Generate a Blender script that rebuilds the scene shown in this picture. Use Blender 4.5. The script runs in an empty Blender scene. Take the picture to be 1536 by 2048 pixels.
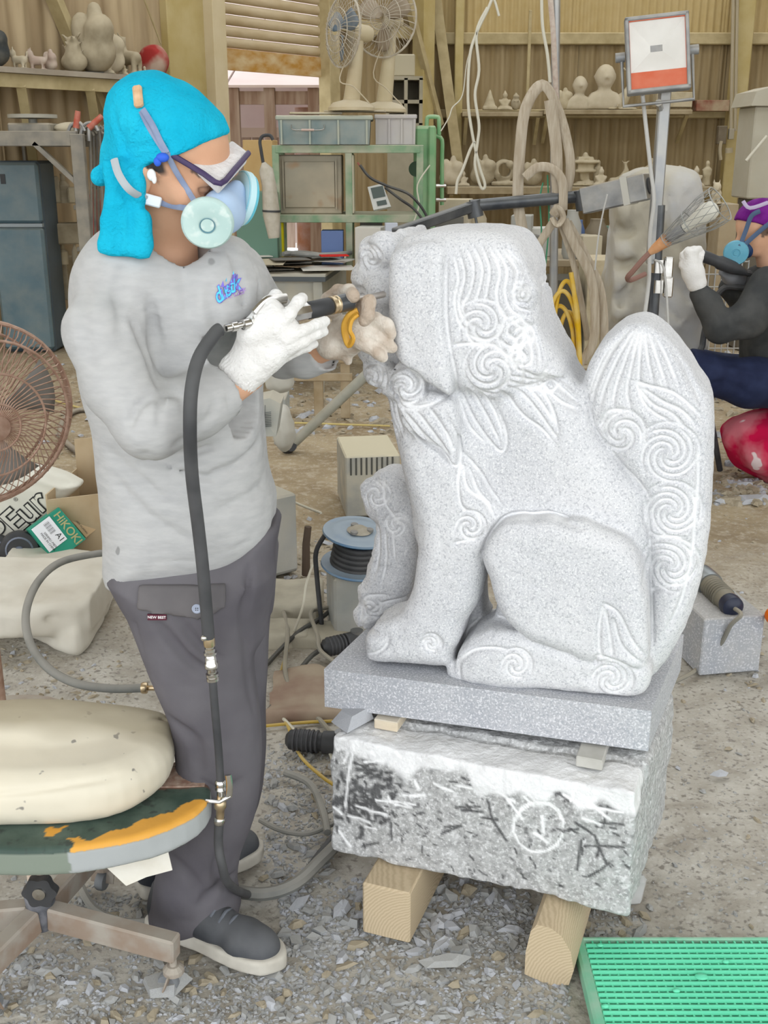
import bpy, math, random
import numpy as np
from mathutils import Vector, Matrix
random.seed(7); rng = np.random.default_rng(7)
SC = bpy.context.scene; COL = SC.collection
PI = math.pi
# ------------------------------------------------------------------ camera
FPX = 2200.0; CAMH = 1.5; TH = math.atan(724 / FPX); ST, CT = math.sin(TH), math.cos(TH)
cd = bpy.data.cameras.new('camera'); cam = bpy.data.objects.new('camera', cd); COL.objects.link(cam)
cam.location = (0, 0, CAMH); cam.rotation_euler = (PI / 2 - TH, 0, 0)
cd.sensor_fit = 'VERTICAL'; cd.sensor_height = 36.0; cd.lens = FPX / 2048 * 36.0
cd.clip_start = 0.02; cd.clip_end = 200
SC.camera = cam
# ------------------------------------------------------------------ light
SC.view_settings.view_transform = 'Standard'; SC.view_settings.look = 'None'
SC.view_settings.gamma = 1.0; SC.view_settings.use_curve_mapping = False
SC.view_settings.exposure = 0.5
wd = bpy.data.worlds.new('sky'); SC.world = wd; wd.use_nodes = True
nt = wd.node_tree; nt.nodes.clear()
wo = nt.nodes.new('ShaderNodeOutputWorld'); bg = nt.nodes.new('ShaderNodeBackground')
bg.inputs[0].default_value = (0.93, 0.965, 1.0, 1); bg.inputs[1].default_value = 1.9
nt.links.new(bg.outputs[0], wo.inputs[0])

# ------------------------------------------------------------------ pixel rays of the photograph -> real positions
def ray(px, py):
    u = (px - 768) / FPX; v = (1024 - py) / FPX
    return u, CT + v * ST, -ST + v * CT
def W(px, py, Y):
    a, b, d = ray(px, py); t = Y / b
    return Vector((a * t, Y, CAMH + d * t))
def G(px, py, z=0.0):
    a, b, d = ray(px, py); t = (z - CAMH) / d
    return Vector((a * t, b * t, z))
def mpp(px, py, Y):                     # metres per pixel there
    a, b, d = ray(px, py); return (Y / b) / FPX

# ------------------------------------------------------------------ materials
MATS = {}
TONE = [1., 1.]                        # albedo and saturation factors, tuned to darken and warm the background materials
def toned(c):
    g = .3 * c[0] + .55 * c[1] + .15 * c[2]; return tuple(max(0, (g + (v - g) * TONE[1]) * TONE[0]) for v in c)
def mat(name, col, rough=.8, metal=0, col2=None, scale=8, lo=.35, hi=.65, bump=0, bscale=None, dust=0, dcol=(.50,.44,.34),
        detail=4, stretch=None, spec=.3, alpha=1, trans=0, emit=0, speck=None, attr=None, coat=0):
    if name in MATS: return MATS[name]
    col = toned(col); dcol = toned(dcol); col2 = toned(col2) if col2 is not None else None
    m = bpy.data.materials.new(name); m.use_nodes = True; n = m.node_tree; N = n.nodes; L = n.links
    b = N['Principled BSDF']; b.inputs['Roughness'].default_value = rough; b.inputs['Metallic'].default_value = metal
    b.inputs['Specular IOR Level'].default_value = spec
    if trans: b.inputs['Transmission Weight'].default_value = trans
    if alpha < 1: b.inputs['Alpha'].default_value = alpha
    if coat: b.inputs['Coat Weight'].default_value = coat
    tc = N.new('ShaderNodeTexCoord'); mp = N.new('ShaderNodeMapping'); L.new(tc.outputs['Object'], mp.inputs[0])
    if stretch: mp.inputs['Scale'].default_value = stretch
    c = (*col, 1)
    out = None
    if col2 is not None:
        no = N.new('ShaderNodeTexNoise'); no.inputs['Scale'].default_value = scale; no.inputs['Detail'].default_value = detail
        L.new(mp.outputs[0], no.inputs[0])
        r = N.new('ShaderNodeMapRange'); r.inputs[1].default_value = lo; r.inputs[2].default_value = hi
        L.new(no.outputs[0], r.inputs[0])
        mx = N.new('ShaderNodeMix'); mx.data_type = 'RGBA'; mx.inputs[6].default_value = c; mx.inputs[7].default_value = (*col2, 1)
        L.new(r.outputs[0], mx.inputs[0]); out = mx.outputs[2]
    else:
        rg = N.new('ShaderNodeRGB'); rg.outputs[0].default_value = c; out = rg.outputs[0]
    if speck:                            # (colour, scale, threshold lo, hi[, amount])
        for sp in speck:
            no = N.new('ShaderNodeTexNoise'); no.inputs['Scale'].default_value = sp[1]; no.inputs['Detail'].default_value = 2
            no.noise_dimensions = '3D'; L.new(tc.outputs['Object'], no.inputs[0])
            r = N.new('ShaderNodeMapRange'); r.inputs[1].default_value = sp[2]; r.inputs[2].default_value = sp[3]
            r.inputs[4].default_value = sp[4] if len(sp) > 4 else 1
            L.new(no.outputs[0], r.inputs[0])
            mx = N.new('ShaderNodeMix'); mx.data_type = 'RGBA'; L.new(out, mx.inputs[6]); mx.inputs[7].default_value = (*sp[0], 1)
            L.new(r.outputs[0], mx.inputs[0]); out = mx.outputs[2]
    if attr:                             # (attribute, colour)
        for an, ac in attr:
            at = N.new('ShaderNodeAttribute'); at.attribute_name = an
            mx = N.new('ShaderNodeMix'); mx.data_type = 'RGBA'; L.new(out, mx.inputs[6]); mx.inputs[7].default_value = (*ac, 1)
            L.new(at.outputs['Fac'], mx.inputs[0]); out = mx.outputs[2]
    if dust:
        ge = N.new('ShaderNodeNewGeometry'); sx = N.new('ShaderNodeSeparateXYZ'); L.new(ge.outputs['Normal'], sx.inputs[0])
        no = N.new('ShaderNodeTexNoise'); no.inputs['Scale'].default_value = 9; no.inputs['Detail'].default_value = 5
        L.new(tc.outputs['Object'], no.inputs[0])
        ad = N.new('ShaderNodeMath'); ad.operation = 'MULTIPLY_ADD'; ad.inputs[1].default_value = .55
        L.new(sx.outputs[2], ad.inputs[0]); L.new(no.outputs[0], ad.inputs[2])
        r = N.new('ShaderNodeMapRange'); r.inputs[1].default_value = .35; r.inputs[2].default_value = .95; r.inputs[4].default_value = dust
        L.new(ad.outputs[0], r.inputs[0])
        mx = N.new('ShaderNodeMix'); mx.data_type = 'RGBA'; L.new(out, mx.inputs[6]); mx.inputs[7].default_value = (*dcol, 1)
        L.new(r.outputs[0], mx.inputs[0]); out = mx.outputs[2]
    L.new(out, b.inputs['Base Color'])
    if emit: L.new(out, b.inputs['Emission Color']); b.inputs['Emission Strength'].default_value = emit
    if bump:
        no = N.new('ShaderNodeTexNoise'); no.inputs['Scale'].default_value = bscale or scale * 3; no.inputs['Detail'].default_value = 5
        L.new(mp.outputs[0], no.inputs[0])
        bp = N.new('ShaderNodeBump'); bp.inputs['Strength'].default_value = min(bump, 1); bp.inputs['Distance'].default_value = .004 * max(1, bump)
        L.new(no.outputs[0], bp.inputs['Height']); L.new(bp.outputs[0], b.inputs['Normal'])
    MATS[name] = m
    return m

# ------------------------------------------------------------------ objects
def thing(name, label, cat, loc, group=None):
    o = bpy.data.objects.new(name, None); COL.objects.link(o); o.location = loc; o.empty_display_size = .05
    o['label'] = label; o['category'] = cat
    if group: o['group'] = group
    return o
def tag(o, label=None, cat=None, group=None, kind=None):
    if label: o['label'] = label
    if cat: o['category'] = cat
    if group: o['group'] = group
    if kind: o['kind'] = kind
    return o
def rootloc(p):
    while p.parent: p = p.parent
    return p.location
def link_mesh(name, me, m, parent=None, loc=None):
    o = bpy.data.objects.new(name, me); COL.objects.link(o)
    if m is not None: me.materials.append(m)
    if parent is not None: o.parent = parent
    elif loc is not None: o.location = loc
    return o
def npmesh(name, V, F, smooth=True):
    me = bpy.data.meshes.new(name); V = np.asarray(V, dtype=np.float32); F = np.asarray(F, dtype=np.int32)
    me.vertices.add(len(V)); me.vertices.foreach_set('co', V.ravel())
    k = F.shape[1]; me.loops.add(F.size); me.loops.foreach_set('vertex_index', F.ravel())
    me.polygons.add(len(F)); me.polygons.foreach_set('loop_start', np.arange(0, F.size, k, dtype=np.int32))
    me.polygons.foreach_set('loop_total', np.full(len(F), k, dtype=np.int32))
    me.polygons.foreach_set('use_smooth', np.full(len(F), smooth, dtype=bool))
    me.update(calc_edges=True)
    return me
def frame(d, up=Vector((0, 0, 1))):
    d = Vector(d).normalized()
    if abs(d.dot(up)) > .97: up = Vector((0, 1, 0)) if abs(d.y) < .9 else Vector((1, 0, 0))
    x = up.cross(d).normalized(); y = d.cross(x)
    return x, y, d
def catmull(P, n=6, closed=False):
    P = [np.array(p, float) for p in P]; out = []
    m = len(P)
    if m < 3 and not closed: return [P[0] + (P[1] - P[0]) * i / n for i in range(n + 1)]
    for i in range(m if closed else m - 1):
        if closed: a, b, c, d = P[i - 1], P[i], P[(i + 1) % m], P[(i + 2) % m]
        else: a, b, c, d = P[max(i - 1, 0)], P[i], P[i + 1], P[min(i + 2, m - 1)]
        for j in range(n):
            t = j / n
            out.append(.5 * ((2 * b) + (c - a) * t + (2 * a - 5 * b + 4 * c - d) * t * t + (3 * b - a - 3 * c + d) * t ** 3))
    if not closed: out.append(P[-1])
    return out

class MB:
    def __init__(s): s.v = []; s.f = []
    def add(s, vs, fs):
        o = len(s.v); s.v += [tuple(v) for v in vs]; s.f += [tuple(i + o for i in f) for f in fs]; return s
    def box(s, c, size, R=None, taper=1, ch=0):
        """box, centre c, full size, optional 3x3 R; ch = chamfer"""
        hx, hy, hz = size[0] / 2, size[1] / 2, size[2] / 2
        R = R or Matrix.Identity(3); c = Vector(c)
        if ch:
            vs = []; idx = {}
            for sx in (-1, 1):
                for sy in (-1, 1):
                    for sz in (-1, 1):
                        for a in range(3):
                            p = [sx * (hx - ch), sy * (hy - ch), sz * (hz - ch)]
                            p[a] = (sx * hx, sy * hy, sz * hz)[a]
                            idx[(sx, sy, sz, a)] = len(vs); vs.append(c + R @ Vector(p))
            fs = []
            for a in range(3):
                b, d = (a + 1) % 3, (a + 2) % 3
                for q in (-1, 1):
                    def key(u, w):
                        k = [0, 0, 0]; k[a] = q; k[b] = u; k[d] = w; return (*k, a)
                    fs.append([idx[key(-1, -1)], idx[key(1, -1)], idx[key(1, 1)], idx[key(-1, 1)]][::q])
                # edges along a
                for u in (-1, 1):
                    for w in (-1, 1):
                        def k2(q, ax):
                            k = [0, 0, 0]; k[a] = q; k[b] = u; k[d] = w; return (*k, ax)
                        f = [idx[k2(-1, b)], idx[k2(1, b)], idx[k2(1, d)], idx[k2(-1, d)]]
                        fs.append(f if u * w < 0 else f[::-1])
            for sx in (-1, 1):
                for sy in (-1, 1):
                    for sz in (-1, 1):
                        f = [idx[(sx, sy, sz, a)] for a in range(3)]
                        fs.append(f if sx * sy * sz > 0 else f[::-1])
            return s.add(vs, fs)
        vs = [c + R @ Vector((x * hx * (taper if z > 0 else 1), y * hy * (taper if z > 0 else 1), z * hz)) for z in (-1, 1) for y in (-1, 1) for x in (-1, 1)]
        return s.add(vs, [(0, 2, 3, 1), (4, 5, 7, 6), (0, 1, 5, 4), (2, 6, 7, 3), (0, 4, 6, 2), (1, 3, 7, 5)])
    def beam(s, p, q, w, h, up=(0, 0, 1), ch=0):
        p, q = Vector(p), Vector(q); x, y, d = frame(q - p, Vector(up))
        R = Matrix((x, y, d)).transposed()
        return s.box((p + q) / 2, (w, h, (q - p).length), R, ch=ch)
    def cyl(s, p, q, r, r2=None, n=16, cap=True):
        return s.rings([p, q], [r, r if r2 is None else r2], n, cap)
    def rings(s, P, R, n=16, cap=True, closed=False, flat=None, up=None):
        P = [Vector(p) for p in P]; m = len(P); vs = []; fs = []
        T = []
        for i in range(m):
            a = P[(i - 1) % m] if (closed or i > 0) else P[i]; b = P[(i + 1) % m] if (closed or i < m - 1) else P[i]
            t = b - a; T.append(t.normalized() if t.length > 1e-9 else Vector((0, 0, 1)))
        x, y, _ = frame(T[0], Vector(up) if up else Vector((0, 0, 1)))
        for i in range(m):
            if i:
                x = (x - T[i] * x.dot(T[i])); x = x.normalized() if x.length > 1e-6 else frame(T[i])[0]
                y = T[i].cross(x)
            r = R[i] if hasattr(R, '__len__') else R
            for k in range(n):
                a = 2 * PI * k / n
                fy = flat if flat else 1
                vs.append(P[i] + x * (r * math.cos(a)) + y * (r * fy * math.sin(a)))
        for i in range(m if closed else m - 1):
            for k in range(n):
                a = i * n + k; b = i * n + (k + 1) % n; c = ((i + 1) % m) * n + (k + 1) % n; d = ((i + 1) % m) * n + k
                fs.append((a, b, c, d))
        if cap and not closed:
            fs.append(tuple(range(n))[::-1]); fs.append(tuple(range((m - 1) * n, m * n)))
        return s.add(vs, fs)
    def tube(s, P, r, n=10, sm=6, closed=False, flat=None, up=None):
        if sm > 1: P = catmull(P, sm, closed)
        return s.rings([Vector(p) for p in P], r, n, True, closed, flat, up)
    def lathe(s, c, axis, prof, n=24, a0=0, a1=2 * PI, xd=None):
        """prof: [(radius, height)] along axis"""
        x, y, d = frame(axis); c = Vector(c); full = abs(a1 - a0 - 2 * PI) < 1e-6
        m = len(prof); k = n if full else n + 1; vs = []; fs = []
        for r, h in prof:
            for j in range(k):
                a = a0 + (a1 - a0) * j / n
                vs.append(c + d * h + x * (r * math.cos(a)) + y * (r * math.sin(a)))
        for i in range(m - 1):
            for j in range(n if full else n):
                b = (j + 1) % k
                fs.append((i * k + j, i * k + b, (i + 1) * k + b, (i + 1) * k + j))
        if full:
            if prof[0][0] > 1e-6: fs.append(tuple(range(k))[::-1])
            if prof[-1][0] > 1e-6: fs.append(tuple(range((m - 1) * k, m * k)))
        return s.add(vs, fs)
    def ell(s, c, r, R=None, n=16, m=10):
        R = R or Matrix.Identity(3); c = Vector(c); vs = []; fs = []
        if not hasattr(r, '__len__'): r = (r, r, r)
        for i in range(m + 1):
            a = PI * i / m
            for k in range(n):
                b = 2 * PI * k / n
                vs.append(c + R @ Vector((r[0] * math.sin(a) * math.cos(b), r[1] * math.sin(a) * math.sin(b), r[2] * math.cos(a))))
        for i in range(m):
            for k in range(n):
                fs.append((i * n + k, (i + 1) * n + k, (i + 1) * n + (k + 1) % n, i * n + (k + 1) % n))
        return s.add(vs, fs)
    def prism(s, pts, n, t):
        """pts: planar 3D polygon, thickness t along n"""
        P = [Vector(p) for p in pts]; nn = Vector(n).normalized() * t; m = len(P)
        vs = P + [p + nn for p in P]
        fs = [tuple(range(m)), tuple(range(m, 2 * m))[::-1]] + [(i, i + m, (i + 1) % m + m, (i + 1) % m) for i in range(m)]
        return s.add(vs, fs)
    def build(s, name, m, parent=None, smooth=False, loc=None, ang=None):
        """world coordinates in; origin at the parent's root, else at loc or the bottom centre"""
        V = np.array(s.v, dtype=np.float64)
        if parent is not None: o = np.array(rootloc(parent))
        elif loc is not None: o = np.array(loc)
        else:
            mn, mx = V.min(0), V.max(0); o = np.array(((mn[0] + mx[0]) / 2, (mn[1] + mx[1]) / 2, mn[2]))
        V = V - o
        me = bpy.data.meshes.new(name); me.from_pydata([tuple(v) for v in V], [], s.f)
        import bmesh
        bm = bmesh.new(); bm.from_mesh(me); bmesh.ops.recalc_face_normals(bm, faces=bm.faces); bm.to_mesh(me); bm.free()
        if smooth:
            me.polygons.foreach_set('use_smooth', [True] * len(me.polygons))
            me.set_sharp_from_angle(angle=math.radians(ang or 40))
        return link_mesh(name, me, m, parent, Vector(o))

def text_mesh(name, body, size, m, parent, origin, xdir, ydir, extrude=.0006, align='CENTER', bold=0, spacing=1, shear=0):
    cu = bpy.data.curves.new(name + '_c', 'FONT'); cu.body = body; cu.size = size; cu.extrude = extrude; cu.align_x = align; cu.align_y = 'CENTER'
    cu.offset = bold; cu.space_character = spacing; cu.shear = shear
    to = bpy.data.objects.new(name + '_t', cu); COL.objects.link(to)
    dg = bpy.context.evaluated_depsgraph_get(); me = bpy.data.meshes.new_from_object(to.evaluated_get(dg))
    bpy.data.objects.remove(to); bpy.data.curves.remove(cu)
    x = Vector(xdir).normalized(); y = Vector(ydir).normalized(); z = x.cross(y).normalized(); y = z.cross(x)
    M = Matrix((x, y, z)).transposed().to_4x4(); M.translation = Vector(origin) - Vector(rootloc(parent))
    me.transform(M); me.name = name; me.materials.clear()
    return link_mesh(name, me, m, parent)

# ------------------------------------------------------------------ implicit solids -> meshes (surface nets)
def surf_nets(F, org, sp):
    s = F < 0; nx, ny, nz = F.shape
    c = np.zeros((nx - 1, ny - 1, nz - 1), dtype=np.int8)
    for dx in (0, 1):
        for dy in (0, 1):
            for dz in (0, 1): c += s[dx:nx - 1 + dx, dy:ny - 1 + dy, dz:nz - 1 + dz]
    act = (c > 0) & (c < 8); I = np.argwhere(act); idx = np.full(act.shape, -1, dtype=np.int32); idx[act] = np.arange(len(I), dtype=np.int32)
    acc = np.zeros((len(I), 3)); cnt = np.zeros(len(I))
    cor = [(dx, dy, dz) for dx in (0, 1) for dy in (0, 1) for dz in (0, 1)]
    for a in cor:
        for ax in range(3):
            if a[ax]: continue
            b = list(a); b[ax] = 1
            fa = F[I[:, 0] + a[0], I[:, 1] + a[1], I[:, 2] + a[2]]; fb = F[I[:, 0] + b[0], I[:, 1] + b[1], I[:, 2] + b[2]]
            m = (fa < 0) != (fb < 0); t = np.where(m, fa / np.where(m, fa - fb, 1), 0)
            for k in range(3): acc[:, k] += m * (a[k] + (t if k == ax else 0))
            cnt += m
    V = (I + acc / np.maximum(cnt, 1)[:, None]) * np.array(sp) + np.array(org)
    quads = []
    for ax in range(3):
        o1, o2 = (ax + 1) % 3, (ax + 2) % 3
        sl0 = [slice(None)] * 3; sl1 = [slice(None)] * 3; sl0[ax] = slice(0, -1); sl1[ax] = slice(1, None)
        A = s[tuple(sl0)]; B = s[tuple(sl1)]
        E = np.argwhere(A != B); E = E[(E[:, o1] > 0) & (E[:, o2] > 0) & (E[:, o1] < F.shape[o1] - 1) & (E[:, o2] < F.shape[o2] - 1)]
        q = []
        for d1, d2 in ((-1, -1), (0, -1), (0, 0), (-1, 0)):
            J = E.copy(); J[:, o1] += d1; J[:, o2] += d2; q.append(idx[J[:, 0], J[:, 1], J[:, 2]])
        q = np.stack(q, 1); fl = ~A[E[:, 0], E[:, 1], E[:, 2]]; q[fl] = q[fl][:, ::-1]; quads.append(q)
    return V, np.concatenate(quads)

def vnoise(X, Y, Z, sc, seed=0):
    """smooth value noise -1..1 at broadcastable coordinates"""
    r = np.random.default_rng(seed).random((32, 32, 32)).astype(np.float32) * 2 - 1
    X, Y, Z = np.broadcast_arrays(X * sc, Y * sc, Z * sc)
    i, j, k = np.floor(X).astype(int), np.floor(Y).astype(int), np.floor(Z).astype(int)
    u, v, w = X - i, Y - j, Z - k; u = u * u * (3 - 2 * u); v = v * v * (3 - 2 * v); w = w * w * (3 - 2 * w)
    g = lambda a, b, c: r[(i + a) % 32, (j + b) % 32, (k + c) % 32]
    return ((g(0,0,0) * (1-u) + g(1,0,0) * u) * (1-v) + (g(0,1,0) * (1-u) + g(1,1,0) * u) * v) * (1-w) + \
           ((g(0,0,1) * (1-u) + g(1,0,1) * u) * (1-v) + (g(0,1,1) * (1-u) + g(1,1,1) * u) * v) * w

class Field:
    def __init__(s, lo, hi, res):
        s.lo = np.array(lo, float); s.sp = np.array(res if hasattr(res, '__len__') else (res,) * 3, float)
        s.n = np.ceil((np.array(hi) - s.lo) / s.sp).astype(int) + 2
        s.F = np.full(s.n, .3, dtype=np.float32)
        s.ax = [(s.lo[i] + np.arange(s.n[i]) * s.sp[i]).astype(np.float32) for i in range(3)]
    def sl(s, lo, hi):
        a = np.clip(np.floor((np.array(lo) - s.lo) / s.sp).astype(int), 0, s.n); b = np.clip(np.ceil((np.array(hi) - s.lo) / s.sp).astype(int) + 1, 0, s.n)
        S = tuple(slice(a[i], b[i]) for i in range(3))
        return S, s.ax[0][S[0]][:, None, None], s.ax[1][S[1]][None, :, None], s.ax[2][S[2]][None, None, :]
    def _u(s, S, g, k, sub=False, inter=False):
        f = s.F[S]
        if f.size == 0: return s
        if sub:
            g = -g
            if k > 0: h = np.clip(.5 + .5 * (g - f) / k, 0, 1); s.F[S] = f * (1 - h) + g * h + k * h * (1 - h)
            else: s.F[S] = np.maximum(f, g)
            return s
        if k > 0: h = np.clip(.5 + .5 * (f - g) / k, 0, 1); s.F[S] = f * (1 - h) + g * h - k * h * (1 - h)
        else: s.F[S] = np.minimum(f, g)
        return s
    def rc(s, a, b, ra, rb=None, k=.0, sub=False, sq=None):
        a = np.array(a, float); b = np.array(b, float); rb = ra if rb is None else rb; m = max(ra, rb) + k + .02
        S, X, Y, Z = s.sl(np.minimum(a, b) - m, np.maximum(a, b) + m); d = b - a; L = d @ d + 1e-12
        t = np.clip(((X - a[0]) * d[0] + (Y - a[1]) * d[1] + (Z - a[2]) * d[2]) / L, 0, 1)
        g = np.sqrt((X - a[0] - t * d[0]) ** 2 + (Y - a[1] - t * d[1]) ** 2 + (Z - a[2] - t * d[2]) ** 2) - (ra + (rb - ra) * t)
        return s._u(S, g, k, sub)
    def chain(s, P, R, k=.0):
        for i in range(len(P) - 1): s.rc(P[i], P[i + 1], R[i], R[i + 1], k)
        return s
    def el(s, c, r, M=None, k=.0, sub=False):
        c = np.array(c, float); r = np.array(r if hasattr(r, '__len__') else (r, r, r), float); m = r.max() + k + .02
        S, X, Y, Z = s.sl(c - m, c + m); X, Y, Z = X - c[0], Y - c[1], Z - c[2]
        if M is not None:
            M = np.array(M)      # columns = local axes
            X, Y, Z = M[0,0]*X + M[1,0]*Y + M[2,0]*Z, M[0,1]*X + M[1,1]*Y + M[2,1]*Z, M[0,2]*X + M[1,2]*Y + M[2,2]*Z
        k0 = np.sqrt((X / r[0]) ** 2 + (Y / r[1]) ** 2 + (Z / r[2]) ** 2); k1 = np.sqrt((X / r[0]**2) ** 2 + (Y / r[1]**2) ** 2 + (Z / r[2]**2) ** 2) + 1e-9
        return s._u(S, k0 * (k0 - 1) / k1, k, sub)
    def bx(s, c, h, M=None, r=.0, k=.0, sub=False):
        c = np.array(c, float); h = np.array(h, float); m = np.linalg.norm(h) + k + .02
        S, X, Y, Z = s.sl(c - m, c + m); X, Y, Z = X - c[0], Y - c[1], Z - c[2]
        if M is not None:
            M = np.array(M)
            X, Y, Z = M[0,0]*X + M[1,0]*Y + M[2,0]*Z, M[0,1]*X + M[1,1]*Y + M[2,1]*Z, M[0,2]*X + M[1,2]*Y + M[2,2]*Z
        a, b, d = np.abs(X) - h[0] + r, np.abs(Y) - h[1] + r, np.abs(Z) - h[2] + r
        g = np.sqrt(np.maximum(a, 0) ** 2 + np.maximum(b, 0) ** 2 + np.maximum(d, 0) ** 2) + np.minimum(np.maximum(a, np.maximum(b, d)), 0) - r
        return s._u(S, g, k, sub)
    def plate(s, poly, c, T, R, k=.0, ax=1, sub=False, smooth=0):
        """poly: 2-D outline over the two axes other than ax; centre c and half thickness T along ax; edge radius R"""
        P = np.array(catmull(poly, smooth, True) if smooth else poly, float)
        o = [i for i in range(3) if i != ax]
        lo = np.zeros(3); hi = np.zeros(3); lo[o] = P.min(0) - k - .03; hi[o] = P.max(0) + k + .03; lo[ax] = c - T - k - .03; hi[ax] = c + T + k + .03
        S, X, Y, Z = s.sl(lo, hi); C = [X, Y, Z]
        a = s.ax[o[0]][S[o[0]]][:, None]; b = s.ax[o[1]][S[o[1]]][None, :]
        d2 = sdpoly(P, a, b); shp = [1, 1, 1]; shp[o[0]], shp[o[1]] = d2.shape; d2 = d2.reshape(shp)
        w1 = d2 + R; w2 = np.abs(C[ax] - c) - (T - R)
        g = np.minimum(np.maximum(w1, w2), 0) + np.sqrt(np.maximum(w1, 0) ** 2 + np.maximum(w2, 0) ** 2) - R
        return s._u(S, g, k, sub)
    def groove(s, P, w, d, sm=6):
        """furrow along a 3-D polyline (depth d < 0 raises a ridge)"""
        P = catmull(P, sm) if sm > 1 else P
        P = np.array([np.array(p) for p in P]); m = 3 * w
        S, X, Y, Z = s.sl(P.min(0) - m, P.max(0) + m); best = None; L = len(P) - 1
        for i in range(L):
            a = P[i]; e = P[i + 1] - a; t = np.clip(((X-a[0])*e[0] + (Y-a[1])*e[1] + (Z-a[2])*e[2]) / (e @ e + 1e-12), 0, 1)
            g = (X-a[0]-t*e[0])**2 + (Y-a[1]-t*e[1])**2 + (Z-a[2]-t*e[2])**2
            fade = min(1, (min(i, L - 1 - i) + 1) / (L * .25 + .5)); v = fade * np.exp(-g / w**2)
            best = v if best is None else np.maximum(best, v)
        s.F[S] += d * best
        return s
    def noise(s, amp, sc, seed=1):
        st = max(1, int(.18 / sc / s.sp[0]))
        X, Y, Z = s.ax[0][:, None, None], s.ax[1][None, :, None], s.ax[2][None, None, :]
        n = (np.abs(s.F) < .03); I = np.argwhere(n)
        s.F[n] += amp * vnoise(s.ax[0][I[:, 0]], s.ax[1][I[:, 1]], s.ax[2][I[:, 2]], sc, seed).astype(np.float32)
        return s
    def cut(s, n, d, k=0):
        """keep the side where n.p < d"""
        n = np.array(n, float); L = np.linalg.norm(n); g = (n[0] * s.ax[0][:, None, None] + n[1] * s.ax[1][None, :, None] + n[2] * s.ax[2][None, None, :] - d) / L
        if k: h = np.clip(.5 + .5 * (g - s.F) / k, 0, 1); s.F = s.F * (1 - h) + g * h + k * h * (1 - h)
        else: s.F = np.maximum(s.F, g)
        return s
    def mesh(s, name, m, parent=None, tf=None, loc=None, attr=None):
        s.F[[0, -1]] = .1; s.F[:, [0, -1]] = .1; s.F[:, :, [0, -1]] = .1
        V, Q = surf_nets(s.F, s.lo, s.sp); raw = V
        if tf is not None: V = tf(V)
        if parent is not None: o = np.array(rootloc(parent))
        elif loc is not None: o = np.array(loc)
        else: o = np.array(((V[:, 0].min() + V[:, 0].max()) / 2, (V[:, 1].min() + V[:, 1].max()) / 2, V[:, 2].min()))
        me = npmesh(name, V - o, Q)
        if attr:
            for an, fn in attr.items():
                at = me.attributes.new(an, 'FLOAT', 'POINT'); at.data.foreach_set('value', fn(raw).astype(np.float32))
        return link_mesh(name, me, m, parent, Vector(o))
def sdpoly(P, a, b):
    n = len(P); d = None; s = None
    a, b = np.broadcast_arrays(a, b)
    s = np.ones(a.shape); d = np.full(a.shape, 1e9)
    for i in range(n):
        p, q = P[i], P[i - 1]; e = q - p; wx, wy = a - p[0], b - p[1]
        t = np.clip((wx * e[0] + wy * e[1]) / (e @ e + 1e-12), 0, 1)
        d = np.minimum(d, (wx - e[0] * t) ** 2 + (wy - e[1] * t) ** 2)
        c1 = b >= p[1]; c2 = b < q[1]; c3 = e[0] * wy > e[1] * wx
        fl = (c1 & c2 & c3) | (~c1 & ~c2 & ~c3); s = np.where(fl, -s, s)
    return (s * np.sqrt(d)).astype(np.float32)
TONE[:] = [.88, 1.5]
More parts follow.
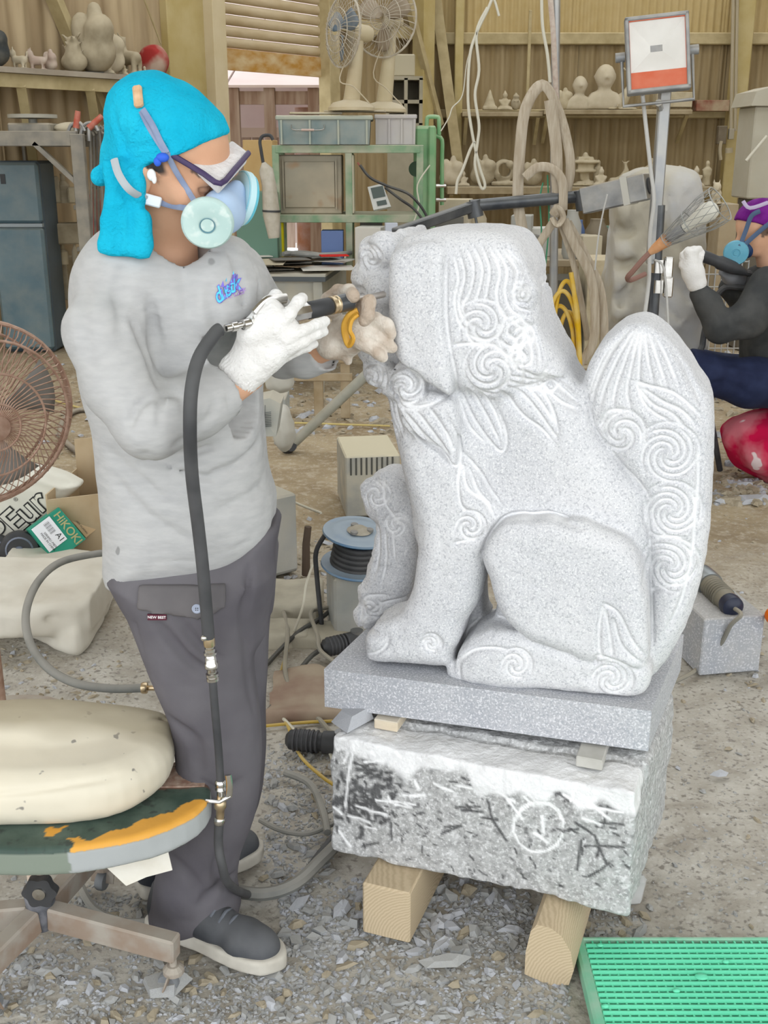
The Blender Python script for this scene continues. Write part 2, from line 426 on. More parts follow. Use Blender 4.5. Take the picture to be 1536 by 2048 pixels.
# ------------------------------------------------------------------ the setting
M_dirt = None
def ground_material():
    m = bpy.data.materials.new('packed_earth'); m.use_nodes = True; n = m.node_tree; N = n.nodes; L = n.links
    b = N['Principled BSDF']; b.inputs['Roughness'].default_value = .95; b.inputs['Specular IOR Level'].default_value = .1
    tc = N.new('ShaderNodeTexCoord')
    def noise(sc, det, dist=0):
        q = N.new('ShaderNodeTexNoise'); q.inputs['Scale'].default_value = sc; q.inputs['Detail'].default_value = det; q.inputs['Distortion'].default_value = dist
        L.new(tc.outputs['Object'], q.inputs[0]); return q.outputs[0]
    def rng_(x, a, c, lo=0, hi=1):
        r = N.new('ShaderNodeMapRange'); r.inputs[1].default_value = a; r.inputs[2].default_value = c; r.inputs[3].default_value = lo; r.inputs[4].default_value = hi
        L.new(x, r.inputs[0]); return r.outputs[0]
    def mix(f, a, c):
        q = N.new('ShaderNodeMix'); q.data_type = 'RGBA'
        if hasattr(f, 'node'): L.new(f, q.inputs[0])
        for i, x in ((6, a), (7, c)):
            if hasattr(x, 'node'): L.new(x, q.inputs[i])
            else: q.inputs[i].default_value = (*x, 1)
        return q.outputs[2]
    earth = mix(rng_(noise(3.2, 8, .4), .35, .68), (.27, .205, .125), (.41, .335, .22))
    earth = mix(rng_(noise(26, 6), .50, .72), earth, (.47, .40, .30))
    powder = mix(rng_(noise(9, 8, .3), .35, .65), (.36, .33, .28), (.50, .475, .42))
    powder = mix(rng_(noise(70, 4), .55, .66), powder, (.25, .23, .20))
    sep = N.new('ShaderNodeSeparateXYZ'); L.new(tc.outputs['Object'], sep.inputs[0])
    ad = N.new('ShaderNodeMath'); ad.operation = 'MULTIPLY_ADD'; ad.inputs[1].default_value = -2.2; L.new(noise(.9, 4), ad.inputs[0]); L.new(sep.outputs[1], ad.inputs[2])
    c = mix(rng_(ad.outputs[0], 1.9, 3.4), powder, earth)
    vo = N.new('ShaderNodeTexVoronoi'); vo.inputs['Scale'].default_value = 55; L.new(tc.outputs['Object'], vo.inputs[0])
    c = mix(rng_(vo.outputs['Distance'], .12, .3, .35, 0), c, (.6, .59, .56))
    L.new(c, b.inputs['Base Color'])
    bp = N.new('ShaderNodeBump'); bp.inputs['Strength'].default_value = .8; bp.inputs['Distance'].default_value = .012
    ad2 = N.new('ShaderNodeMath'); ad2.operation = 'ADD'; L.new(noise(30, 8), ad2.inputs[0]); L.new(noise(7, 6), ad2.inputs[1])
    L.new(ad2.outputs[0], bp.inputs['Height']); L.new(bp.outputs[0], b.inputs['Normal'])
    return m
def ground_h(x, y):
    z = .012 * vnoise(x, y, 0 * x, 2.1, 3) + .006 * vnoise(x, y, 0 * x, 6.3, 4) + .003 * vnoise(x, y, 0 * x, 17, 5)
    return z - .008
def build_floor():
    xs = np.concatenate([np.linspace(-9, -1.6, 60), np.linspace(-1.55, 2.2, 260), np.linspace(2.3, 9, 50)])
    ys = np.concatenate([np.linspace(-6, 1.3, 25), np.linspace(1.33, 4.2, 260), np.linspace(4.25, 17, 190)])
    X, Y = np.meshgrid(xs, ys, indexing='ij'); Zz = ground_h(X, Y)
    V = np.stack([X, Y, Zz], -1).reshape(-1, 3); nx, ny = X.shape
    I = np.arange(nx * ny).reshape(nx, ny); Q = np.stack([I[:-1, :-1], I[1:, :-1], I[1:, 1:], I[:-1, 1:]], -1).reshape(-1, 4)
    o = link_mesh('floor', npmesh('floor', V, Q), ground_material()); tag(o, 'packed earth floor under grey stone powder', kind='structure')
    return o
floor = build_floor()
def GZ(x, y): return float(ground_h(np.array([float(x)]), np.array([float(y)]))[0])
# --- shed shell
M_beige = mat('painted_sheet_beige', (.40, .32, .19), .75, col2=(.52, .43, .28), scale=1.2, lo=.3, hi=.7, dust=.5, dcol=(.55, .47, .33), stretch=(1, 1, .25))
M_sheet_left = mat('painted_sheet_left', (.30, .24, .17), .8, col2=(.50, .42, .31), scale=2.0, lo=.35, hi=.65, stretch=(3, 3, .35))
M_sheet_low = mat('painted_sheet_dusty', (.27, .215, .14), .8, col2=(.36, .30, .21), scale=3, stretch=(3, 3, .4))
M_beam = mat('painted_beam', (.34, .29, .19), .7, col2=(.45, .39, .27), scale=6, dust=.7, dcol=(.58, .50, .36))
M_column = mat('column_paint', (.44, .37, .22), .7, col2=(.50, .43, .28), scale=5)
M_roof = mat('roof_sheet', (.5, .47, .40), .9)
LA = np.array((-2.99, 9.2)); LC = np.array((.56, 14.0)); LD = (LC - LA) / np.linalg.norm(LC - LA); LN = np.array((LD[1], -LD[0]))   # left wall line, normal into the room
def LW(px, py, off=0.0):                 # pixel -> point on the left wall plane moved off metres into the room
    a, b, c = ray(px, py); n = LN; t = ((LA + LN * off) @ n) / (a * n[0] + b * n[1]); return Vector((a * t, b * t, CAMH + c * t))
def corrug(p, q, z0, z1, pitch, amp, n_in, rows=1):
    p = np.array(p); q = np.array(q); L = np.linalg.norm(q - p); d = (q - p) / L; k = int(L / pitch * 6); nn = np.array(n_in)
    i = np.arange(k + 1); s_ = i / 6 * pitch; o = amp * np.sin(2 * PI * i / 6)
    xy = p + d * s_[:, None] + nn * o[:, None]
    V = np.concatenate([np.c_[xy, np.full(k + 1, z0)], np.c_[xy, np.full(k + 1, z1)]]); I = np.arange(k)
    return V, np.stack([I, I + 1, I + k + 2, I + k + 1], 1)
def sheet(name, p, q, z0, z1, pitch, amp, n_in, m, kind='structure', label=None):
    V, Q = corrug(p, q, z0, z1, pitch, amp, n_in); o = link_mesh(name, npmesh(name, V, Q), m); o['kind'] = kind
    if label: o['label'] = label
    return o
BY = 14.0
zs = W(1200, 84, BY).z; zl = W(1200, 228, BY).z
wb = bpy.data.objects.new('wall_back', None); COL.objects.link(wb); wb.location = (3, BY, 0); wb['kind'] = 'structure'
def wpart(name, p, q, z0, z1, pitch, amp, nin, m, par):
    V, Q = corrug(p, q, z0, z1, pitch, amp, nin); V = V - np.array(par.location); return link_mesh(name, npmesh(name, V, Q), m, par)
xb = np.linspace(.5, 7.5, 5)
for i in range(4):
    wpart('upper_sheet', (xb[i] - .05, BY + .004 * i), (xb[i+1] + .05, BY + .004 * i), zs, 5.2, .085, .014, (0, -1), M_beige, wb)
    wpart('lower_sheet', (xb[i] - .05, BY + .004 * i), (xb[i+1] + .05, BY + .004 * i), 0, zs + .05, .115, .02, (0, -1), M_sheet_low, wb)
mb = MB(); mb.box((4, BY - .06, zs + .03), (7, .08, .13), ch=.01); mb.build('girt', M_beam, wb)
mb = MB(); mb.box((4, BY - .06, zl + .0), (7, .08, .10), ch=.01); mb.build('girt', M_beam, wb)
for px0, px1, dy in ((909, 926, .12), (1466, 1500, .2)):
    a = W(px0, 100, BY - dy); b = W(px1, 100, BY - dy); mb = MB(); mb.box(((a.x + b.x) / 2, BY - dy, 2.6), (b.x - a.x, .16, 5.2), ch=.01); mb.build('column', M_column, wb)
mb = MB(); mb.beam(W(872, 0, BY - .3), W(916, 330, BY - .3), .12, .08); mb.build('diagonal_brace', M_beam, wb)
# left wall: sheets before the door, column, shutter opening, sheets to the corner
wl = bpy.data.objects.new('wall_left', None); COL.objects.link(wl); wl.location = (LA[0], LA[1], 0); wl['kind'] = 'structure'
def lwx(px): p = LW(px, 200); return np.array((p.x, p.y))
P0 = LA - LD * 9.5
xs_ = [0, .5, 1]
a0, a1 = P0, lwx(330)
for i in range(6):
    wpart('wall_sheet', a0 + (a1 - a0) * i / 6 - LD * .12, a0 + (a1 - a0) * (i + 1) / 6 + LD * .12, 0, 5.2, .16, .016, LN, M_sheet_left, wl)
def lbox(par, name, pxa, pxb, za, zb, off, th, m, ch=.006):
    a = LW(pxa, 100, off); b = LW(pxb, 100, off); c = (Vector((a.x, a.y, 0)) + Vector((b.x, b.y, 0))) / 2; c.z = (za + zb) / 2
    R = Matrix((Vector((LD[0], LD[1], 0)), Vector((-LN[0], -LN[1], 0)), Vector((0, 0, 1)))).transposed()
    mb = MB(); mb.box(c, ((b - a).xy.length, th, zb - za), R, ch=ch); return mb.build(name, m, par)
lbox(wl, 'flat_panel', 330, 413, 0, 5.2, .05, .1, M_column)
lbox(wl, 'door_jamb', 413, 439, 0, 5.2, .12, .2, mat('jamb_paint', (.56, .49, .36), .7, col2=(.62, .55, .42), scale=5))
for i, (u, v) in enumerate(((655, 720), (720, 790), (790, 862))):
    A, B = lwx(u), lwx(v); wpart('corner_sheet', A - LD * .12, B + LD * .14, 0, 5.2, .16, .012, LN, M_sheet_low, wl)
lbox(wl, 'door_jamb', 648, 668, 0, 5.2, .1, .16, M_beam)
lbox(wl, 'corner_post', 836, 858, 0, 5.2, .22, .16, M_column)
lbox(wl, 'girt', 668, 860, LW(760, 60).z - .08, LW(760, 60).z + .05, .1, .1, M_beam)
mb = MB(); mb.beam(LW(800, -60, .3), LW(880, 250, .3), .07, .07); mb.build('diagonal_brace', M_beam, wl)
mb = MB(); mb.beam(LW(92, -40, .1), LW(210, 240, .1), .14, .06); mb.build('diagonal_brace', M_beam, wl)
mb = MB(); mb.tube([LW(285, -10, .1), LW(322, 88, .1)], .008, 6, 1); mb.build('tie_wire', M_beam, wl)
# roller shutter, half open
sh = bpy.data.objects.new('door_1', None); COL.objects.link(sh); pm = LW(545, 120); sh.location = pm; sh['kind'] = 'structure'; sh['label'] = 'half open rusty roller shutter of horizontal slats'
M_slat = mat('shutter_slat', (.47, .39, .28), .6, col2=(.58, .50, .38), scale=3, stretch=(1, 1, 4), dust=.3)
M_rust = mat('shutter_rust', (.40, .25, .12), .8, col2=(.58, .48, .34), scale=5, stretch=(1, 1, 2))
zb = LW(545, 140).z; pitch = .098
for i in range(15):
    z = zb + .16 + i * pitch
    A = LW(437, 100, .02); B = LW(652, 100, .02); mb = MB()
    prof = [(0, 0), (.028, .012), (.034, .05), (.024, .085), (0, .094)]
    for e in (A, B): pass
    vs = [Vector((e.x, e.y, z + h)) + Vector((LN[0], LN[1], 0)) * o for e in (A, B) for o, h in prof]; k = len(prof)
    mb.add(vs, [(j, j + 1, j + 1 + k, j + k) for j in range(k - 1)]); mb.build('slat', M_slat, sh, smooth=True, ang=60)
A = LW(437, 100, .03); B = LW(652, 100, .03); mb = MB()
mb.beam((A.x, A.y, zb + .06), (B.x, B.y, zb + .06), .05, .19, up=(0, 0, 1)); mb.build('bottom_rail', M_rust, sh)
# grey housing above
# right wall; unseen roof with open bands added to light the back
M_rafter = M_beam
cr = bpy.data.objects.new('ceiling', None); COL.objects.link(cr); cr.location = (0, 6, 5.2); cr['kind'] = 'structure'
for i, (y0, y1) in enumerate(((-2.2, 3.4), (5.2, 6.6), (8.4, 9.6), (11.4, 12.4), (14.2, 15))):
    mb = MB(); mb.box((0, (y0 + y1) / 2, 5.25), (20, y1 - y0, .05)); mb.build('roof_sheet', M_roof, cr)
for y in (4.3, 7.5, 10.5, 13.3):
    for k in range(9): mb = MB(); mb.box((-8 + k * 2, y, 5.2), (.08, 2.0, .12)); mb.build('rafter', M_beam, cr)
wr = sheet('wall_right', (7.4, 15), (7.4, 1.0), 0, 5.2, .16, .016, (-1, 0), M_sheet_low)
TONE[:] = [1., 1.]
# ------------------------------------------------------------------ lion-dog statue on slab, block, timbers
M_granite = mat('white_granite', (.56, .565, .585), .85, col2=(.66, .66, .67), scale=5, bump=.35, bscale=160, spec=.2,
    speck=[((.30, .31, .34), 210, .52, .66, .5), ((.76, .76, .76), 330, .52, .64, .8)], attr=[('carved', (.92, .92, .92))])
M_slab = mat('sawn_granite', (.40, .41, .44), .6, col2=(.48, .485, .505), scale=6, spec=.3,
    speck=[((.33, .345, .38), 190, .48, .62, .7), ((.74, .74, .76), 260, .52, .64, .7)])
SA = math.radians(-15.8); E1 = np.array((math.cos(SA), math.sin(SA), 0)); E2 = np.array((-math.sin(SA), math.cos(SA), 0))
ZT = .505                                             # top of the slab
SO = np.array(G(648, 1338, ZT))                       # front-left corner of the slab top
def S2(px, py, d):                                    # pixel -> (s, z) on the statue's side plane at depth d
    a, b, c = ray(px, py); D = np.array((a, b, c)); P0 = np.array((0, 0, CAMH))
    t = ((SO + E2 * d - P0) @ E2) / (D @ E2); P = P0 + D * t
    return ((P - SO) @ E1, P[2])
def s_world(V): return SO * np.array((1, 1, 0)) + V[:, :1] * E1 + V[:, 1:2] * E2 + V[:, 2:3] * np.array((0, 0, 1.))
SW = lambda s, d, z: Vector(s_world(np.array([[s, d, z]]))[0])
SR = Matrix((Vector(E1), Vector(E2), Vector((0, 0, 1)))).transposed()
def c1(*p): return [(660 + x / 1.92, 420 + y / 1.92) for x, y in p]
def c2(*p): return [(660 + x / 1.92, 900 + y / 1.92) for x, y in p]
def build_statue():
    root = thing('lion_statue', 'large pale granite guardian lion-dog statue with carved spiral mane and tail on a thick slab', 'statue', SW(.32, .17, ZT - .085))
    f = Field((-.02, -.04, ZT - .004), (.80, .42, 1.46), (.0026, .0042, .0026))
    def pl(pts, c, T, R, k=.01, sm=4): f.plate([S2(x, y, c - T) for x, y in pts], c, T, R, k, smooth=sm)
    # tail: a broad flame standing behind the back
    pl([(1163,806),(1163,765),(1182,718),(1213,682),(1248,658),(1280,652),(1308,662),(1340,690),(1372,730),(1398,772),(1420,805),(1428,845),(1428,920),(1424,1010),(1418,1090),(1405,1165),(1388,1225),(1362,1290),(1330,1340),(1295,1375),(1250,1360),(1290,1200),(1285,1100),(1270,1000),(1225,930),(1180,860)], .19, .12, .055)
    # body
    pl([(790,880),(800,720),(1000,700),(1112,742),(1165,812),(1230,930),(1290,1010),(1305,1200),(1290,1370),(1000,1330),(985,1200),(970,1130),(900,1100),(830,1050)], .185, .13, .07, .02)
    # head with the smooth ear panel and the mane
    pl([(768,520),(785,484),(820,470),(870,465),(930,465),(985,470),(1018,486),(1040,520),(1052,565),(1062,615),(1073,665),(1090,702),(1118,752),(1100,775),(1000,800),(905,800),(860,785),(800,760),(778,710),(768,620)], .175, .165, .07, .012)
    pl([(772,525),(800,496),(850,484),(892,500),(893,560),(895,640),(903,720),(906,770),(894,797),(850,775),(800,745),(782,710),(772,640)], .09, .092, .03, .006)
    # mane outline bulges
    for x, y, r in ((1020,640,48),(1035,700,42),(985,735,60),(960,640,58),(1050,585,24)): f.el((*S2(x, y, .05)[:1], .075, S2(x, y, .05)[1]), (r*.00096, .068, r*.00096), k=.02)
    # face seen behind the ear panel: brow, cheek, muzzle, beard curls
    pl([(709,505),(722,484),(765,472),(805,480),(830,700),(800,782),(765,788),(742,775),(730,750),(722,725),(704,690),(692,640),(690,600),(697,575),(716,550),(709,528)], .21, .12, .05, .015)
    for x, y, r, d in ((742,512,36,.12),(760,500,34,.10),(732,556,38,.13),(750,590,36,.10),(712,602,30,.14),(718,660,34,.13),(735,700,30,.10),(750,748,32,.09),(772,765,28,.075),(812,768,40,.055),(745,640,30,.10)):
        q = S2(x, y, d - r * .0008); f.el((q[0], d, q[1]), (r*.00098, r*.00098, r*.00098), k=.012)
    # chest and beard
    pl([(762,785),(800,765),(905,792),(985,900),(985,1040),(940,1130),(830,1110),(806,1000),(788,930),(772,860)], .16, .115, .06, .02)
    pl([(785,790),(860,790),(912,815),(915,880),(906,945),(870,905),(810,870)], .06, .05, .03, .012)
    # far front leg
    pl([(716,985),(728,968),(762,948),(792,958),(812,985),(828,1050),(828,1110),(818,1180),(798,1228),(750,1255),(742,1315),(716,1312),(706,1285),(706,1215),(712,1180),(724,1150),(738,1095),(742,1055),(726,1035),(716,1010)], .27, .065, .04, .012)
    for x, y, r in ((738,985,26),(760,1010,30),(745,1030,20),(795,1040,28),(735,1200,30),(722,1240,24),(760,1150,30),(785,1175,28)):
        q = S2(x, y, .21); f.el((q[0], .235, q[1]), (r*.00100,)*3, k=.012)
    # near front leg and paw
    pl([(800,905),(860,880),(935,945),(1000,1040),(980,1090),(966,1125),(956,1180),(945,1225),(915,1270),(890,1300),(800,1290),(795,1240),(815,1195),(822,1150),(830,1080),(815,1010),(802,960)], .085, .065, .045, .02)
    pl([(722,1305),(722,1282),(738,1264),(790,1244),(850,1230),(905,1240),(918,1275),(905,1310),(893,1342),(810,1337),(735,1331)], .095, .075, .035, .014)
    pl([(925,1085),(990,1085),(990,1150),(962,1160),(962,1235),(985,1262),(900,1290)], .20, .06, .03, .012)
    # haunch, hind foot
    pl([(957,1105),(970,1080),(1000,1050),(1038,1038),(1062,1042),(1100,1038),(1125,1047),(1160,1050),(1185,1060),(1260,1100),(1297,1200),(1290,1345),(1180,1336),(1130,1316),(1060,1292),(1015,1258),(990,1222),(975,1170),(960,1130)], .10, .098, .035, .006)
    pl([(903,1330),(912,1303),(940,1285),(990,1265),(1060,1280),(1150,1310),(1250,1310),(1300,1340),(1296,1385),(1265,1402),(1200,1398),(1050,1383),(930,1371),(908,1362)], .09, .075, .028, .008)
    pl([(925,1340),(935,1310),(970,1296),(1020,1296),(1060,1310),(1060,1383),(930,1371)], .06, .05, .028, .01)
    f.rc(SWl(912,1340,.05), SWl(1000,1275,.05), .018, .02, .012); 
    # grooves and ridges cut in the side planes
    nx, _, nz = f.n; a = f.ax[0][:, None]; b = f.ax[2][None, :]
    G2 = np.zeros((nx, nz), dtype=np.float32)
    def line(pts, w=.0044, d=1., sm=5, dep=None):
        mx, my = sum(q[0] for q in pts) / len(pts), sum(q[1] for q in pts) / len(pts)
        if dep is None: dep = .21 if (mx < 815 and 930 < my < 1260) else .10 if mx < 785 and my < 810 else .02
        P = np.array(catmull([S2(x, y, dep) for x, y in pts], sm)); lo = P.min(0) - .02; hi = P.max(0) + .02
        i0, i1 = np.searchsorted(f.ax[0], (lo[0], hi[0])); j0, j1 = np.searchsorted(f.ax[2], (lo[1], hi[1]))
        A, B = f.ax[0][i0:i1, None], f.ax[2][None, j0:j1]; best = np.zeros((i1 - i0, j1 - j0)); L = len(P) - 1
        for i in range(L):
            e = P[i + 1] - P[i]; t = np.clip(((A - P[i, 0]) * e[0] + (B - P[i, 1]) * e[1]) / (e @ e + 1e-12), 0, 1)
            g = (A - P[i, 0] - t * e[0]) ** 2 + (B - P[i, 1] - t * e[1]) ** 2
            fade = min(1, (L - i) / (L * .2 + 1), (i + 1.5) / (L * .12 + 1))
            best = np.maximum(best, d * fade * np.exp(-g / w ** 2))
        G2[i0:i1, j0:j1] = np.maximum(G2[i0:i1, j0:j1], best)
    def spiral(cx, cy, r, turns=1.35, arms=3, hand=1, ph=0, w=.0040):
        arms += 1; turns *= .62
        for k in range(arms):
            pts = []
            for i in range(15):
                t = i / 14; an = ph + 2 * PI * k / arms + hand * 2 * PI * turns * t; rr = r * (1 - t) ** .85 + r * .05
                pts.append((cx + rr * math.cos(an), cy + rr * math.sin(an) * .96))
            line(pts, w, 1, 2)
        line([(cx + r * 1.12 * math.cos(a) , cy + r * 1.12 * math.sin(a)) for a in np.linspace(ph + 1, ph + 4.6, 12)], w, .8, 2)
    for q in ((965,650,46,1.1,3,1,2.6),(985,735,50,1.15,3,-1,.4),(811,776,36,1.1,2,1,2.6),(757,752,26,1.1,2,1,2.6),(1238,882,44,1.2,2,-1,2.9),(1334,924,58,1.25,4,1,2.4),(1342,1040,54,1.25,4,1,2.6),
              (1338,1155,54,1.2,4,1,2.4),(938,1055,28,1.2,2,1,2.8),(1222,1358,38,1.25,3,1,2.8),(1032,1328,28,1.3,2,1,2.8),(862,1288,18,1.2,2,1,2.8),(1035,670,34,.9,2,-1,1),(744,515,24,1.1,2,1,2),(722,600,22,1,2,-1,1),(752,992,26,1.1,2,1,2),(792,1052,22,1.1,2,-1,2),(742,1218,22,1.1,2,1,1),(735,668,22,1.1,2,1,1),(1042,720,26,1.,2,1,1),(1040,590,20,1.,2,1,3)):
        spiral(*q)
    for L in (c1((470,560),(450,430),(447,300),(452,160)), c1((470,560),(482,640),(470,730)), c1((475,170),(495,260),(480,350),(505,440),(575,480)), c1((492,160),(518,250),(498,350),(520,420),(590,455)), c1((520,150),(552,220),(540,310),(512,370),(535,430)),
              c1((545,145),(585,220),(575,300),(548,370)), c1((575,140),(612,220),(605,300),(590,360)), c1((605,140),(650,230),(640,320),(665,400),(740,430)), c1((625,140),(675,230),(670,320),(700,390),(765,415)), c1((650,150),(710,240),(700,330),(722,380),(785,400)), c1((665,145),(735,240),(725,320),(750,370)), c1((690,150),(752,230),(748,310)), c1((760,200),(765,300),(785,360)),
              c1((470,520),(540,512),(620,515),(680,560),(690,640)), c1((700,600),(715,500),(790,440)), c1((715,620),(735,530),(800,480)), c1((700,640),(790,660),(835,600)), c1((690,660),(760,690),(840,640)), c1((520,470),(600,500),(650,470),(650,420)),
              c1((480,700),(540,830),(640,950),(660,870),(600,720)), c1((520,700),(590,820),(645,930)), c1((560,700),(620,800),(652,900)), c1((480,740),(520,850),(600,930)), c1((640,690),(720,800),(800,860),(862,930)), c1((680,680),(760,760),(840,870),(865,900)), c1((720,670),(800,760),(862,860)), c1((760,670),(830,760),(868,880)),
              c1((800,640),(880,720),(965,800)), c1((700,420),(745,470),(770,540),(775,620)), c1((725,410),(775,480),(795,560)), c1((690,470),(730,540),(740,640),(715,700)), c1((760,440),(790,520),(805,620)), c1((745,620),(800,650),(850,620)), c1((700,690),(780,700),(850,660)), c1((760,700),(830,720),(870,690)), c2((568,430),(600,350),(650,285),(725,265),(765,268),(840,264),(925,290),(985,300)), c1((825,640),(905,710),(962,770)), c1((780,660),(860,750),(940,800)),
              c1((245,750),(330,870),(420,930),(475,990),(490,960),(475,850),(430,740)), c1((285,770),(370,870),(465,965)), c1((330,765),(410,870),(470,960)), c1((380,755),(450,860),(475,950)), c1((188,740),(200,820),(240,900)), c1((205,750),(222,830),(250,890)), c1((228,755),(240,820),(262,870)),
              c1((245,700),(290,742),(360,752),(450,722)), c1((240,715),(290,760),(370,765)), c1((250,570),(350,650),(450,722)),
              c2((495,20),(488,120),(500,215),(540,240)), c2((497,25),(560,100),(605,180),(655,245)), c2((500,60),(520,150),(590,215),(640,300)), c2((520,80),(560,170),(620,240)), c2((480,360),(530,352),(560,350)),
              c1((1180,450),(1080,550),(1010,690),(985,800)), c1((1172,452),(1050,570),(990,700),(975,760)), c1((1183,455),(1105,570),(1045,700),(1020,800)), c1((1186,456),(1130,580),(1085,710),(1075,790)), c1((1189,458),(1155,590),(1130,720),(1150,800)), c1((1192,460),(1180,600),(1175,690)), c1((1196,460),(1212,590),(1235,690)), c1((1200,458),(1245,580),(1290,710)), c1((1204,456),(1275,570),(1345,730)), c1((1210,456),(1310,560),(1390,700),(1430,790)), c1((1216,456),(1330,540),(1405,650)),
              c1((1160,680),(1220,700),(1310,725),(1390,790),(1440,850)), c1((1163,685),(1230,770),(1310,810),(1375,880)), c1((1180,700),(1270,760),(1350,800),(1410,870)), c1((1170,690),(1200,770),(1260,820),(1300,830)),
              c1((968,700),(975,780),(1005,880),(1060,965),(1150,1080),(1210,1150)), c1((1030,860),(1060,800),(1140,795)), c1((1040,920),(1100,1010),(1180,1090),(1230,1160)),
              c2((1195,215),(1212,300),(1220,400),(1225,560),(1232,720),(1235,800)), c2((1195,230),(1215,360),(1300,370),(1370,375)), c2((1225,600),(1260,580),(1370,540)), c2((1410,0),(1412,150),(1400,300),(1385,460),(1340,640),(1260,780)), 
              c2((1052,578),(1035,680),(1037,760),(1060,805)), c2((1052,578),(1110,620),(1160,720),(1215,795)), c2((1058,600),(1075,700),(1085,785)), c2((1090,640),(1120,740),(1195,810)), c2((1020,820),(1030,780),(1100,800),(1190,850)),
              c2((497,870),(500,810),(560,768),(640,760),(700,772)), c2((470,850),(480,790),(530,745),(640,700)), c2((520,730),(600,700),(680,690)), c2((500,880),(490,820),(540,780)),
              c2((130,720),(180,680),(290,630),(318,580)), c2((120,660),(200,590),(312,575)), c2((110,600),(150,560),(240,560)), c2((205,110),(210,200),(250,260),(290,310)), c2((180,300),(185,400),(170,480)), c2((210,310),(215,420),(195,520)), c2((240,320),(250,430)), c2((120,700),(115,620),(150,570))):
        line(L)
    G2 *= np.clip((-f.F.min(axis=1) - .003) / .014, 0, 1)
    f.F += (.0085 * G2)[:, None, :]
    f.noise(.0012, 60, 2)
    X, Z = f.ax[0][:, None, None], f.ax[2][None, None, :]; Yd = f.ax[1][None, :, None]
    ms = 1 / (1 + np.exp(-(( .10 - X + .25 * (Yd - .15)) / .012)))       # rough picked stone on the face and the far leg
    n = np.abs(f.F) < .03; I = np.argwhere(n); mm = np.broadcast_to(ms, f.F.shape)[n]
    f.F[n] += (mm * (.006 * np.abs(vnoise(f.ax[0][I[:, 0]], f.ax[1][I[:, 1]], f.ax[2][I[:, 2]], 28, 9)) + .002 * vnoise(f.ax[0][I[:, 0]], f.ax[1][I[:, 1]], f.ax[2][I[:, 2]], 90, 8))).astype(np.float32)
    ax, az = f.ax[0], f.ax[2]
    def carved(V):
        i = np.clip(((V[:, 0] - f.lo[0]) / f.sp[0]), 0, nx - 2); j = np.clip(((V[:, 2] - f.lo[2]) / f.sp[2]), 0, nz - 2)
        i0, j0 = i.astype(int), j.astype(int); u, v = i - i0, j - j0
        g = (G2[i0, j0] * (1-u) + G2[i0+1, j0] * u) * (1-v) + (G2[i0, j0+1] * (1-u) + G2[i0+1, j0+1] * u) * v
        return np.clip(g * 1.6 - .65, 0, 1) * .75
    f.mesh('carved_body', M_granite, root, s_world, attr={'carved': carved})
    mb = MB(); mb.prism([SW(*q, ZT - .085) for q in ((0, 0), (.645, 0), (.695, .37), (.045, .37))], (0, 0, 1), .085); mb.build('base_slab', M_slab, root)
    return root
def SWl(px, py, d): q = S2(px, py, d); return (q[0], d, q[1])
statue = build_statue()
# ------------------------------------------------------------------ foreground: block, timbers, duckboard, stool, hoses
def paint(V2, lines):
    """intensity at 2-D points of strokes [(polyline, half width)]"""
    out = np.zeros(len(V2))
    for P, w in lines:
        P = np.array(P, float); lo = P.min(0) - 2 * w; hi = P.max(0) + 2 * w
        sel = np.where(np.all((V2 > lo) & (V2 < hi), axis=1))[0]
        if not len(sel): continue
        q = V2[sel]; b = np.full(len(sel), 1e9)
        for i in range(len(P) - 1):
            e = P[i + 1] - P[i]; t = np.clip(((q - P[i]) @ e) / (e @ e + 1e-12), 0, 1); b = np.minimum(b, np.linalg.norm(q - P[i] - t[:, None] * e, axis=1))
        out[sel] = np.maximum(out[sel], np.clip(1.5 - b / w, 0, 1))
    return out
BA = np.array(G(668, 1700, .125)); BB = np.array(G(1243, 1828, .125)); BE1 = (BB - BA) / np.linalg.norm(BB - BA); BE2 = np.array((-BE1[1], BE1[0], 0)); BL = np.linalg.norm(BB - BA)
def BP(px, py, d=0):
    a, b, c = ray(px, py); D = np.array((a, b, c)); P0 = np.array((0, 0, CAMH)); t = ((BA + BE2 * d - P0) @ BE2) / (D @ BE2); P = P0 + D * t
    return ((P - BA) @ BE1, P[2])
def b_world(V): return BA * np.array((1, 1, 0)) + V[:, :1] * BE1 + V[:, 1:2] * BE2 + V[:, 2:3] * np.array((0, 0, 1.))
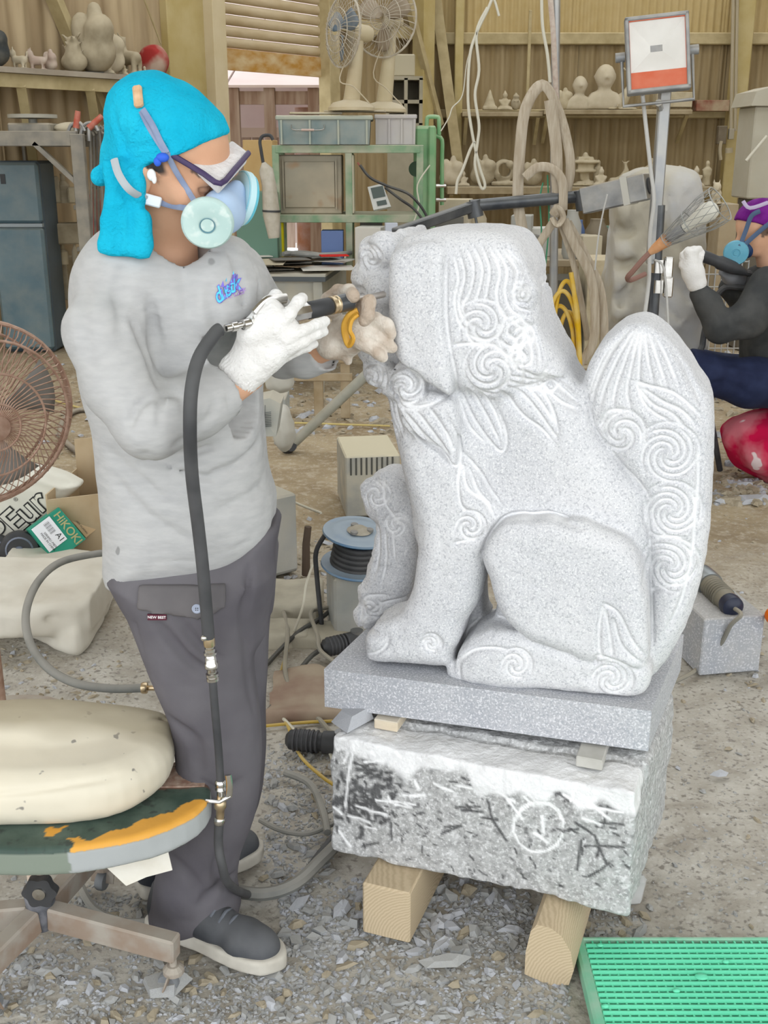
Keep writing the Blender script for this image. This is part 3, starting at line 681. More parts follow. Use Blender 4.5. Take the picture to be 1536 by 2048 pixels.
def build_block():
    M = mat('weathered_granite', (.33, .33, .325), .9, col2=(.50, .50, .495), scale=70, lo=.34, hi=.64, bump=.8, bscale=120, detail=8, speck=[((.74, .74, .74), 150, .52, .64, .6), ((.17, .17, .17), 100, .58, .68, .45)],
            attr=[('black', (.035, .035, .037)), ('white', (.86, .86, .86))])
    zt = BP(700, 1470)[1] ; zt = .392
    f = Field((-.03, -.03, .10), (BL + .12, .42, zt + .03), .0036)
    f.bx((BL / 2 + .004, .19, (.125 + zt) / 2), (BL / 2 + .008, .19, (zt - .125) / 2), r=.004)
    X = f.ax[0][:, None, None]; Yd = f.ax[1][None, :, None]; Z = f.ax[2][None, None, :]
    f.F += (-.03 * Yd * np.clip((X - BL / 2) * 4, 0, 1)).astype(np.float32) * 2.2
    f.F += (.010 * np.clip((Z - (zt - .05)) / .05, 0, 1) * (1 + vnoise(X, 0 * X, 0 * X, 14, 3)) * (Yd < .1)).astype(np.float32)
    f.noise(.0045, 22, 4); f.noise(.002, 70, 5)
    r = random.Random(5); K = lambda *p: [BP(600 + x / 1.92, 1280 + y / 1.92) for x, y in p]
    wl_ = [(K((1,1)), .001)]
    cpx, cpy = 1077, 1653
    wl_ = [([BP(cpx + 50 * math.cos(a) + r.uniform(-2, 2), cpy + 49 * math.sin(a)) for a in np.linspace(.3, 6.3, 26)], .0025), ([BP(cpx + 46 * math.cos(a), cpy + 46 * math.sin(a)) for a in np.linspace(3.4, 6.0, 16)], .0018),
           (K((930,680),(935,740)), .003), (K((900,740),(950,775)), .0035)]
    for p in (((295,612),(400,625),(445,628)), ((395,597),(480,597)), ((340,600),(345,615)), ((217,635),(280,655),(330,668)), ((365,632),(430,640)), ((185,675),(270,698)), ((250,716),(292,722)), ((250,467),(320,465)), ((515,550),(585,583)), ((690,525),(760,580),(825,620)), ((800,610),(855,685)),
              ((1010,600),(1090,640)), ((1090,550),(1150,565)), ((1120,590),(1245,600)), ((1100,640),(1240,665)), ((1090,680),(1155,710)), ((1065,590),(1130,640),(1190,690)), ((215,380),(190,500),(175,640)), ((150,735),(195,790)), ((440,545),(455,575)), ((205,390),(170,470)), ((600,560),(660,570)), ((1060,560),(1040,620)), ((860,600),(900,640)), ((130,640),(160,665))):
        wl_.append((K(*p), .0028))
    for i in range(70):
        x, y = r.uniform(140, 1260), r.uniform(380, 460) + 0; y += (x - 140) * .1
        a = r.uniform(-.9, .9); l = r.uniform(10, 35); wl_.append((K((x, y - 25), (x + l * math.cos(a), y - 25 + l * math.sin(a))), .004))
    bl = []
    for i in range(150):
        x = min(max(r.gauss(260, 75), 140), 480); y = r.gauss(600, 75)
        y = max(450, y); a = r.uniform(-.5, .5) + (1.57 if r.random() < .5 else 0); l = r.uniform(8, 34); bl.append((K((x, y), (x + l * math.cos(a), y + l * math.sin(a))), r.uniform(.002, .006)))
    for i in range(130):
        x, y = r.uniform(150, 1250), r.uniform(430, 900); y += (x - 140) * .08; a = r.gauss(.2, .7); l = r.uniform(5, 26); bl.append((K((x, y), (x + l * math.cos(a), y + l * math.sin(a))), r.uniform(.0012, .0024)))
    for p in (((695,455),(700,500)), ((500,500),(620,495)), ((780,490),(785,560),(800,600),(830,650)), ((720,620),(740,690),(795,770)), ((700,680),(760,690)), ((930,580),(990,595),(1030,620)), ((1115,545),(1190,580),(1240,560)), ((1100,570),(1240,600)), ((1130,540),(1250,590)), ((1150,640),(1240,660)), ((1060,695),(1120,745),(1060,700)), ((1010,735),(1070,725)),
              ((1095,790),(1245,797)), ((1130,750),(1150,800),(1140,830)), ((1080,770),(1065,880)), ((1110,905),(1190,855)), ((1180,500),(1245,540)), ((560,715),(620,712),(545,740)), ((600,640),(690,640)), ((620,650),(700,660)), ((640,630),(660,655)), ((1130,700),(1240,710)), ((1180,660),(1160,720)), ((1150,800),(1180,860)), ((960,880),(964,884)), ((350,700),(352,765)), ((340,410),(410,420)), ((480,430),(530,440)), ((630,460),(635,500)), ((240,790),(300,780))):
        bl.append((K(*p), .0028))
    front = lambda V: (V[:, 1] < .02)
    f.mesh('granite_block', M, None, b_world, attr={'white': lambda V: np.maximum(paint(V[:, [0, 2]], wl_) * front(V), .8 * np.clip((V[:, 2] - zt + .052 + .03 * vnoise(V[:, 0], V[:, 1], V[:, 2], 26, 3)) / .012, 0, 1) * (V[:, 1] < .09)), 'black': lambda V: paint(V[:, [0, 2]], bl) * front(V) * .85})
    o = COL.objects['granite_block']
    tag(o, 'rough weathered granite block with black scorch, scratches and a chalk circle under the statue slab', 'stone')
build_block()
# flat offcuts between block and slab
def spacer(name, px, py, w, h, d0, L, m, label, grp=None, z0=.392, ch=.002):
    s_, z_ = BP(px, py); c = BA * np.array((1, 1, 0)) + BE1 * s_ + BE2 * (d0 + L / 2); mb = MB(); mb.box((c[0], c[1], z0 + h / 2), (w, L, h), Matrix((Vector(BE1), Vector(BE2), Vector((0, 0, 1)))).transposed(), ch=ch)
    o = mb.build(name, m); tag(o, label, 'spacer', grp); return o
M_wood = mat('pale_wood', (.60, .50, .36), .8, col2=(.74, .65, .50), scale=9, stretch=(1, .2, 6), bump=.4, dust=.6, dcol=(.66, .63, .56))
spacer('wooden_wedge', 752, 1440, .05, .022, .055, .28, M_wood, 'small pale wooden wedge between slab and block at the left')
spacer('wooden_wedge', 1172, 1500, .05, .022, .05, .28, mat('grey_wood', (.45, .44, .40), .9, col2=(.58, .57, .53), scale=12), 'small grey wooden wedge between slab and block at the right end')
# split stone sliver poking out at the left
# timbers under the block
def end_grain():
    m = bpy.data.materials.new('end_grain'); m.use_nodes = True; n = m.node_tree; b = n.nodes['Principled BSDF']; b.inputs['Roughness'].default_value = .85
    tc = n.nodes.new('ShaderNodeTexCoord'); wv = n.nodes.new('ShaderNodeTexWave'); wv.wave_type = 'RINGS'; wv.rings_direction = 'Y'; wv.inputs['Scale'].default_value = 55; wv.inputs['Distortion'].default_value = 3
    wv.inputs['Detail'].default_value = 3; wv.inputs['Detail Scale'].default_value = 1.5
    mx = n.nodes.new('ShaderNodeMix'); mx.data_type = 'RGBA'; mx.inputs[6].default_value = (.46, .36, .23, 1); mx.inputs[7].default_value = (.56, .45, .30, 1)
    n.links.new(tc.outputs['Object'], wv.inputs[0]); n.links.new(wv.outputs[0], mx.inputs[0]); n.links.new(mx.outputs[2], b.inputs[0]); return m
M_end = end_grain()
BR = Matrix((Vector(BE1), Vector(BE2), Vector((0, 0, 1)))).transposed()
def timber(pxl, pxr, pyb, label, logshape=False):
    a = G(pxl, pyb, .0); b = G(pxr, pyb + 14, .0); w = (b - a).length; c = (a + b) / 2; L = .42
    if not logshape:
        mb = MB(); mb.box(Vector((c.x, c.y, .0595)) + Vector(BE2) * (L / 2 - .035), (w, L, .119), BR, ch=.004)
    else:
        mb = MB(); pr = [(-.5, .0), (-.5, .05), (-.42, .10), (-.30, .119), (.0, .118), (.22, .105), (.42, .075), (.5, .035), (.42, .0), (0, -.012)]
        base = Vector((c.x, c.y, 0)) - Vector(BE2) * .03; mb.prism([base + Vector(BE1) * (u * w) + Vector((0, 0, z)) for u, z in pr], BE2, L)
    o = mb.build('support_timber', M_end, smooth=logshape, ang=50); tag(o, label, 'timber')
timber(735, 832, 1848, 'squared softwood timber with end grain under the left of the granite block')
timber(1055, 1152, 1932, 'rounded split timber under the right of the block beside the green duckboard', True)
mb = MB(); c = G(1180, 1840); mb.box((c.x + .02, c.y + .1, .05), (.16, .18, .07), Matrix.Rotation(.3, 3, 'Z') @ Matrix.Rotation(.15, 3, 'Y'), ch=.01); o = mb.build('flat_stone', mat('grey_stone', (.34, .34, .325), .9, col2=(.47, .465, .45), scale=14, bump=.6)); tag(o, 'flat grey stone wedged behind the rounded timber under the block', 'stone')

# green duckboard
M_green = mat('green_plastic', (.10, .60, .36), .45, col2=(.14, .68, .42), scale=4, spec=.5)
M_green2 = mat('green_plastic_worn', (.17, .50, .32), .6, col2=(.30, .52, .38), scale=20)
def duckboard():
    x0, y1 = G(1148, 1874, .035)[:2]; x1 = x0 + .62; y0 = y1 - .62; z = .035; m = .022
    r = thing('duckboard', 'bright green plastic grid duckboard on the gravel', 'mat', ((x0 + x1) / 2, (y0 + y1) / 2, 0))
    mb = MB()
    mb.box((x0 + m / 2, (y0 + y1) / 2, .018), (m, y1 - y0, .036), ch=.005); mb.box((x1 - m / 2, (y0 + y1) / 2, .018), (m, y1 - y0, .036), ch=.005)
    mb.box(((x0 + x1) / 2, y1 - .004, .018), (x1 - x0 - .01, .008, .036), ch=.002); mb.box(((x0 + x1) / 2, y0 + m / 2, .018), (x1 - x0 - .01, m, .036), ch=.004)
    mb.build('rim', M_green2, r)
    y = y0 + m + .006
    while y < y1 - .010:
        mb = MB(); mb.rings([(x0 + m - .003, y, .0325), (x1 - m + .003, y, .0325)], .0048, 8); mb.build('bar', M_green, r, smooth=True); y += .0146
    x = x0 + m + .012
    while x < x1 - m:
        mb = MB(); mb.box((x, (y0 + y1) / 2, .029), (.0036, y1 - y0 - .02, .010)); mb.build('cross_bar', M_green, r); x += .0163
    for px, py in ((1403, 1953), (1200, 1890), (1353, 1981), (1452, 1923), (1211, 2012)):
        c = G(px, py, .037); mb = MB(); mb.ell((c.x, c.y, .0365), (.013 if px == 1403 else .007, .009 if px == 1403 else .005, .004), n=16, m=6); mb.build('stud', M_green, r, smooth=True)
duckboard()
# ------------------------------------------------------------------ the stone worker
M_skin = mat('skin', (.60, .33, .20), .55, col2=(.68, .40, .26), scale=7, bump=.25, bscale=60, spec=.35, attr=[('hair', (.035, .030, .028))])
M_shirt = mat('grey_marl_jersey', (.41, .41, .41), .95, col2=(.465, .465, .46), scale=30, detail=6, bump=.3, bscale=40, stretch=(1, 1, 3), spec=.1, dust=.25, dcol=(.55, .54, .51), speck=[((.20, .20, .20), 16, .735, .76, .8)])
M_trouser = mat('charcoal_work_cloth', (.095, .088, .10), .9, col2=(.135, .127, .140), scale=6, bump=.4, bscale=30, spec=.12, dust=.15, dcol=(.25, .24, .23), speck=[((.22, .20, .19), 5, .66, .74, .5)])
M_towel = mat('turquoise_terry', (.008, .40, .60), .95, col2=(.02, .50, .70), scale=7, bump=1.0, bscale=190, spec=.05)
M_glove = mat('knitted_cotton', (.74, .72, .69), .95, col2=(.80, .785, .76), scale=20, bump=.8, bscale=150, spec=.05)
M_glove2 = mat('soiled_cotton', (.46, .37, .29), .95, col2=(.74, .68, .60), scale=16, lo=.4, hi=.6, bump=.8, bscale=150, spec=.05)
M_rubber = mat('black_rubber', (.028, .029, .031), .55, col2=(.05, .05, .052), scale=12, spec=.4)
M_hose = mat('dusty_black_hose', (.036, .037, .04), .65, col2=(.075, .075, .078), scale=10, dust=.2, dcol=(.2, .2, .19))
M_chrome = mat('chromed_steel', (.62, .61, .58), .22, 1, col2=(.45, .43, .40), scale=20)
M_brass = mat('worn_brass', (.58, .46, .30), .35, 1)
def isurf(f, x, z):
    """front (low y) surface of a field at x, z"""
    i = int(np.clip(round((x - f.lo[0]) / f.sp[0]), 0, f.n[0] - 1)); k = int(np.clip(round((z - f.lo[2]) / f.sp[2]), 0, f.n[2] - 1)); c = f.F[i, :, k]
    w = np.where(c < 0)[0]
    if not len(w): return None
    j = w[0]
    return f.lo[1] + (j - 1 + (c[j-1] / (c[j-1] - c[j]) if j and c[j-1] > c[j] else 0)) * f.sp[1]
def drape(o, f, parent, off=.0012, cuts=2, depth=True):
    """lay a thin mesh object onto the field's front surface"""
    import bmesh
    me = o.data; L = Vector(rootloc(parent)); bm = bmesh.new(); bm.from_mesh(me)
    bmesh.ops.triangulate(bm, faces=bm.faces)
    for _ in range(cuts):
        long_ = [e for e in bm.edges if e.calc_length() > .007]
        if long_: bmesh.ops.subdivide_edges(bm, edges=long_, cuts=1); bmesh.ops.triangulate(bm, faces=bm.faces)
    ys = [v.co.y for v in bm.verts]; ym = sum(ys) / len(ys)
    for v in bm.verts:
        w = v.co + L; y = isurf(f, w.x, w.z)
        if y is not None: v.co.y = y - off - L.y
    bm.to_mesh(me); bm.free()
def on_view(px, py, f, Y0, off=0):        # point on a field's front surface seen at that pixel
    for Y in np.arange(Y0 - .35, Y0 + .35, .003):
        w = W(px, py, Y); i = ((np.array(w) - f.lo) / f.sp).round().astype(int)
        if np.all(i >= 0) and np.all(i < f.n) and f.F[tuple(i)] < 0: return W(px, py, Y - off)
    return W(px, py, Y0)
def rp(px, py, Y, r): return r * mpp(px, py, Y)
def chain(f, P, k=.02):
    pts = [np.array(W(*p[:3])) for p in P]; R = [rp(*p) for p in P]
    return f.chain(pts, R, k)
def plW(f, pts, Y, T, R, k=.02, sm=3): f.plate([(W(x, y, Y).x, W(x, y, Y).z) for x, y in pts], Y, T, R, k, smooth=sm)

WK = thing('person', 'worker in grey sweatshirt, turquoise towel on head and respirator, carving the lion statue', 'person', G(400, 1850))
# head frame
Lh = np.array((.38, .90, .20)); Lh /= np.linalg.norm(Lh); Fh = np.array((.77, -.25, -.58)); Fh -= Lh * (Fh @ Lh); Fh /= np.linalg.norm(Fh); Uh = np.cross(Fh, Lh)
HC = np.array(W(350, 299, 1.84)); HM = np.stack([Fh, Lh, Uh], 1)
def H(f, l, u): return HC + Fh * f + Lh * l + Uh * u
def build_head():
    f = Field(HC - np.array((.20, .20, .30)), HC + np.array((.20, .20, .18)), .0034)
    f.el(H(-.008, 0, .006), (.095, .078, .086), HM, .01)                 # skull
    f.el(H(.035, 0, -.045), (.060, .062, .065), HM, .03)                 # face
    f.el(H(.045, 0, -.088), (.040, .042, .032), HM, .025)                # chin
    f.rc(H(-.01, -.055, -.055), H(.05, -.022, -.10), .022, .018, .02); f.rc(H(-.01, .055, -.055), H(.05, .022, -.10), .022, .018, .02)   # jaw
    f.rc(H(.078, -.038, .012), H(.082, .038, .012), .014, .014, .018)    # brow
    f.rc(H(.088, 0, .0), H(.112, 0, -.035), .009, .013, .012); f.el(H(.108, -.012, -.038), (.010, .008, .008), HM, .008); f.el(H(.108, .012, -.038), (.010, .008, .008), HM, .008)   # nose
    f.el(H(.070, -.045, -.028), (.024, .024, .02), HM, .02); f.el(H(.070, .045, -.028), (.024, .024, .02), HM, .02)
    for s in (-1, 1):
        f.el(H(.084, .032 * s, -.004), (.013, .016, .011), HM, .006, sub=True); f.el(H(.078, .032 * s, -.005), (.012, .013, .010), HM, .002)   # eyes
        # ear
        f.el(H(.002, .079 * s, -.040), (.019, .010, .032), HM, .003); f.el(H(.007, .090 * s, -.036), (.010, .006, .017), HM, .003, sub=True); f.el(H(.010, .072 * s, -.062), (.010, .008, .010), HM, .004)
    f.rc(H(.095, -.02, -.068), H(.095, .02, -.068), .007, .007, .006); f.groove([H(.104, -.022, -.0685), H(.106, 0, -.068), H(.104, .022, -.0685)], .003, .003)   # mouth
    nb = np.array(W(318, 520, 1.90)); f.rc(H(-.02, 0, -.05), nb, .060, .066, .03)       # neck
    f.groove([H(.03, -.07, -.075), H(.0, -.07, -.10), H(-.02, -.06, -.13)], .004, .003); f.groove([H(.05, -.055, -.10), H(.02, -.06, -.12), H(0, -.05, -.15)], .004, .003)
    f.groove([H(.06, -.065, -.02), H(.075, -.058, -.045), H(.07, -.05, -.07)], .004, .002)
    def hair(V):
        q = (V - HC) @ HM; n = .003 * np.sin(q[:, 2] * 260 + q[:, 0] * 90)
        h = np.clip((.035 - q[:, 0] + n - .35 * np.abs(q[:, 2])) / .01, 0, 1) * np.clip((q[:, 2] + .052 + .5 * (q[:, 0] + .01)) / .010, 0, 1) * (np.abs(q[:, 1]) > .055)
        brow = (np.abs(q[:, 2] - .022) < .006) * (q[:, 0] > .06) * (np.abs(q[:, 1]) > .012)
        ear = (q[:, 0] < .024) & (q[:, 0] > -.06) & (q[:, 2] < -.010)
        return np.maximum(h, brow * .8) * ~ear
    f.mesh('head', M_skin, WK, attr={'hair': hair}); return f
headF = build_head()
def build_towel():
    f = Field(HC - np.array((.26, .2, .28)), HC + np.array((.16, .2, .19)), .0036)
    f.el(H(-.012, 0, .004), (.108, .089, .093), HM); f.el(H(-.060, 0, .030), (.062, .07, .048), HM, .03)
    n = np.array((-.80, 0, .60)); nw = HM @ n; off = -.008 + nw @ HC; f.cut(-nw, -off, .006)
    # knot at the nape, ends
    k = np.array(W(240, 318, 1.85)); f.el(k, (.034, .030, .028), None, .02)
    f.rc(k, W(208, 350, 1.84), .022, .012, .012); f.rc(W(235, 325, 1.84), W(203, 352, 1.82), .012, .018, .008)
    f.plate([(W(x, y, 1.83).x, W(x, y, 1.83).z) for x, y in ((226,320),(296,330),(306,390),(316,430),(322,470),(314,507),(270,506),(216,497),(218,450),(226,410),(228,370))], 1.768, .014, .012, .010, smooth=2); f.rc(W(250,325,1.83), W(262,350,1.775), .03, .014, .02)
    for P in (((225,215),(240,270),(262,330)), ((330,300),(270,320),(245,345)), ((300,330),(265,350),(245,380)), ((260,300),(300,290),(340,290)), ((240,420),(280,410),(305,425)), ((235,360),(262,420),(258,490)), ((250,250),(250,300),(262,320)), ((290,235),(270,280),(262,310)), ((238,455),(236,495),(236,500))):
        Q = [np.array(on_view(x, y, f, 1.80)) for x, y in P]; f.groove(Q, .006, .006, 3)
    f.noise(.0028, 45, 3)
    f.mesh('towel', M_towel, WK); return f
towelF = build_towel()
def build_shirt():
    f = Field((W(100, 600, 1.8).x - .06, 1.58, W(300, 1150, 1.9).z - .03), (W(700, 700, 2.1).x + .02, 2.28, 1.50), .0056)
    plW(f, [(215,462),(182,510),(162,565),(155,650),(172,750),(200,860),(210,960),(219,1060),(226,1150),(300,1160),(400,1154),(480,1128),(538,1066),(547,1000),(532,940),(524,860),(522,780),(528,700),(535,620),(528,560),(505,515),(478,482),(440,472),(400,478),(340,470),(280,455),(240,450)], 1.93, .148, .11, .02)
    f.el(W(255, 570, 1.84), (.080, .085, .085), None, .05)
    chain(f, [(225,592,1.81,66),(203,665,1.765,76),(240,770,1.74,73),(300,850,1.71,64)], .016)
    chain(f, [(300,850,1.71,63),(390,815,1.745,58),(480,768,1.80,50)], .035)
    chain(f, [(480,545,2.04,50),(540,640,2.10,46),(568,716,2.09,42)], .03); chain(f, [(568,716,2.09,42),(610,716,2.05,40),(662,704,2.02,36)], .015)
    # cuffs cut square and hollowed
    def cuff(a, b, r, hol):
        a, b = np.array(W(*a)), np.array(W(*b)); d = (b - a) / np.linalg.norm(b - a); lo = b - .08; hi = b + .11
        S, X, Y, Z = f.sl(lo, hi); g = (X - b[0]) * d[0] + (Y - b[1]) * d[1] + (Z - b[2]) * d[2]
        rr = np.sqrt(np.maximum((X-b[0])**2 + (Y-b[1])**2 + (Z-b[2])**2 - g**2, 0)); near = rr < r * 1.5
        f.F[S] = np.where(near & (g > 0) & (g < .1), np.maximum(f.F[S], g), f.F[S]); f.F[S] = np.maximum(f.F[S], np.where(g > -.012, -(rr - hol), -1))
    cuff((400,815,1.75), (452,788,1.785), .065, .033); cuff((610,716,2.05), (655,706,2.02), .05, .029)
    # neck opening
    nc = np.array(W(350, 444, 1.86)); nd = (H(-.02, 0, -.05) - np.array(W(318, 540, 1.90))); nd /= np.linalg.norm(nd); f.rc(nc - nd * .03, nc + nd * .15, .064, .080, .006, sub=True)
    g = lambda pts, w, d, Y=1.78: f.groove([np.array(on_view(x, y, f, Y)) for x, y in pts], w * .85, d * 1.6, 4)
    for pts, w, d in ((((300,600),(312,680),(330,760),(345,790)), .010, .016), (((262,640),(290,700),(315,760),(330,785)), .008, .010), (((345,785),(310,790),(275,815),(262,850)), .008, .010), (((330,790),(320,820),(318,850)), .005, .007), (((350,790),(365,800),(372,830)), .006, .007),
              (((290,905),(330,930),(390,950),(440,960)), .007, .008), (((280,925),(350,915),(430,890)), .009, .010), (((480,600),(488,660),(500,720)), .006, .010), (((420,560),(428,640),(440,700)), .012, .006), (((455,490),(480,560),(490,600)), .008, .006), (((500,520),(515,600),(520,640)), .006, .006),
              (((170,560),(165,640),(180,720)), .014, .005), (((215,900),(260,940),(330,1000)), .012, .006), (((235,960),(300,1030),(380,1080)), .014, .005), (((520,880),(470,930),(420,945)), .010, .008), (((525,960),(480,1000),(430,1020)), .012, .005), (((250,520),(235,600),(240,680)), .014, .005),
              (((400,835),(380,870),(350,890)), .006, .006), (((430,800),(420,830),(400,850)), .006, .006), (((455,780),(455,800),(462,815)), .004, .004), (((340,500),(370,560),(380,640)), .014, .004), (((230,1118),(300,1124),(400,1118),(480,1090),(530,1040)), .003, .003)):
        g(pts, w, d)
    g(((318,492),(345,508),(380,512),(425,504),(462,490)), .004, .004)
    f.noise(.0035, 11, 6); f.noise(.0016, 26, 7)
    f.mesh('sweatshirt', M_shirt, WK); return f
shirtF = build_shirt()
def build_trousers():
    f = Field((W(210, 1100, 1.8).x - .05, 1.70, -.0), (W(560, 1100, 2).x + .05, 2.18, W(400, 1050, 1.9).z), .006)
    plW(f, [(226,1060),(390,1060),(545,1030),(549,1100),(543,1200),(525,1260),(420,1280),(330,1260),(272,1200),(240,1140)], 1.93, .13, .09, .02)
    plW(f, [(236,1130),(265,1225),(300,1335),(345,1435),(357,1530),(350,1620),(322,1700),(308,1780),(302,1826),(330,1848),(400,1852),(476,1832),(472,1770),(484,1700),(512,1620),(522,1540),(518,1440),(508,1330),(514,1230),(520,1120)], 1.86, .088, .075, .03)
    plW(f, [(420,1130),(545,1070),(549,1130),(542,1220),(534,1330),(531,1430),(530,1520),(520,1600),(480,1690),(440,1750),(380,1775),(318,1765),(325,1690),(370,1560),(385,1450),(400,1300)], 2.02, .082, .07, .02)
    g = lambda pts, w, d, Y=1.80: f.groove([np.array(on_view(x, y, f, Y)) for x, y in pts], w * .9, d * 1.4, 4)
    for pts, w, d in ((((320,1250),(370,1310),(420,1350)), .010, .014), (((350,1230),(400,1290),(440,1320)), .010, .008), (((345,1440),(390,1480),(400,1540)), .012, .010), (((470,1750),(440,1770),(400,1810)), .010, .014), (((440,1700),(430,1740),(450,1780)), .008, .008), (((330,1700),(370,1740),(420,1800)), .012, .006),
              (((500,1140),(488,1220),(496,1300),(508,1420)), .009, .012), (((400,1560),(440,1580),(480,1560)), .010, .006), (((302,1366),(360,1372),(410,1366),(470,1352)), .003, .004), (((268,1170),(275,1260),(300,1350)), .003, .003), (((310,1820),(380,1840),(470,1822)), .003, .003)):
        g(pts, w, d)
    f.noise(.003, 12, 8)
    f.mesh('trousers', M_trouser, WK)
    # cargo pocket flap lying on the thigh
    q = Field(f.lo, f.lo + (f.n - 2) * f.sp, f.sp); q.F[:] = f.F - .007
    m = Field(f.lo, f.lo + (f.n - 2) * f.sp, f.sp); m.plate([(W(x, y, 1.78).x, W(x, y, 1.78).z) for x, y in ((276,1172),(452,1170),(454,1208),(430,1222),(398,1234),(330,1226),(274,1216))], 1.74, .10, .004)
    q.F = np.maximum(q.F, m.F); q.F = np.maximum(q.F, -(f.F + .004)); q.mesh('pocket_flap', mat('flap_cloth', (.10, .093, .098), .9, col2=(.14, .13, .132), scale=9), WK)
    return f, q
trF, flapF = build_trousers()
P = on_view(394, 1217, flapF, 1.78); mb = MB(); mb.lathe(P + Vector((0, -.0005, 0)), (0, -1, .1), [(0.0075, 0), (.0088, .002), (.0075, .0035), (.004, .0025), (0, .0025)], 20); bt = mb.build('button', mat('pearl_button', (.36, .40, .50), .3), WK, True)
for dx, dz in ((-.0017, .0017), (.0017, .0017), (-.0017, -.0017), (.0017, -.0017)):
    mb = MB(); mb.cyl(P + Vector((dx, -.0025, dz)), P + Vector((dx, -.0036, dz)), .001, n=8); mb.build('button_hole', M_rubber, bt)
P = on_view(314, 1234, trF, 1.78, .007); mb = MB(); mb.box(P, (.033, .003, .011)); tg = mb.build('pocket_label', mat('maroon_label', (.09, .015, .03), .7), WK)
text_mesh('label_text', 'NEW BEST', .0068, mat('white_thread', (.8, .75, .75), .8), tg, P + Vector((0, -.002, 0)), (1, 0, -.02), (0, 0, 1), .0003, bold=.0001)
# print on the chest
M_pr1 = mat('print_cyan', (.10, .60, .85), .7); M_pr2 = mat('print_violet', (.22, .17, .62), .7); M_pr3 = mat('print_mauve', (.42, .28, .58), .7)
c0 = on_view(457, 592, shirtF, 1.85)
def chest_text(name, body, size, m, px, py, ang, bold, off, xs=.62):
    P = on_view(px, py, shirtF, 1.85); o = text_mesh(name, body, size, m, WK, P, (math.cos(ang), 0, math.sin(ang)), (-math.sin(ang), 0, math.cos(ang)), 0, bold=bold, spacing=.82); sx = P.x - WK.location.x
    if len(body) == 1:
        for v in o.data.vertices: v.co.x = sx + (v.co.x - sx) * xs
    drape(o, shirtF, WK, off); return o
for ch, px, py, a in (('d', 438, 591, .45), ('u', 448, 583, .35), ('s', 457, 577, .3), ('t', 465, 571, .2), ('k', 474, 567, .12)):
    chest_text('print_outline', ch, .036, M_pr2, px, py, a, .0018, .0016); chest_text('print_letter', ch, .036, M_pr1, px, py, a, .0004, .0028)
for px, py, h in ((437, 571, 7), (445, 567, 10), (455, 556, 14), (466, 553, 16), (474, 552, 9)):
    b0, b1, t = (on_view(px + d, py + (7 if d != 1 else -h + 4), shirtF, 1.85, .002) for d in (-4, 4, 1)); mb = MB(); mb.add([b0, b1, t], [(0, 1, 2)]); mb.build('print_flame', M_pr1 if h > 10 else M_pr2, WK)
chest_text('print_text', 'WE DEF', .012, M_pr3, 468, 588, .22, .0002, .0016)
# skin at the wrists
f = Field((W(415, 790, 1.8).x - .03, 1.70, W(500, 830, 1.8).z - .03), (W(545, 700, 1.9).x + .02, 1.96, W(480, 680, 1.85).z + .04), .004); chain(f, [(436,800,1.775,31),(500,752,1.81,30)], .01); f.mesh('forearm', M_skin, WK, attr={'hair': lambda V: V[:, 0] * 0})
f = Field((W(590, 760, 2).x, 1.95, W(600, 760, 2).z - .02), (W(720, 700, 2).x, 2.16, W(600, 640, 2).z + .03), .004); chain(f, [(622,708,2.035,26),(668,690,2.00,25)], .01); f.mesh('forearm', M_skin, WK, attr={'hair': lambda V: V[:, 0] * 0})
# gloves: five separate fingers each
def glove_near():
    f = Field((W(425, 800, 1.8).x - .02, 1.68, W(500, 830, 1.85).z - .02), (W(680, 600, 1.95).x + .01, 2.02, W(560, 560, 1.85).z + .02), .0026)
    plW(f, [(440,736),(462,700),(478,665),(500,630),(525,606),(548,598),(572,620),(600,655),(604,690),(580,716),(548,742),(520,768),(494,782),(470,768)], 1.812, .030, .026, .01)
    chain(f, [(505,668,1.795,30.0),(545,645,1.800,27.0),(578,672,1.805,25.0)], .012); chain(f, [(478,752,1.800,38.0),(520,716,1.805,36.0)], .015)
    for P in (((520,640,1.790,14.6),(536,608,1.810,13.3),(552,592,1.835,12.5),(566,604,1.860,11.2)),            # thumb over the tool
              ((556,660,1.788,14.6),(580,628,1.792,12.9),(596,603,1.815,12.5),(604,597,1.835,11.2)),           # index
              ((572,676,1.790,13.8),(604,662,1.795,12.0),(632,650,1.818,11.2),(650,643,1.840,10.3)),               # middle
              ((578,694,1.795,13.3),(608,682,1.800,11.6),(634,668,1.820,10.3),(648,663,1.835,9.5)),           # ring
              ((560,716,1.810,12.9),(592,702,1.820,10.8),(615,694,1.835,9.9),(628,688,1.850,9.0))):         # little
        chain(f, P, .005)
    # ribbed cuff
    a, b = np.array(W(462, 768, 1.795)), np.array(W(512, 722, 1.805)); d = (b - a) / np.linalg.norm(b - a)
    f.cut(-d, -(d @ (a - d * .012)))
    S, X, Y, Z = f.sl(a - .07, a + .07); g = (X-a[0])*d[0] + (Y-a[1])*d[1] + (Z-a[2])*d[2]; e = np.cross(d, (0, 1, 0)); e /= np.linalg.norm(e); q = (X-a[0])*e[0] + (Y-a[1])*e[1] + (Z-a[2])*e[2]; q2 = Y - a[1]
    f.F[S] += .0014 * np.sin(np.arctan2(q, -q2) * 30) * np.clip((.030 - g) / .006, 0, 1)
    for pts in (((548,640),(560,652),(566,668)), ((520,690),(545,700),(560,690)), ((500,720),(520,735),(530,748)), ((590,640),(600,650),(606,660))): f.groove([np.array(on_view(x, y, f, 1.80)) for x, y in pts], .004, .002, 3)
    f.noise(.0012, 70, 5); f.mesh('work_glove', M_glove, WK); return f
gnF = glove_near()
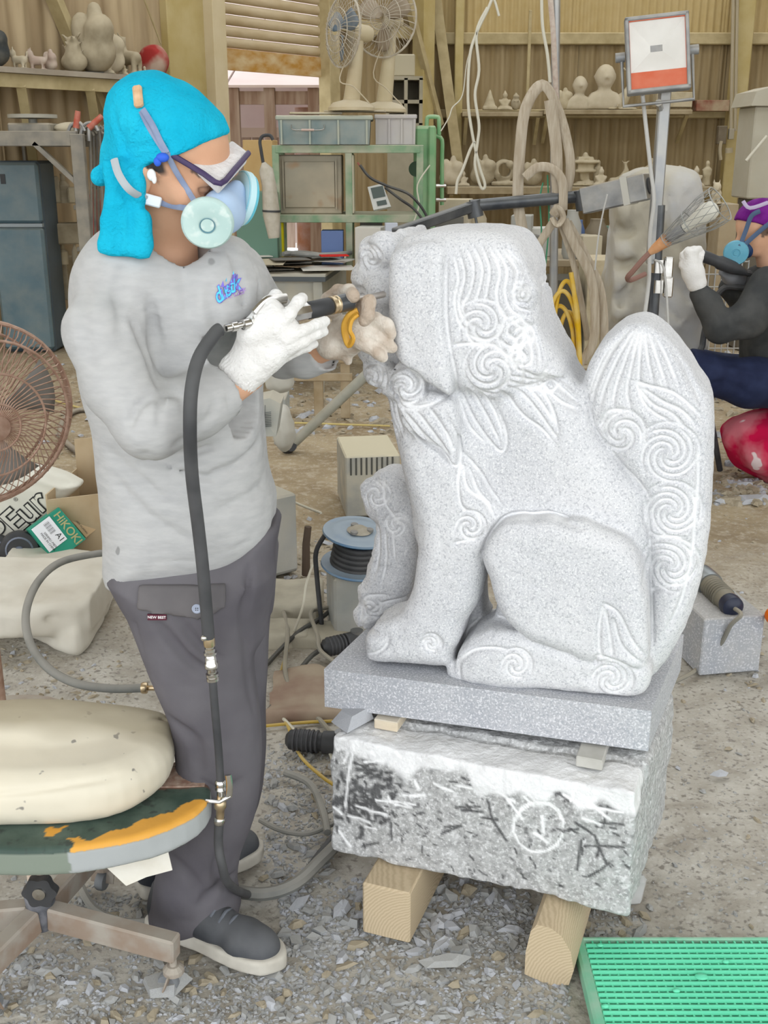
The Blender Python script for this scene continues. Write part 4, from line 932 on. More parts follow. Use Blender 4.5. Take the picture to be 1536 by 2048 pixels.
def glove_far():
    f = Field((W(640, 740, 2.0).x - .01, 1.85, W(700, 740, 2.0).z - .01), (W(800, 600, 2.05).x + .01, 2.12, W(700, 560, 2.0).z + .015), .0026)
    chain(f, [(662,690,1.995,30),(690,668,2.005,33),(718,650,1.980,30)], .015); chain(f, [(690,690,2.000,28),(722,668,1.970,27)], .012)
    for P in (((668,622,2.005,17),(655,598,1.995,13),(676,580,1.985,11.5),(697,582,1.960,14),(706,592,1.915,14)),           # thumb hooks over the chisel
              ((708,640,1.960,17),(728,612,1.945,15),(738,604,1.925,15),(736,628,1.915,13.5),(728,642,1.915,12)),                         # index curls around it
              ((724,646,1.970,15),(752,640,1.965,15),(772,650,1.960,15),(780,668,1.960,13)),
              ((726,664,1.965,15),(752,674,1.960,14),(772,688,1.958,13),(784,696,1.958,11)),
              ((716,684,1.960,14),(738,694,1.955,13),(756,706,1.950,12.5),(766,714,1.950,11))):
        chain(f, P, .005)
    chain(f, [(690,706,1.995,10),(696,722,1.995,8)], .006)
    f.noise(.0014, 60, 5); f.mesh('work_glove', M_glove2, WK)
glove_far()
mb = MB(); mb.tube([W(x, y, Y) for x, y, Y in ((716,622,1.927),(700,630,1.927),(690,648,1.930),(690,668,1.932),(698,690,1.927),(706,676,1.917),(699,660,1.917),(703,640,1.917),(716,628,1.917))], .0042, 8, 4, flat=1.5); mb.build('rubber_band', mat('amber_rubber', (.62, .30, .03), .5, col2=(.75, .42, .06), scale=40), WK, True)
# goggles, respirator
def goggles():
    tb = [W(381,328,1.765), W(442,366,1.745), W(499,304,1.86), W(464,278,1.885)]; dn = Vector(-Uh) * .034 + Vector((-.006, 0, 0))
    bot = [W(396,352,1.775), W(436,392,1.757), W(492,330,1.868), W(470,300,1.885)]
    mb = MB(); mb.add(list(tb) + list(bot), [(0,1,2,3), (7,6,5,4), (0,4,5,1), (1,5,6,2), (2,6,7,3), (3,7,4,0)])
    o = mb.build('goggles', mat('padded_white_goggle', (.78, .76, .75), .9, col2=(.68, .65, .64), scale=40, bump=1), WK)
    bv = o.modifiers.new('b', 'BEVEL'); bv.width = .005; bv.segments = 3
    mb = MB(); mb.tube([W(341,308,1.755), W(385,334,1.755), W(408,348,1.745), W(441,367,1.736), W(470,338,1.79), W(498,305,1.855)], .0028, 8, 3, flat=1.6); mb.build('goggle_frame', mat('dark_violet_frame', (.05, .03, .09), .4), o, True)
goggles()
M_strap = mat('slate_strap', (.20, .25, .38), .8, col2=(.28, .33, .45), scale=30)
def respirator():
    f = Field(np.array(W(440,400,1.80)) - .11, np.array(W(440,400,1.80)) + .11, .003)
    f.el(W(446,426,1.81), (.036, .038, .034), None, 0); f.rc(W(448,412,1.80), W(472,378,1.83), .020, .014, .02); f.rc(W(440,415,1.78), W(415,446,1.765), .026, .026, .015); f.rc(W(445,410,1.82), W(478,400,1.85), .024, .018, .015)
    o = f.mesh('respirator_mask', mat('blue_grey_mask', (.30, .42, .62), .6, col2=(.48, .62, .80), scale=8), WK)
    M_f = mat('pale_filter', (.44, .60, .57), .6, col2=(.55, .70, .66), scale=14, speck=[((.70, .78, .74), 60, .55, .7, .7)])
    c = W(415,448,1.735); ax = Vector((.10, -.93, -.30)); r = rp(415,448,1.735,53)
    mb = MB(); mb.lathe(c, ax, [(r*.5, -.016), (r*.96, -.012), (r, -.006), (r*.985, 0), (r*.9, .004), (r*.35, .0065), (r*.30, .0055), (r*.27, .0055), (r*.24, .0068), (0, .0068)], 40); d = mb.build('filter', M_f, WK, True)
    mb = MB(); mb.lathe(c + ax * .0062, ax, [(r*.27, 0), (r*.30, .0015), (r*.28, .0015), (r*.26, 0)], 32); mb.build('filter_ring', mat('dark_teal_ring', (.12, .25, .30), .5), d, True)
    c = W(481,397,1.855); ax = Vector((.80, .52, -.25)); r = rp(484,397,1.86,53)
    mb = MB(); mb.lathe(c, ax, [(r*.35, -.012), (r*.5, -.006), (r*.78, .0), (r*.85, -.004), (r*.98, -.006), (r, .002), (r*.95, .012), (r*.3, .015), (0, .015)], 40); mb.build('filter', mat('teal_filter', (.10, .45, .58), .4, col2=(.16, .55, .66), scale=14), WK, True)
    mb = MB(); mb.lathe(c, ax, [(r*.95, -.006), (r*1.03, -.004), (r*1.03, .006), (r*.95, .008)], 40); mb.build('filter_rim', mat('pale_rim', (.50, .72, .76), .5), WK, True)
    def strap(pts, F=None, w=.0045, m=M_strap, name='strap'):
        P = []
        for x, y, Y in pts:
            P.append(W(x, y, Y))
        mb = MB(); mb.tube(P, w, 6, 5, flat=.35, up=(0, -1, 0)); mb.build(name, m, WK, True)
    T = lambda x, y, o=.004: (x, y, on_view(x, y, towelF, 1.80, o).y)
    Hs = lambda x, y, o=.004: (x, y, on_view(x, y, headF, 1.80, o).y)
    strap([T(285,218,.008), T(305,250,.008), T(322,285,.007), (334,306,T(322,290)[2] - .002)]); strap([(334,306,T(322,290)[2] - .002), Hs(350,340), Hs(375,380), (392,408,1.745)])
    strap([T(282,222,.005), T(298,255), (330,306,T(322,290)[2] - .003)], w=.004)
    strap([T(228,318,.016), T(238,350,.016), T(262,382,.016), Hs(300,402,.008)], w=.006, m=mat('grey_strap', (.40, .44, .46), .8)); strap([Hs(310,402,.006), Hs(345,412), (385,418,1.745)])
    a = W(*Hs(285,396,.011)); b = W(*Hs(322,406,.010)); mb = MB(); mb.beam(a, b, .017, .006, up=(0, -1, 0), ch=.002); mb.build('strap_buckle', mat('white_buckle', (.80, .86, .90), .4), WK)
    k = T(325,315,.010); mb = MB(); p = W(*k); mb.ell(p, (.010, .007, .007)); mb.ell(p + Vector((-.008, 0, -.006)), (.006, .005, .007)); mb.build('cord_knot', mat('blue_cord', (.03, .12, .65), .6), WK, True)
    a = W(*T(274,172,.006)); b = W(*T(278,214,.006)); mb = MB(); mb.beam(a, b, .014, .010, up=(0, -1, 0), ch=.003); mb.build('strap_clip', mat('tan_tape', (.58, .36, .20), .8, col2=(.70, .48, .30), scale=50), WK)
    p = W(*Hs(303,350,.004)); mb = MB(); mb.ell(p, (.007, .005, .009)); mb.ell(p + Vector((.004, -.002, -.006)), (.004, .004, .007)); mb.build('earplug', mat('white_foam', (.85, .85, .82), .7), WK, True)
respirator()
# shoes
M_shoe = mat('black_canvas', (.030, .034, .042), .7, col2=(.075, .08, .09), scale=9, lo=.45, hi=.75, dust=.16, dcol=(.30, .29, .28), bump=.3)
M_sole = mat('dusty_white_rubber', (.60, .57, .50), .85, col2=(.46, .43, .37), scale=14)
def shoe(h, t, lift=.0):
    h = np.array(h, float); t = np.array(t, float); h[2] = t[2] = lift; d = (t - h) / np.linalg.norm(t - h); n = np.array((-d[1], d[0], 0)); L = np.linalg.norm(t - h)
    P = lambda a, b, z: h + d * a * L + n * b + np.array((0, 0, z))
    out = [P(-.0, 0, 0), P(.01, .028, 0), P(.12, .036, 0), P(.4, .034, 0), P(.7, .046, 0), P(.9, .040, 0), P(1.0, .012, 0), P(1.0, -.012, 0), P(.9, -.042, 0), P(.7, -.048, 0), P(.4, -.036, 0), P(.12, -.036, 0), P(.01, -.028, 0)]
    lo = np.minimum(h, t) - .07; hi = np.maximum(h, t) + .07; lo[2] = -.02; hi[2] = .17
    f = Field(lo, hi, .0035); f.plate([p[:2] for p in out], lift + .016, .016, .006, ax=2, smooth=3); f.noise(.001, 60, 3); f.mesh('shoe_sole', M_sole, WK)
    f = Field(lo, hi, .0035)
    f.rc(P(.13, 0, .045), P(.16, 0, .095), .037, .037, .02); f.rc(P(.16, 0, .06), P(.50, 0, .052), .040, .036, .02); f.rc(P(.45, 0, .055), P(.80, 0, .036), .034, .034, .02); f.rc(P(.72, .012, .036), P(.86, .0, .034), .032, .026, .02); f.rc(P(.72, -.012, .036), P(.86, -.0, .034), .032, .026, .02)
    f.rc(P(.15, 0, .11), P(.18, 0, .17), .026, .030, .006, sub=True); f.cut((0, 0, -1), -(lift + .022))
    g = lambda pts, w=.0025, dd=.003: f.groove([P(*p) for p in pts], w, dd, 4)
    g(((.70, -.045, .03), (.76, -.03, .060), (.76, 0, .070), (.76, .03, .060))); g(((.2, -.042, .06), (.4, -.038, .075), (.48, -.02, .088))); f.mesh('shoe_upper', M_shoe, WK)
    for k in range(3):
        a = .52 + .06 * k; z = .093 - .008 * k; mb = MB(); mb.tube([P(a, -.022, z - .010), P(a + .008, 0, z + .002), P(a, .022, z - .010)], .003, 6, 4, flat=1.4); mb.build('lace', mat('grey_lace', (.13, .14, .16), .8), WK, True)
shoe(G(305, 1848), G(568, 1940), .004); shoe(G(276, 1792), G(524, 1706), .004)

# ------------------------------------------------------------------ air chisel in his hands and its hose
def air_tool():
    A = W(450, 657, 1.75); B = W(770, 588, 1.985); d = (B - A).normalized(); L = (B - A).length
    P = lambda t: A + (B - A) * t
    r = thing('air_chisel', 'chrome and black pneumatic chisel held in both gloved hands against the statue', 'tool', P(.5))
    u = mpp(600, 620, 1.93)
    def seg(name, t0, t1, prof, m, n=20):
        l = (P(t1) - P(t0)).length; mb = MB(); mb.lathe(P(t0), d, [(q * u, h * l) for q, h in prof], n); return mb.build(name, m, r, True)
    seg('inlet_fitting', 0, .16, [(5, 0), (7, .02), (7, .2), (9, .22), (9, .4), (6, .42), (6, .6), (10, .62), (10, .85), (7, .9), (7, 1)], M_chrome)
    seg('body', .14, .50, [(10, 0), (13, .08), (13, .5), (17, .62), (17, .95), (15, 1)], M_chrome, 8)
    seg('grip', .48, .63, [(15, 0), (17, .04), (17, .96), (15, 1)], M_rubber)
    seg('clamp', .63, .68, [(14, 0), (18, .1), (18, .3), (16, .4), (16, .6), (18, .7), (18, .9), (14, 1)], M_brass)
    seg('nose_sleeve', .67, .765, [(15, 0), (18, .06), (18, .92), (15, 1), (9, 1)], mat('dark_sleeve', (.05, .055, .06), .35, coat=.3))
    mb = MB(); c0, c1 = P(.755), P(1.0); x, y, _ = frame(d); R = Matrix((x, y, d)).transposed(); mb.rings([c0, c0 + (c1 - c0) * .3, c0 + (c1 - c0) * .96, c1], [.0055, .0055, .0062, .0035], 8, flat=None); mb.build('chisel', mat('ground_steel', (.58, .54, .50), .3, .9), r, True)
    mb = MB(); mb.tube([P(.17) + Vector((0, -.004, .014)), P(.25) + Vector((0, -.004, .030)), P(.36) + Vector((0, -.004, .028))], .0045, 8, 4, flat=1.8); mb.build('throttle_lever', M_chrome, r, True)
    return A, d
TA, TD = air_tool()
def hose1():
    A = TA - TD * .01
    r = thing('air_hose', 'black air hose hanging from the pneumatic chisel down past the worker to the ground', 'hose', G(440, 1790))
    yF = lambda x, y, F, o: on_view(x, y, F, 1.80, o).y
    up = [A, W(430,667,1.735), W(398,716,1.70), W(383,780,1.665), W(380,860,1.65), W(384,950,1.68), W(396,1050,1.71), W(405,1130,1.72), W(412,1210,1.725), W(417,1275,1.73)]
    mb = MB(); mb.tube(up, .0108, 14, 6); mb.build('upper_hose', M_hose, r, True)
    Yc = 1.73
    def fit(p0, p1, prof, m, name='coupling', n=12):
        a, b = W(*p0), W(*p1); l = (b - a).length; mb = MB(); mb.lathe(a, b - a, [(q * .00086, h * l) for q, h in prof], n); return mb.build(name, m, r, True)
    fit((417,1268,Yc), (419,1292,Yc), [(11, 0), (12, .1), (12, .9), (11, 1)], M_brass, 'hose_clip'); mb = MB(); mb.ell(W(408,1276,Yc - .008), .006); mb.build('clip_screw', M_chrome, r, True)
    fit((419,1290,Yc), (424,1345,Yc), [(9, 0), (9, .1), (11, .12), (11, .22), (14, .25), (14, .32), (10, .36), (12, .45), (12, .62), (14, .66), (14, .8), (11, .85), (10, 1)], M_chrome)
    fit((424,1345,Yc), (426,1362,Yc), [(9, 0), (13, .1), (13, .4), (11, .5), (13, .6), (13, .9), (9, 1)], M_chrome, 'hose_clip')
    lo = [W(425,1358,Yc), W(430,1420,Yc), W(437,1500,Yc), W(441,1562,Yc)]; mb = MB(); mb.tube(lo, .0072, 12, 5); mb.build('lower_hose', M_hose, r, True)
    fit((441,1560,Yc), (442,1590,Yc), [(9, 0), (12, .1), (12, .35), (10, .4), (12, .6), (9, .75), (9, 1)], M_chrome, 'hose_clip')
    fit((441,1588,Yc), (440,1640,Yc), [(7, 0), (8, .2), (13, .3), (13, .5), (9, .6), (9, .8), (8, 1)], M_brass, 'valve')
    mb = MB(); mb.rings([W(412,1602,Yc), W(440,1604,Yc - .01), W(462,1592,Yc - .01)], .0035, 8); mb.tube([W(458,1594,Yc - .01), W(459,1572,Yc - .012), W(456,1550,Yc - .012)], .006, 8, 3, flat=.5); mb.build('valve_handle', M_chrome, r, True)
    fit((440,1635,Yc), (438,1648,Yc), [(10, 0), (12, .2), (12, .8), (10, 1)], M_chrome, 'hose_clip')
    c = [W(438,1645,Yc), W(437,1690,1.73), W(444,1730,1.72), W(458,1768,1.76), G(500,1790,.012), G(560,1785,.012), G(610,1745,.012), G(650,1695,.012), G(700,1640,.012), G(760,1590,.012)]
    mb = MB(); mb.tube(c, .0085, 12, 6); mb.build('trailing_hose', M_hose, r, True)
hose1()
# ------------------------------------------------------------------ stool, cushion, fan, sacks at the left
M_rustm = mat('rusty_steel', (.30, .22, .165), .75, .3, col2=(.40, .36, .31), scale=14, lo=.4, hi=.6, dust=.5, dcol=(.42, .38, .32))
def sx(px, py, z): return G(px, py, z)
def stool():
    hub = G(95, 1925, 0); hub.z = 0
    r = thing('stool', 'worn oval stool with torn dark green vinyl seat on a rusty castor base', 'stool', hub)
    hx, hy = hub.x, hub.y
    mb = MB(); mb.lathe((hx, hy, .085), (0, 0, 1), [(.020, 0), (.024, .01), (.027, .05), (.030, .085), (.028, .09), (.020, .092)], 20); mb.build('hub', mat('scuffed_black', (.07, .075, .085), .5, col2=(.20, .20, .22), scale=30), r, True)
    mb = MB(); mb.cyl((hx, hy, .17), (hx, hy, .34), .019, n=16); mb.build('column', mat('peach_tube', (.62, .47, .36), .6, col2=(.70, .60, .50), scale=20), r, True)
    k = Vector((hx + .012, hy - .035, .185)); mb = MB()
    pts = [(.030 * (1 + .10 * math.cos(6 * a)) * math.cos(a), .030 * (1 + .10 * math.cos(6 * a)) * math.sin(a)) for a in np.linspace(0, 2 * PI, 49)[:-1]]
    mb.prism([k + Vector((x, 0, z)) for x, z in pts], (0, 1, 0), .018); kb = mb.build('clamp_knob', M_rubber, r, True, ang=30)
    mb = MB(); mb.lathe(k, (0, -1, 0), [(.013, 0), (.012, .003), (0, .004)], 20); mb.build('knob_cap', M_chrome, kb, True)
    for ex, ey, h in ((G(360, 1985), 0, 1), (G(-30, 2040), 0, 1), (G(-130, 1930), 0, 1), (G(215, 1765), 0, 1), (G(60, 1790), 0, 0))[:4]:
        d = Vector((ex.x - hx, ex.y - hy, 0)); d = d.normalized() * min(d.length, .33); e = Vector((hx, hy, 0)) + d
        mb = MB(); a = Vector((hx, hy, .115)) + d.normalized() * .02; b = Vector((e.x, e.y, .10)); mb.beam(a, b, .034, .05, ch=.004); lg = mb.build('leg', M_rustm, r)
        q = e - d.normalized() * .010; mb = MB(); mb.cyl((q.x, q.y, .055), (q.x, q.y, .09), .007); mb.lathe((q.x, q.y, .045), (0, 0, 1), [(.02, 0), (.02, .008), (.012, .016)], 14)
        n = Vector((-d.y, d.x, 0)).normalized()
        for s_ in (-1, 1): mb.beam(Vector((q.x, q.y, .05)) + n * .013 * s_, Vector((q.x, q.y, .016)) + n * .013 * s_ - d.normalized() * .012, .003, .026, up=(n.x, n.y, 0))
        mb.build('castor_fork', M_rustm, lg); mb = MB(); c = Vector((q.x, q.y, .020)) - d.normalized() * .012; mb.lathe(c - n * .009, n, [(.004, 0), (.018, .0), (.020, .004), (.020, .014), (.018, .018), (.004, .018)], 20); mb.build('castor_wheel', mat('grey_wheel', (.20, .21, .22), .6), lg, True)
    # seat
    cz = .357; c = Vector((hx + .045, hy - .015, cz)); rx, ry, th = .292, .168, .056
    f = Field((c.x - rx - .02, c.y - ry - .02, cz - .05), (c.x + rx + .02, c.y + ry + .02, cz + .05), .004)
    f.plate([(c.x + rx * math.cos(a), c.y + ry * math.sin(a)) for a in np.linspace(0, 2 * PI, 41)[:-1]], cz, th / 2, .012, ax=2); f.noise(.0015, 25, 4)
    M_vinyl = mat('torn_green_vinyl', (.045, .075, .060), .5, col2=(.10, .14, .115), scale=13, attr=[('edge', (.21, .245, .20)), ('foam', (.72, .36, .06)), ('tape', (.38, .40, .40)), ('board', (.20, .10, .07))], bump=.3, speck=[((.04, .05, .045), 45, .60, .68, .8)])
    def an(V): return np.arctan2((V[:, 1] - c.y) / ry, (V[:, 0] - c.x) / rx), np.sqrt(((V[:, 1] - c.y) / ry) ** 2 + ((V[:, 0] - c.x) / rx) ** 2)
    def nz(V, s_=40, k=3): return vnoise(V[:, 0], V[:, 1], V[:, 2], s_, k)
    top = lambda V: V[:, 2] > cz + th / 2 - .010
    foam = lambda V: ((an(V)[0] > -1.25 + .1 * nz(V)) & (an(V)[0] < -.10) & (an(V)[1] > .80 + .10 * nz(V) + .08 * np.abs(an(V)[0] + .6)) & top(V)) * 1. + ((np.abs(V[:, 0] - c.x - .04 - .02 * nz(V, 60)) < .014) & (np.abs(V[:, 1] - c.y + .115 + .01 * nz(V, 90, 5)) < .010) & top(V)) * 1.
    tape = lambda V: ((an(V)[0] > -1.30) & (an(V)[0] < .2) & ~top(V) & (V[:, 2] > cz - th / 2 + .004)) * 1.
    board = lambda V: ((an(V)[0] > .15) & (an(V)[0] < 1.4) & top(V)) * (.75 + .25 * nz(V, 120))
    f.mesh('seat', M_vinyl, r, attr={'edge': lambda V: (~top(V)) * 1., 'foam': foam, 'tape': tape, 'board': board})
    # hanging torn flaps
    def flap(name, px0, px1, py0, hgt, m, a0):
        pts = [G(px0, py0, cz - .02), G(px1, py0 - 14, cz - .02)]
        P0, P1 = pts; mb = MB(); d = P1 - P0; mb.prism([P0, P1, P1 + Vector((.01, -.004, -hgt * .8)), P0 + d * .65 + Vector((0, -.006, -hgt * .9)), P0 + d * .2 + Vector((.01, -.006, -hgt * 1.05)), P0 + Vector((-.004, -.004, -hgt * .5))], (0, 1, 0), .0018); mb.build(name, m, r)
    flap('torn_flap', 212, 330, 1692, .078, mat('cream_backing', (.66, .62, .53), .9, col2=(.74, .71, .63), scale=20), 0)
    for i in range(10):
        a = .2 + i * .1; p = c + Vector((rx * .97 * math.cos(a), ry * .97 * math.sin(a), th / 2)); q = c + Vector((rx * .55 * math.cos(a + .1), ry * .55 * math.sin(a + .1), th / 2 + .001)); mb = MB(); mb.beam(q, p, .012, .003); mb.build('splinter', mat('split_plywood', (.26, .15, .11), .9, col2=(.45, .35, .28), scale=60), r)
    return c, cz + th / 2
sc_, sz_ = stool()
def cushion():
    lo = W(-180, 1640, 1.72); c = Vector((sc_.x - .018, sc_.y + .04, sz_ + .060))
    f = Field((c.x - .30, c.y - .19, sz_ - .004), (c.x + .30, c.y + .19, sz_ + .17), .004)
    f.plate([(c.x - .26, c.y - .13), (c.x + .0, c.y - .160), (c.x + .15, c.y - .14), (c.x + .225, c.y - .06), (c.x + .235, c.y + .03), (c.x + .20, c.y + .10), (c.x, c.y + .14), (c.x - .26, c.y + .14)], sz_ + .050, .052, .046, ax=2, smooth=4)
    f.el((c.x - .02, c.y + .05, sz_ + .085), (.17, .08, .036), None, .03)
    f.el((c.x + .14, c.y + .07, sz_ + .075), (.08, .06, .024), None, .02)
    f.groove([(c.x - .27, c.y - .148, sz_ + .055), (c.x - .1, c.y - .155, sz_ + .068), (c.x + .05, c.y - .150, sz_ + .080), (c.x + .19, c.y - .11, sz_ + .09), (c.x + .235, c.y - .03, sz_ + .08)], .005, .005)
    for k in range(4): f.groove([(c.x + .14 + .02 * k, c.y + .0, sz_ + .12), (c.x + .19 + .01 * k, c.y + .05, sz_ + .11), (c.x + .20, c.y + .1, sz_ + .06)], .006, .004)
    f.noise(.003, 9, 5); f.noise(.001, 40, 6)
    m = mat('cream_vinyl', (.72, .66, .52), .5, col2=(.66, .61, .49), scale=5, bump=.2, speck=[((.16, .15, .14), 34, .70, .73, .8), ((.36, .34, .31), 13, .70, .76, .6)], attr=[('dusty', (.36, .31, .21))])
    f.mesh('seat_cushion', m, None, attr={'dusty': lambda V: np.clip((V[:, 1] - c.y + .02 + .03 * vnoise(V[:, 0], V[:, 1], V[:, 2], 12, 3)) / .05, 0, 1) * np.clip((V[:, 2] - sz_ - .05) / .03, 0, 1) * .8})
    tag(COL.objects['seat_cushion'], 'cream vinyl cushion spotted with dark specks on the torn stool', 'cushion')
cushion()
def cage_fan():
    C = W(-38, 832, 2.55); ax = Vector((.62, -.76, -.10)).normalized(); x, y, d = frame(ax); R_ = .225
    r = thing('cage_fan', 'large rusty wire cage fan beside the worker at the left edge', 'fan', (C.x - .05, C.y + .05, 0))
    Mw = mat('rusty_wire', (.38, .235, .17), .6, .4, col2=(.52, .36, .28), scale=40)
    def ringm(rad, h, w=.003): return [C + d * h + x * (rad * math.cos(a)) + y * (rad * math.sin(a)) for a in np.linspace(0, 2 * PI, 49)[:-1]]
    for rad, h, w in ((R_, 0, .005), (R_ * .86, .052, .0035), (R_ * .55, .085, .003), (R_ * .25, .10, .003), (R_ * .86, -.06, .0035), (R_, -.02, .004)):
        mb = MB(); mb.rings(ringm(rad, h), w, 6, closed=True); mb.build('guard_ring', Mw, r, True)
    prof = [(.10, .102), (.30, .100), (.55, .085), (.78, .064), (.93, .035), (1, 0), (.97, -.03), (.86, -.06), (.5, -.075), (.2, -.08)]
    for k in range(64):
        a = 2 * PI * k / 64; P = []
        for i, (q, h) in enumerate(prof):
            aa = a + .9 * (1 - q) * (1 if h > 0 else -1); P.append(C + d * h + x * (R_ * q * math.cos(aa)) + y * (R_ * q * math.sin(aa)))
        mb = MB(); mb.rings(P, .0016, 4); mb.build('guard_wire', Mw, r, True)
    mb = MB(); mb.lathe(C - d * .16, d, [(.03, 0), (.07, .01), (.075, .06), (.06, .10), (.02, .11)], 20); mb.build('motor', mat('grey_motor', (.25, .24, .22), .6, dust=.6), r, True)
    mb = MB(); mb.lathe(C - d * .03, d, [(.0, .05), (.02, .045), (.032, .03), (.035, 0), (0, 0)], 16); mb.build('spinner', Mw, r, True)
    for k in range(4):
        a0 = k * PI / 2 + .3; mb = MB(); vs = []
        for i in range(6):
            for j in range(5):
                rr = .03 + .16 * i / 5; aa = a0 + (j / 4 - .5) * (.5 + .35 * i / 5); vs.append(C + d * (.02 * (j / 2 - 1)) + x * rr * math.cos(aa) + y * rr * math.sin(aa))
        mb.add(vs, [(i * 5 + j, i * 5 + j + 1, (i + 1) * 5 + j + 1, (i + 1) * 5 + j) for i in range(5) for j in range(4)]); o = mb.build('blade', mat('grey_blade', (.30, .29, .27), .6), r, True); sm = o.modifiers.new('s', 'SOLIDIFY'); sm.thickness = .002
    b = C - d * .12; mb = MB(); mb.cyl((b.x, b.y, .03), (b.x, b.y, b.z - .05), .018); mb.build('pole', Mw, r, True)
    mb = MB(); mb.lathe((b.x, b.y, 0), (0, 0, 1), [(.2, 0), (.2, .012), (.05, .03), (.02, .035)], 32); mb.build('base', M_rustm, r, True)
    p = C + d * .106; mb = MB(); mb.lathe(p - d * .004, d, [(.03, 0), (.03, .004), (0, .006)], 20); mb.build('badge', Mw, r, True)
cage_fan()
# sacks, boxes, tyres
M_canvas = mat('cream_tarp', (.66, .63, .55), .9, col2=(.54, .50, .42), scale=5, bump=.4)
def fieldbag(name, lo, hi, res, fn, m, label, cat, group=None):
    f = Field(lo, hi, res); fn(f); o = f.mesh(name, m, None); tag(o, label, cat, group); return o
def tarp(f):
    P = [G(x, y, .05)[:2] for x, y in ((-60,1150),(0,1122),(130,1118),(222,1135),(232,1160),(215,1215),(190,1262),(150,1290),(60,1262),(-60,1235))]
    f.plate(P, .055, .055, .04, ax=2, smooth=3)
    P2 = [G(x, y, .17)[:2] for x, y in ((-60,1122),(60,1112),(200,1112),(232,1128),(228,1165),(200,1195),(120,1215),(-60,1220))]
    f.plate(P2, .12, .06, .045, .02, ax=2, smooth=3)
    for pts in (((-20,1205),(60,1230),(150,1242),(200,1240)), ((0,1180),(80,1215),(180,1225)), ((60,1140),(120,1160),(200,1200)), ((10,1250),(90,1262),(150,1275))): f.groove([tuple(G(x, y, .13)) for x, y in pts], .014, .016)
    f.noise(.012, 7, 3); f.noise(.004, 24, 4)
a, b = G(-70, 1300), G(250, 1100); fieldbag('folded_tarp', (a.x - .05, a.y - .1, -.01), (b.x + .1, b.y + .25, .24), .008, tarp, M_canvas, 'folded cream canvas sheet heaped on the ground at the left edge', 'tarp')
def bag_fn(f):
    pass
def sack():
    Y = 4.0
    f = Field((W(-110, 1100, Y).x, Y - .10, W(0, 1125, Y).z - .04), (W(175, 1000, Y).x, Y + .12, W(0, 915, Y).z + .04), .006)
    plW(f, [(-90,1000),(0,940),(60,928),(110,940),(165,962),(158,975),(140,990),(120,1020),(95,1050),(50,1082),(0,1108),(-90,1120)], Y, .07, .055, 0, 2)
    for pts in (((60,935),(100,960),(150,968)), ((20,950),(60,970),(130,985)), ((0,1100),(40,1070),(90,1035))): f.groove([np.array(on_view(x, y, f, Y)) for x, y in pts], .014, .010, 3)
    f.noise(.010, 9, 3); r = thing('print_sack', 'white plastic sack with outlined black lettering lying over the boxes', 'sack', (W(20, 1000, Y).x, Y, W(0, 1120, Y).z))
    f.mesh('sack_body', mat('white_sack', (.68, .665, .58), .7, col2=(.62, .60, .52), scale=6, bump=.3), r)
    mk = mat('black_print', (.03, .03, .03), .7); mw = mat('sack_print_white', (.68, .665, .58), .7)
    an = .70; xd = (math.cos(an), 0, math.sin(an)); yd = (-math.sin(an) + .12, 0, math.cos(an))
    for ch, px, py in (('A', -22, 1088), ('P', 2, 1066), ('E', 30, 1044), ('u', 54, 1023), ('r', 77, 1002)):
        P = on_view(px, py, f, Y); o = text_mesh('print_outline', ch, .137, mk, r, P, xd, yd, 0, bold=.006); drape(o, f, r, .0025, 3); o = text_mesh('print_fill', ch, .137, mw, r, P, xd, yd, 0, bold=.0008); drape(o, f, r, .0050, 3)
    P = on_view(34, 1065, f, Y); o = text_mesh('print_small', 'ARIGATO', .028, mk, r, P, xd, yd, 0, bold=.0006, spacing=1.1); drape(o, f, r, .003, 2)
    P = on_view(33, 998, f, Y); o = text_mesh('print_mark', '®', .02, mk, r, P, xd, yd, 0); drape(o, f, r, .003, 1)
sack()
def open_carton():
    c = W(178, 1062, 3.95)
    r = thing('open_carton', 'open brown cardboard carton holding the tool boxes behind the worker', 'box', (c.x, 4.05, 0))
    Mc = mat('cardboard', (.42, .31, .18), .9, col2=(.52, .40, .25), scale=6, dust=.3)
    A = W(105, 1120, 3.85); B = W(240, 1080, 3.95); z0 = 0.0; z1 = W(230, 1010, 3.3).z
    for p, q, h in ((A, B, .28), (B, B + Vector((.03, .35, 0)), .34), (A, A + Vector((.02, .35, 0)), .30), (A + Vector((.02, .35, 0)), B + Vector((.03, .35, 0)), .42)):
        d = q - p; mb = MB(); mb.box(((p.x + q.x) / 2, (p.y + q.y) / 2, h / 2), (d.xy.length, .006, h), Matrix.Rotation(math.atan2(d.y, d.x), 3, 'Z')); mb.build('side_panel', Mc, r)
    mb = MB(); mb.box(((A.x + B.x) / 2 + .01, (A.y + B.y) / 2 + .18, .005), ((B - A).x, .34, .01)); mb.build('bottom_panel', Mc, r)
    mb = MB(); mb.prism([W(130, 1000, 4.22), W(205, 978, 4.26), W(215, 985, 4.26), W(140, 1012, 4.22)], (0, 0, -1), .01); mb.build('flap', mat('pale_card', (.62, .58, .44), .9), r)
    mb = MB(); mb.prism([W(100, 985, 4.3), W(140, 950, 4.35), W(215, 930, 4.4), W(220, 985, 4.28), W(150, 1000, 4.26)], (0, .3, -1), .006); mb.build('flap', Mc, r)
open_carton()
